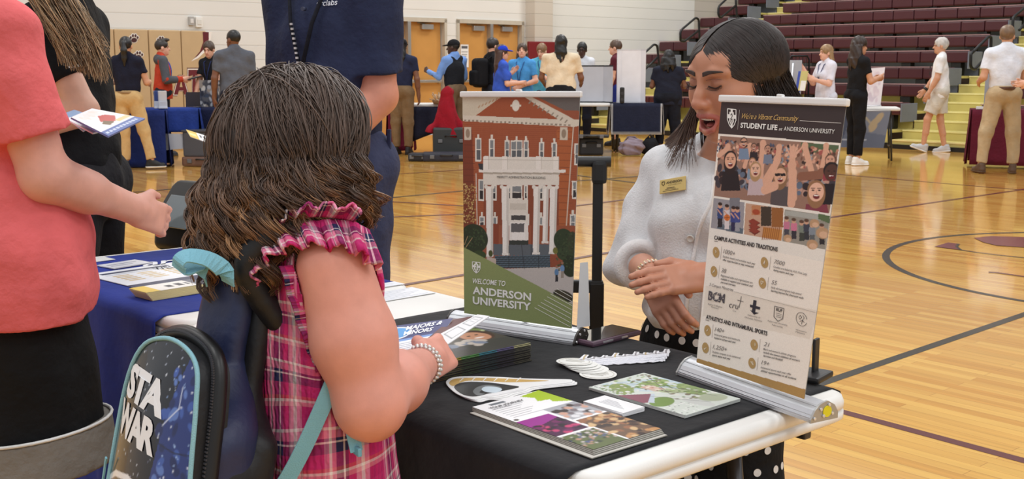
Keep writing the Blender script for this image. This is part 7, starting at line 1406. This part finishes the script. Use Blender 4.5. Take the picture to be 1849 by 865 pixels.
# front pocket: domed shape
OUTL = spline([(-.112, -.245), (-.118, -.10), (-.112, .03), (-.078, .105), (-.02, .128), (.045, .125), (.088, .105), (.104, .06), (.112, 0), (.118, -.07), (.105, -.13), (.098, -.19), (.104, -.245)], 5)
OUTL = [(a * .86, b) for a, b in OUTL]
def inside(x, y, g_=0.0):
    c = np.zeros(np.shape(x), bool); n = len(OUTL); X = x / (1 - g_) if g_ else x
    for i in range(n):
        (x0, y0), (x1, y1) = OUTL[i], OUTL[(i + 1) % n]
        if y0 != y1: c ^= ((y0 > y) != (y1 > y)) & (X < (x1 - x0) * (y - y0) / (y1 - y0) + x0)
    return c
bowf = lambda s, u: .066 + .024 * (1 - (s / .108) ** 2) * np.clip(1 - (np.maximum(u - .02, 0) / .12) ** 2, 0, 1) - .012
n = len(OUTL); m = MB(); o = np.array(OUTL); ring0 = np.array([pk(a * 1.04, .016, b * 1.02) for a, b in o]); ring1 = np.array([pk(a * 1.02, .046, b * 1.01) for a, b in o]); ring2 = np.array([pk(a, bowf(a, b) - .002, b) for a, b in o])
m.add(np.concatenate([ring0, ring1, ring2]), [(k, (k + 1) % n, n + (k + 1) % n, n + k) for k in range(n)] + [(n + k, n + (k + 1) % n, 2 * n + (k + 1) % n, 2 * n + k) for k in range(n)], (18, 18, 22), True); pocket = m.build('front_pocket', mat('black_nylon', None), pack, 'world')
P = Paint(150, 230, (14, 15, 24)); P.speck(0, 0, 150, 120, 150, [(200, 210, 230), (120, 130, 160), (230, 236, 246)], (.3, .9), 31); P.poly([(118, 0), (150, 0), (150, 140), (96, 124), (104, 70)], (34, 52, 120)); P.speck(100, 20, 150, 130, 40, [(60, 90, 170), (24, 36, 90), (90, 120, 190)], (2, 6), 32); P.speck(100, 10, 150, 130, 40, [(220, 230, 250), (150, 180, 230)], (.4, 1.1), 33); P.line([(100, 80), (124, 84), (150, 82)], 1.2, (20, 26, 60)); P.line([(104, 66), (120, 50), (118, 34)], 1.0, (200, 210, 236))
P.poly([(0, 128), (40, 116), (80, 118), (112, 128), (150, 160), (150, 230), (0, 230)], (30, 26, 54))
for k, (x, w, c) in enumerate(((6, 14, (52, 40, 96)), (30, 10, (24, 24, 48)), (48, 18, (70, 58, 128)), (76, 12, (34, 32, 70)), (92, 20, (60, 74, 150)), (118, 14, (30, 28, 62)), (136, 12, (84, 74, 150)))): P.poly([(x + 8, 122 + k * 3), (x + w + 8, 122 + k * 3), (x + w, 230), (x - 4, 230)], c)
P.speck(0, 135, 150, 230, 70, [(190, 200, 230), (120, 110, 180), (220, 220, 240)], (.4, 1.2), 34); P.line([(0, 130), (30, 119), (62, 116), (100, 124), (126, 142), (150, 166)], 5, (232, 232, 236))
xs, ys = (-.105, .105), (.132, -.245)
def cover(fx, fy): return 0
SX = lambda fx: xs[0] + (xs[1] - xs[0]) * fx; SY = lambda fy: ys[0] + (ys[1] - ys[0]) * fy
P.sheet('printed_front', [pk(xs[0], 0, ys[0]), pk(xs[1], 0, ys[0]), pk(xs[1], 0, ys[1]), pk(xs[0], 0, ys[1])], mat('vinyl_print', None, .22, var=.02, coat=.4), pack, 'world', bow=lambda fx, fy: bowf(SX(fx), SY(fy)) * PN, mask=lambda fx, fy: inside(SX(fx), SY(fy)))
m = MB()
for word, u0, s0, s1, h in (('STA', .044, -.078, .038, .040), ('WAR', -.006, -.086, .034, .040)):
    q = MB().text(word, 1.0, (236, 236, 238), None, (0, 0, 0), None, .05, space=.86); v = q.v[0]; x0, x1 = v[:, 0].min(), v[:, 0].max(); out = []
    for x, y, z in v: f = (x - x0) / (x1 - x0); a = s0 + f * (s1 - s0); b = u0 + y / .70 * h - .010 * f; out.append(pk(a, float(bowf(a, b)) + .0012, b))
    m.add(np.array(out), q.f, (236, 236, 238))
m.build('lettering', PRINT(), pack, 'world')
PIPE = mat('sky_blue_webbing', None, .6, bump=.6, bscale=700, bdist=.002, var=.05); SKY = (128, 188, 206)
m = MB(); m.tube([pk(a, float(bowf(a, b)) + .001, b) for a, b in list(OUTL) + [OUTL[0]]], .0032, (140, 190, 202), 8, False); m.build('piping', PIPE, pack, 'world')
m = MB(); zp = [(a * 1.045, b * 1.03 + .004) for a, b in OUTL if b > -.2]; zp.sort(key=lambda q: math.atan2(q[1] + .06, q[0])); zp = [q for q in zp if q[1] > -.21]
order = sorted(range(len(OUTL)), key=lambda k: k); zz = [(OUTL[k][0] * 1.05, OUTL[k][1] * 1.04 + .004) for k in range(3, len(OUTL) - 6)]
m.tube([pk(a, .034, b) for a, b in zz], .011, (16, 16, 18), 8, True)
for i in range(0, len(zz) - 1):
    for f in (0, .33, .66): a = zz[i][0] * (1 - f) + zz[i + 1][0] * f; b = zz[i][1] * (1 - f) + zz[i + 1][1] * f; m.box(pk(a * 1.02, .044, b * 1.02), (.005, .003, .0025), (60, 60, 66), RP)
m.build('zipper', mat('zipper_black', None, .4), pack, 'world')
def webbing(name, pts, w, nrm, col=SKY, th=.0022, parent=pack):
    pts = curve(pts, 26); tan = np.gradient(pts, axis=0); V = []
    for i in range(len(pts)):
        t = unit(tan[i]); nn = nrm[min(i * len(nrm) // len(pts), len(nrm) - 1)] if isinstance(nrm, list) else nrm; sd = unit(np.cross(t, nn)); up = np.cross(sd, t); V += [pts[i] - sd * w / 2 - up * th / 2, pts[i] + sd * w / 2 - up * th / 2, pts[i] + sd * w / 2 + up * th / 2, pts[i] - sd * w / 2 + up * th / 2]
    F = [(i * 4 + k, i * 4 + (k + 1) % 4, i * 4 + 4 + (k + 1) % 4, i * 4 + 4 + k) for i in range(len(pts) - 1) for k in range(4)] + [(3, 2, 1, 0), tuple(len(V) - 4 + k for k in range(4))]
    return make(name, V, F, PIPE, parent, False, np.repeat(lin(col)[None], len(V), 0), 'world')
webbing('carry_handle', [at_y(412, 512, 1.46), at_y(404, 488, 1.45), at_y(375, 468, 1.44), at_y(338, 462, 1.43), at_y(322, 474, 1.425), at_y(332, 488, 1.435), at_y(362, 480, 1.45), at_y(372, 506, 1.47)], .024, PN * .4 + V3(0, -.5, .75))
for q, p in ((1, [pk(.055, -.066, .17), cw(-.115, .065, 1.02), cw(-.06, .085, 1.075), cw(.02, .085, 1.06), cw(.055, .070, 1.0), cw(.06, .065, .92)]), (-1, [pk(-.055, -.066, .17), cw(-.115, -.065, 1.02), cw(-.06, -.085, 1.075), cw(.02, -.085, 1.06), cw(.055, -.070, 1.0), cw(.06, -.065, .92)])):
    s_ = curve(p, 24); S = SDF(s_.min(0) - .06, s_.max(0) + .06, .005)
    for a, b in zip(s_[:-1], s_[1:]): S.cap(a, b, .017, k=.01)
    S.build('shoulder_strap', mat('black_nylon', None), pack, 'world', col=(22, 22, 25))
webbing('adjuster_strap', [at_y(606, 680, 1.462), at_y(580, 740, 1.455), at_y(548, 810, 1.45), at_y(520, 862, 1.45), at_y(490, 905, 1.45)], .0225, V3(.4, -.9, .1)); webbing('strap_end', [at_y(626, 716, 1.455), at_y(634, 770, 1.45), at_y(644, 815, 1.447)], .017, V3(.4, -.9, .1)); MB().box(at_y(645, 814, 1.445), (.020, .006, .012), (116, 176, 196), RC, .002).build('strap_stitch', PIPE, pack, 'world')
webbing('side_tab', [pk(-.10, .05, -.10), pk(-.13, .04, -.14), pk(-.165, .03, -.155)], .034, PN); webbing('side_tab', [pk(-.095, .07, -.05), pk(-.13, .05, -.11), pk(-.155, .04, -.145)], .004, PN); webbing('front_tab', [pk(.075, .09, -.175), pk(.11, .08, -.165), pk(.135, .055, -.185)], .036, PN)
# ================================================================ the young woman behind the table
WF = unit(V3(-.62, -.785, 0)); WR_ = V3(WF[1], -WF[0], 0)
WB = V3(.435, 2.42, 0); woman = thing('person', 'young woman with straight dark hair and open mouth in a white cardigan, hands folded', 'person', WB, 0)
ww = lambda f, r, z: WB + WF * f + WR_ * r + V3(0, 0, z); RW = np.stack([WR_, WF, V3(0, 0, 1)], 1)
hf = unit(V3(-.80, -.56, -.20)); hr = unit(np.cross(hf, V3(.05, 0, 1))); hu = np.cross(hr, hf); RHd = np.stack([hr, hf, hu], 1); hc = V3(.452, 2.325, 1.262)
Hd = lambda x, y, z: hc + RHd @ V3(x, y, z)
WS = (190, 134, 107); LIP = (176, 100, 92)
# --- head, 2 mm
S = SDF(hc - V3(.17, .17, .24), hc + V3(.16, .16, .15), .0021); E_ = lambda c, r, k=.02, op='u': S.ell(Hd(*c), r, RHd, k, op)
E_((0, -.020, .023), (.074, .094, .075), 0); E_((0, .030, -.012), (.0635, .064, .088), .03); E_((0, .030, -.070), (.050, .052, .048), .03); E_((0, .066, -.108), (.019, .017, .015), .022); S.cap(Hd(-.03, .035, -.098), Hd(.03, .035, -.098), .02, k=.025)
for q in (1, -1): E_((q * .037, .062, -.026), (.024, .022, .026), .025); E_((q * .050, .02, -.045), (.018, .03, .04), .03)
E_((0, .052, .040), (.054, .040, .038), .03)
S.cap(Hd(0, .090, .014), Hd(0, .104, -.016), .0075, .0085, k=.014); S.cap(Hd(0, .104, -.016), Hd(0, .1125, -.031), .008, .0100, k=.010); E_((0, .1105, -.0335), (.0102, .0098, .0088), .008)
for q in (1, -1): E_((q * .0120, .100, -.0365), (.0075, .0105, .0080), .008); E_((q * .007, .1085, -.0445), (.0038, .005, .0035), .003, 's')
for q in (1, -1): E_((q * .031, .098, .006), (.018, .014, .0115), .012, 's'); E_((q * .031, .0765, .0045), (.0165, .0135, .0115), .004); S.chain([Hd(q * .013, .0885, .024), Hd(q * .030, .0875, .0285), Hd(q * .050, .074, .024)], [.006, .0065, .0045], k=.010)
E_((0, .090, -.056), (.016, .012, .012), .014)           # muzzle
S.chain([Hd(-.024, .084, -.0655), Hd(-.011, .0975, -.0585), Hd(0, .1005, -.0600), Hd(.011, .0975, -.0585), Hd(.024, .084, -.0655)], [.003, .0052, .0050, .0052, .003], k=.005)
S.chain([Hd(-.024, .082, -.069), Hd(-.015, .0905, -.0875), Hd(0, .0945, -.0925), Hd(.015, .0905, -.0875), Hd(.024, .082, -.069)], [.003, .0055, .0068, .0055, .003], k=.005)
E_((0, .092, -.0745), (.0185, .024, .0112), .004, 's')
S.cap(ww(.0, 0, 1.06), Hd(0, -.018, -.06), .047, .044, k=.03)
for q in (1, -1): E_((q * .069, -.014, -.012), (.007, .018, .030), .008)
Vh, Fh = S.mesh(); h = (Vh - hc) @ RHd; Ch = np.repeat(lin(WS)[None], len(Vh), 0)
blush = np.exp(-(((np.abs(h[:, 0]) - .04) / .02) ** 2 + ((h[:, 2] + .03) / .02) ** 2)) * (h[:, 1] > .03); Ch = Ch * (1 - blush[:, None] * np.array([.0, .10, .10]))
nose = np.exp(-((h[:, 0] / .016) ** 2 + ((h[:, 2] + .035) / .016) ** 2)) * (h[:, 1] > .09); Ch = Ch * (1 - nose[:, None] * np.array([.0, .10, .06]))
dl = np.full(len(h), 9.0)
for pts in (((-.024, .084, -.0655), (-.011, .0975, -.0585), (0, .1005, -.0600), (.011, .0975, -.0585), (.024, .084, -.0655)), ((-.024, .082, -.069), (-.015, .0905, -.0875), (0, .0945, -.0925), (.015, .0905, -.0875), (.024, .082, -.069))):
    for a, b in zip(pts[:-1], pts[1:]): a, b = np.array(a), np.array(b); t = np.clip(((h - a) @ (b - a)) / ((b - a) @ (b - a)), 0, 1); dl = np.minimum(dl, np.linalg.norm(h - a - t[:, None] * (b - a), axis=1))
lw = np.clip((.0084 - dl) / .002, 0, 1)[:, None] * (h[:, 1] > .076)[:, None]; Ch = Ch * (1 - lw) + lin(LIP) * lw
inm = ((h[:, 0] / .0175) ** 2 + ((h[:, 2] + .0745) / .0105) ** 2 < 1) & (h[:, 1] < .092) & (h[:, 1] > .06); Ch[inm] = lin((70, 24, 26))
lid = ((np.abs(h[:, 0]) - .031) / .018) ** 2 + ((h[:, 2] - .008) / .009) ** 2; lidw = np.clip(1.2 - lid, 0, 1)[:, None] * (h[:, 1] > .06)[:, None] * .35; Ch = Ch * (1 - lidw) + lin((150, 98, 82)) * lidw
# --- arms and hands, 2.4 mm
shR, elR, wrR = ww(-.005, .135, 1.045), ww(.03, .185, .855), at_y(1178, 497, 2.235)
shL, elL, wrL = ww(-.005, -.135, 1.045), ww(.06, -.165, .85), at_y(1268, 499, 2.205)
S = SDF(np.minimum(wrL, wrR) - V3(.13, .13, .13), np.maximum(wrL, wrR) + V3(.13, .13, .1), .0023)
S.cap(elL, wrL, .036, .0245, k=0); dL = unit(at_y(1206, 506, 2.178) - wrL); hand(S, wrL, dL, (-.25, .62, -.72), -1, .158, .16, .045, k=.004, thumb=.4)
VL, FL = S.mesh()
S = SDF(np.minimum(wrL, wrR) - V3(.13, .13, .16), np.maximum(wrL, wrR) + V3(.13, .13, .1), .0023)
S.cap(elR, wrR, .036, .0245, k=0); dR = unit(at_y(1196, 538, 2.205) - wrR); hand(S, wrR, dR, (.30, .75, .2), 1, .155, .42, .02, k=.004, thumb=.4)
VR, FR_ = S.mesh(); hands_l = lambda V: np.repeat(lin(WS)[None], len(V), 0) * np.array([1.04, .99, .99])
# --- body below
S = SDF((-.05, 1.95, -.01), (.85, 2.85, 1.16), .0065)
S.cap(ww(0, 0, 1.05), Hd(0, -.018, -.075), .046, .043, k=0); S.cap(ww(0, -.10, 1.04), ww(0, .10, 1.04), .042, k=.04); S.ell(ww(0, 0, .94), (.118, .085, .14), RW, k=.05); S.ell(ww(0, 0, .80), (.112, .085, .12), RW, k=.05); S.ell(ww(-.01, 0, .70), (.14, .105, .10), RW, k=.05)
for sh, el in ((shR, elR), (shL, elL)): S.cap(sh, el, .04, .036, k=.02)
for q in (1, -1): S.chain([ww(-.01, q * .07, .70), ww(0, q * .075, .38), ww(-.02, q * .075, .07)], [.08, .05, .035], k=.03)
Vb, Fb = S.mesh()
joined('body', [(Vh, Fh, Ch), (VL, FL, hands_l(VL)), (VR, FR_, hands_l(VR)), (Vb, Fb, np.repeat(lin(WS)[None], len(Vb), 0))], mat('face_skin', None, .42, sss=.06, bump=.04, bscale=700, bdist=.002, var=.03, vscale=40), woman)
# face details
def onface(x, z, lift=.0006):                            # place on the face surface for head coordinates x, z
    m_ = (np.abs(h[:, 0] - x) < .004) & (np.abs(h[:, 2] - z) < .004) & (h[:, 1] > .03); y = h[m_, 1].max() if m_.any() else .08; return Hd(x, y + lift, z)
m = MB()
for q in (1, -1):
    xs_ = np.linspace(.011, .052, 16)
    for j in range(5): m.tube([onface(q * x, .0245 + .0055 * math.sin((x - .011) / .041 * 2.5) + (j - 2) * .0016 * (1 - (x - .011) / .05), .0004) for x in xs_], np.interp(xs_, [.011, .02, .04, .052], [.0012, .0019, .0016, .0006]), (54, 38, 32), 6)
m.build('eyebrow', HAIRM(), woman, 'world'); m = MB()
for q in (1, -1):
    xs_ = np.linspace(.0165, .0465, 14); ln = [onface(q * x, .0005 - .0048 * math.sin((x - .0165) / .03 * math.pi) + .0015 * (x - .0165) / .03, .0004) for x in xs_]; m.tube(ln, .0011, (30, 22, 22), 6)
    for x in np.linspace(.018, .047, 16): p = onface(q * x, .0005 - .0048 * math.sin((x - .0165) / .03 * math.pi), .0004); m.tube([p, p + RHd @ V3(q * (x - .03) * .14, .0045, -.0035), p + RHd @ V3(q * (x - .03) * .25, .0085, -.0030)], [.0005, .0004, .0002], (26, 20, 20), 4)
    m.tube([onface(q * x, .0125 + .0028 * math.sin((x - .016) / .03 * math.pi), .0002) for x in xs_], .0005, (120, 76, 64), 5)
m.build('eyelash', HAIRM(), woman, 'world')
m = MB()
for i in range(8): x = (i - 3.5) * .0042; m.box(Hd(x, .0905 - 12 * x * x, -.0668 + 3 * x * x), (.0039, .004, .0065), (236, 228, 216), RHd @ rz(-x * 24), .0012)
m.build('teeth', mat('enamel', None, .25), woman, 'world')
S = SDF(hc - .14, hc + .14, .003); S.ell(Hd(0, .070, -.0815), (.013, .020, .005), RHd, k=0); S.build('tongue', mat('tongue', None, .35), woman, 'world', col=(176, 96, 92))
# --- white cardigan
KNIT = mat('white_knit', None, .9, bump=.5, bscale=260, bdist=.003, var=.05, vscale=50, sheen=.2, spec=.2); CW = (218, 218, 220)
lo, hi = V3(-.02, 1.98, .60), V3(.86, 2.82, 1.18)
S = SDF(lo, hi, .0045); S.cap(ww(-.005, -.105, 1.045), ww(-.005, .105, 1.045), .056, k=0); S.ell(ww(.005, 0, .95), (.142, .108, .16), RW, k=.05); S.ell(ww(0, 0, .81), (.145, .112, .14), RW, k=.05); S.cap(ww(.06, -.05, .955), ww(.06, .05, .955), .058, k=.05); S.ell(ww(-.005, 0, .755), (.160, .128, .062), RW, k=.03); S.cap(ww(0, 0, 1.07), ww(-.012, 0, 1.10), .066, .058, k=.03)
for q in (1, -1): S.cap(ww(-.01, q * .04, 1.09), ww(-.005, q * .125, 1.055), .042, .046, k=.03)
S.cut((0, 0, .712), (0, 0, -1)); S.cut(ww(0, 0, 1.118), V3(*(WF * .45)) + V3(0, 0, 1)); S.cap(ww(.075, -.004, 1.13), ww(.11, -.004, 1.02), .040, .006, k=.01, op='s'); S.ell(ww(.015, 0, 1.125), (.05, .05, .04), RW, k=.01, op='s')
for sh, el, wr, cf in ((shR, elR, wrR, .40), (shL, elL, wrL, .42)):
    Q = S.like(); ce = el + (wr - el) * cf; Q.cap(sh, el, .056, .058, k=0); Q.cap(el, ce, .057, .047, k=.03); Q.cut(ce, wr - el); S.join(Q, .025)
S.fold(.004, 40, 9); S.fold(.003, 24, 3)
cardi = S.build('cardigan', KNIT, woman, 'world', col=CW)
for el, wr, cf in ((elR, wrR, .40), (elL, wrL, .42)):
    d = unit(wr - el); ce = el + (wr - el) * cf; S = SDF(ce - .1, ce + .1, .004); Fz = frame_z(d); th = np.linspace(0, 6.283, 25)
    for a, b in zip(th[:-1], th[1:]): S.cap(ce - d * .006 + Fz @ V3(.042 * math.cos(a), .042 * math.sin(a), 0), ce - d * .006 + Fz @ V3(.042 * math.cos(b), .042 * math.sin(b), 0), .0135, k=.004)
    S.build('rolled_cuff', KNIT, woman, 'world', col=(226, 222, 222))
def onknit(px, py, lift=.003):
    q = hit([cardi], px, py); return (q[0] + q[1] * lift, q[1]) if q else None
ln = [onknit(x, y, .0015) for x, y in [(1289, 318), (1287, 350), (1281, 372), (1270, 395), (1261, 420), (1256, 445), (1250, 475), (1245, 505), (1242, 530), (1239, 560), (1234, 590)]]; ln = [q for q in ln if q is not None]
if len(ln) > 3:
    m = MB(); pts = curve([q[0] for q in ln], 40); m.tube(pts, .0042, (228, 225, 224), 8); m.tube(pts + V3(.030, -.012, 0), .0030, (216, 212, 212), 8); m.build('placket', KNIT, woman, 'world')
m = MB()
for px, py in ((1247, 430), (1222, 583)):
    q = onknit(px, py, .002)
    if q is not None:
        Fz = frame_z(q[1]); m.lathe([(0, .0), (.0075, 0), (.0085, .001), (.0082, .003), (.006, .0032), (.005, .002), (0, .002)], (206, 202, 196), 18, q[0], Fz)
m.build('button', mat('pearl_button', None, .25, coat=.5), woman, 'world')
q = onknit(1217, 336, .004)
if q is not None:
    n_ = q[1]; x_ = unit(at_y(1243, 338, 2.2) - at_y(1191, 334, 2.2)); x_ = unit(x_ - n_ * (x_ @ n_)); y_ = np.cross(n_, x_); R = np.stack([x_, y_, n_], 1); m = MB(); m.box(q[0] + n_ * .002, (.060, .031, .003), (204, 176, 110), R, .0012); bd = m.build('name_badge', mat('gold_badge', None, .3, .35), woman, 'world'); m = MB(); T_ = lambda a, b: q[0] + R @ V3(a, b, .0041)
    m.text('ANDERSON', .0075, (60, 50, 34), R, T_(-.014, .004), .036, .02); m.text('UNIVERSITY', .0038, (70, 58, 40), R, T_(-.010, -.001), .030, 0, space=1.5); m.text('Admissions', .0046, (80, 66, 46), R, T_(-.012, -.0065), .018) if False else None
    m.box(T_(-.004, -.0055), (.018, .0012, .0002), (90, 76, 52), R).box(T_(-.004, -.0085), (.024, .0009, .0002), (110, 94, 64), R).box(T_(-.004, -.0115), (.036, .0009, .0002), (110, 94, 64), R); m.tube([T_(-.024, .010), T_(-.018, .010), T_(-.018, .005), T_(-.021, .001), T_(-.024, .005), T_(-.024, .010)], .0007, (60, 50, 34), 4); m.build('lettering', PRINT(), bd, 'world')
# --- hair: scalp shell, then straight strands from the middle parting
S = SDF(hc - V3(.2, .2, .34), hc + V3(.2, .2, .16), .0042); E_((0, -.022, .027), (.0795, .101, .0800), 0)
for q in (1, -1): S.chain([Hd(q * .060, -.035, .0), Hd(q * .068, -.05, -.09), Hd(q * .070, -.06, -.18)], [.010, .020, .014], k=.03); S.chain([Hd(q * .03, -.085, .0), Hd(q * .035, -.09, -.1), Hd(q * .04, -.095, -.19)], [.024, .024, .014], k=.03)
E_((0, .118, -.022), (.058, .082, .072), .006, 's'); E_((0, .04, -.10), (.056, .07, .09), .01, 's')
S.build('hair', mat('hair_base', None), woman, 'world', col=(24, 19, 18))
g = np.random.default_rng(8); HV, HF, HC, hn = [], [], [], 0; SEG = 26; tt = np.linspace(0, 1, SEG); cC = V3(0, -.022, .027)
def shellp(dirv, k): d = unit(dirv); rr = np.array([.082, .1035 if d[1] < 0 else .1165, .0825]) * k; return cC + d / math.sqrt((d[0] / rr[0]) ** 2 + (d[1] / rr[1]) ** 2 + (d[2] / rr[2]) ** 2)
for i in range(5200):
    q = 1 if g.random() < .5 else -1; u = g.random(); y0 = .105 - .20 * u; A = V3(q * .003, y0 + .022, .075 - .36 * max(0, y0 - .04)); k = g.uniform(1.0, 1.045)
    zB = -.055 + g.normal() * .01; yB = (.052 - .131 * u ** 1.1) + g.normal() * .006; B = V3(q * .08, yB, zB)
    pts = []; n1 = 15
    for j in range(n1):
        f = j / (n1 - 1); M_ = unit(A) * (1 - f) + unit(B) * f + V3(q * (.02 + .05 * u) * math.sin(math.pi * f), 0, (.015 + .085 * u) * math.sin(math.pi * f)); M_[1] -= .03 * u * math.sin(math.pi * f); pts.append(shellp(M_, k))
    p0 = pts[-1]; L = g.uniform(.15, .26); end = p0 + V3(q * (.004 + g.normal() * .012), -.004 - .03 * u + g.normal() * .010, -L); front = q == 1 and u < .22 and g.random() < .55
    for j in range(1, SEG - n1 + 1): f = j / (SEG - n1); pts.append(p0 * (1 - f) + end * f + V3(q * .016 * math.sin(math.pi * f), -.006 * math.sin(math.pi * f), 0))
    W_ = hc + np.array(pts) @ RHd.T
    if front:                                             # some locks of her right side fall forward over the shoulder
        a0 = W_[n1 - 1]; g2 = g.random(); q_ = hit([cardi], 1200 + 14 * g2 + 50 * (i % 3 == 0) * g.random(), 266 + 10 * g2 + 44 * (i % 3 == 0) * g.random()); tgt = q_[0] + q_[1] * g.uniform(.004, .02) if q_ else at_y(1206, 268, 2.33); mid = at_y(1226 + 22 * g2, 234 + 10 * g.random(), 2.40)
        for j in range(SEG - n1): f = (j + 1) / (SEG - n1); W_[n1 + j] = a0 * (1 - f) ** 2 + mid * 2 * f * (1 - f) + tgt * f * f
    r = .00075 * np.clip(1.1 - tt ** 4 * .7, .3, 1.1) * g.uniform(.7, 1.3); tan = np.gradient(W_, axis=0); tan /= np.linalg.norm(tan, axis=1)[:, None] + 1e-9; x = np.cross(tan, V3(.31, .22, .9)); x /= np.linalg.norm(x, axis=1)[:, None] + 1e-9; y = np.cross(tan, x)
    ring = np.stack([W_ + (x * math.cos(a) + y * math.sin(a)) * r[:, None] for a in (0, 2.094, 4.189)], 1).reshape(-1, 3); b_ = np.arange(SEG - 1) * 3
    HV.append(ring); HF.append(np.concatenate([np.stack([b_ + a, b_ + (a + 1) % 3, b_ + 3 + (a + 1) % 3, b_ + 3 + a], 1) for a in range(3)]) + hn); hn += len(ring)
    c0 = lin((48, 37, 34)) * g.uniform(.45, 1.5); c1 = (lin((122, 100, 90)) if front else lin((54, 42, 38))) * g.uniform(.7, 1.2); w = np.clip((tt - .5) / .4, 0, 1)[:, None]; HC.append(np.repeat(c0 * (1 - w) + c1 * w, 3, 0))  # brown tones spread widely per strand, also standing in for streaks of sheen
make('hair_strand', np.concatenate(HV), np.concatenate(HF), HAIRM(), woman, True, np.concatenate(HC), 'world')['kind'] = 'stuff'
# bracelets and watch
ax = unit(wrR - elR); Fz = frame_z(ax); m = MB()
for row, (off, tilt) in enumerate(((.012, .25), (.004, -.1), (-.004, .2))):
    for i in range(24): a = 6.283 * i / 24; p = wrR - ax * off + Fz @ rx(tilt) @ V3(.0305 * math.cos(a), .0305 * math.sin(a), 0); m.lathe([(0, -.003), (.0023, -.0018), (.003, 0), (.0023, .0018), (0, .003)], (226, 212, 190) if row != 1 else (214, 184, 130), 7, p)
m.build('bead_bracelet', mat('pearl_beads', None, .25, .3), woman, 'world')
ax = unit(wrL - elL); Fz = frame_z(ax, WF); m = MB(); th = np.linspace(0, 6.283, 33); pw = wrL - ax * .022
m.tube([pw + Fz @ V3(.0315 * math.cos(a), .0285 * math.sin(a), 0) for a in th], .008, (196, 192, 188), 8, False, .35); wt = m.build('wristwatch', METALC(), woman, 'world'); nn = unit(V3(-.45, -.75, .45)); nn = unit(nn - ax * (nn @ ax)); c_ = pw + nn * .034; R = np.stack([np.cross(ax, nn), ax, nn], 1); MB().box(c_, (.032, .036, .011), (18, 18, 20), R, .005).build('watch_face', mat('glass_screen', None), wt, 'world')
# --- polka dot trousers
S = SDF((.05, 1.98, .0), (.86, 2.86, .82), .0065); S.ell(ww(-.012, 0, .69), (.158, .128, .11), RW, k=0); S.cap(ww(-.01, 0, .70), ww(-.005, 0, .78), .115, .11, k=.04)
for q in (1, -1): S.chain([ww(-.01, q * .072, .66), ww(0, q * .082, .38), ww(-.01, q * .085, .09)], [.098, .086, .078], k=.03)
S.cut((0, 0, .085), (0, 0, -1)); S.cut((0, 0, .775), (0, 0, 1)); pants = S.build('polka_dot_trousers', CLOTH(), woman, 'world', col=(17, 17, 20))
W = world_of(pants); me = pants.data; nv = len(me.vertices); v = np.empty(nv * 3); me.vertices.foreach_get('co', v); v = v.reshape(-1, 3) @ W[:3, :3].T + W[:3, 3]; nr = np.empty(nv * 3); me.vertices.foreach_get('normal', nr); nr = nr.reshape(-1, 3)
d = v - WB; a = np.arctan2(d @ WF, d @ WR_) * .15; cell = .046; row = np.floor(v[:, 2] / cell); ax_ = a + (row % 2) * cell / 2; key = np.c_[np.floor(ax_ / cell), row]; cen = np.hypot(ax_ - (key[:, 0] + .5) * cell, v[:, 2] - (row + .5) * cell); m = MB(); seen = {}
for i in np.argsort(cen):
    if cen[i] > .006: break
    k = (key[i, 0], key[i, 1], v[i, 1] > 2.42, v[i, 0] > .43)
    if k in seen: continue
    seen[k] = 1; n_ = nr[i]
    if n_ @ (V3(0, 0, 1.28) - v[i]) < -.3: continue
    th = np.linspace(0, 6.283, 15)[:-1]; Fz = frame_z(n_); m.add([v[i] + n_ * .0016 + Fz @ V3(.0085 * math.cos(b), .0085 * math.sin(b), 0) for b in th], [tuple(range(14))], (216, 214, 212))
m.build('polka_dot_print', CLOTH(), pants, 'world')['kind'] = 'stuff'
for q in (1, -1):
    S = SDF(ww(.03, q * .08, .05) - .18, ww(.03, q * .08, .05) + .18, .007); S.cap(ww(-.05, q * .078, .04), ww(.12, q * .078, .03), .038, .033, k=0); S.cap(ww(-.04, q * .078, .075), ww(.02, q * .078, .06), .036, k=.02); S.cut((0, 0, .004), (0, 0, -1)); S.build('shoe', mat('shoe_upper', None, .6), woman, 'world', col=(28, 28, 30))
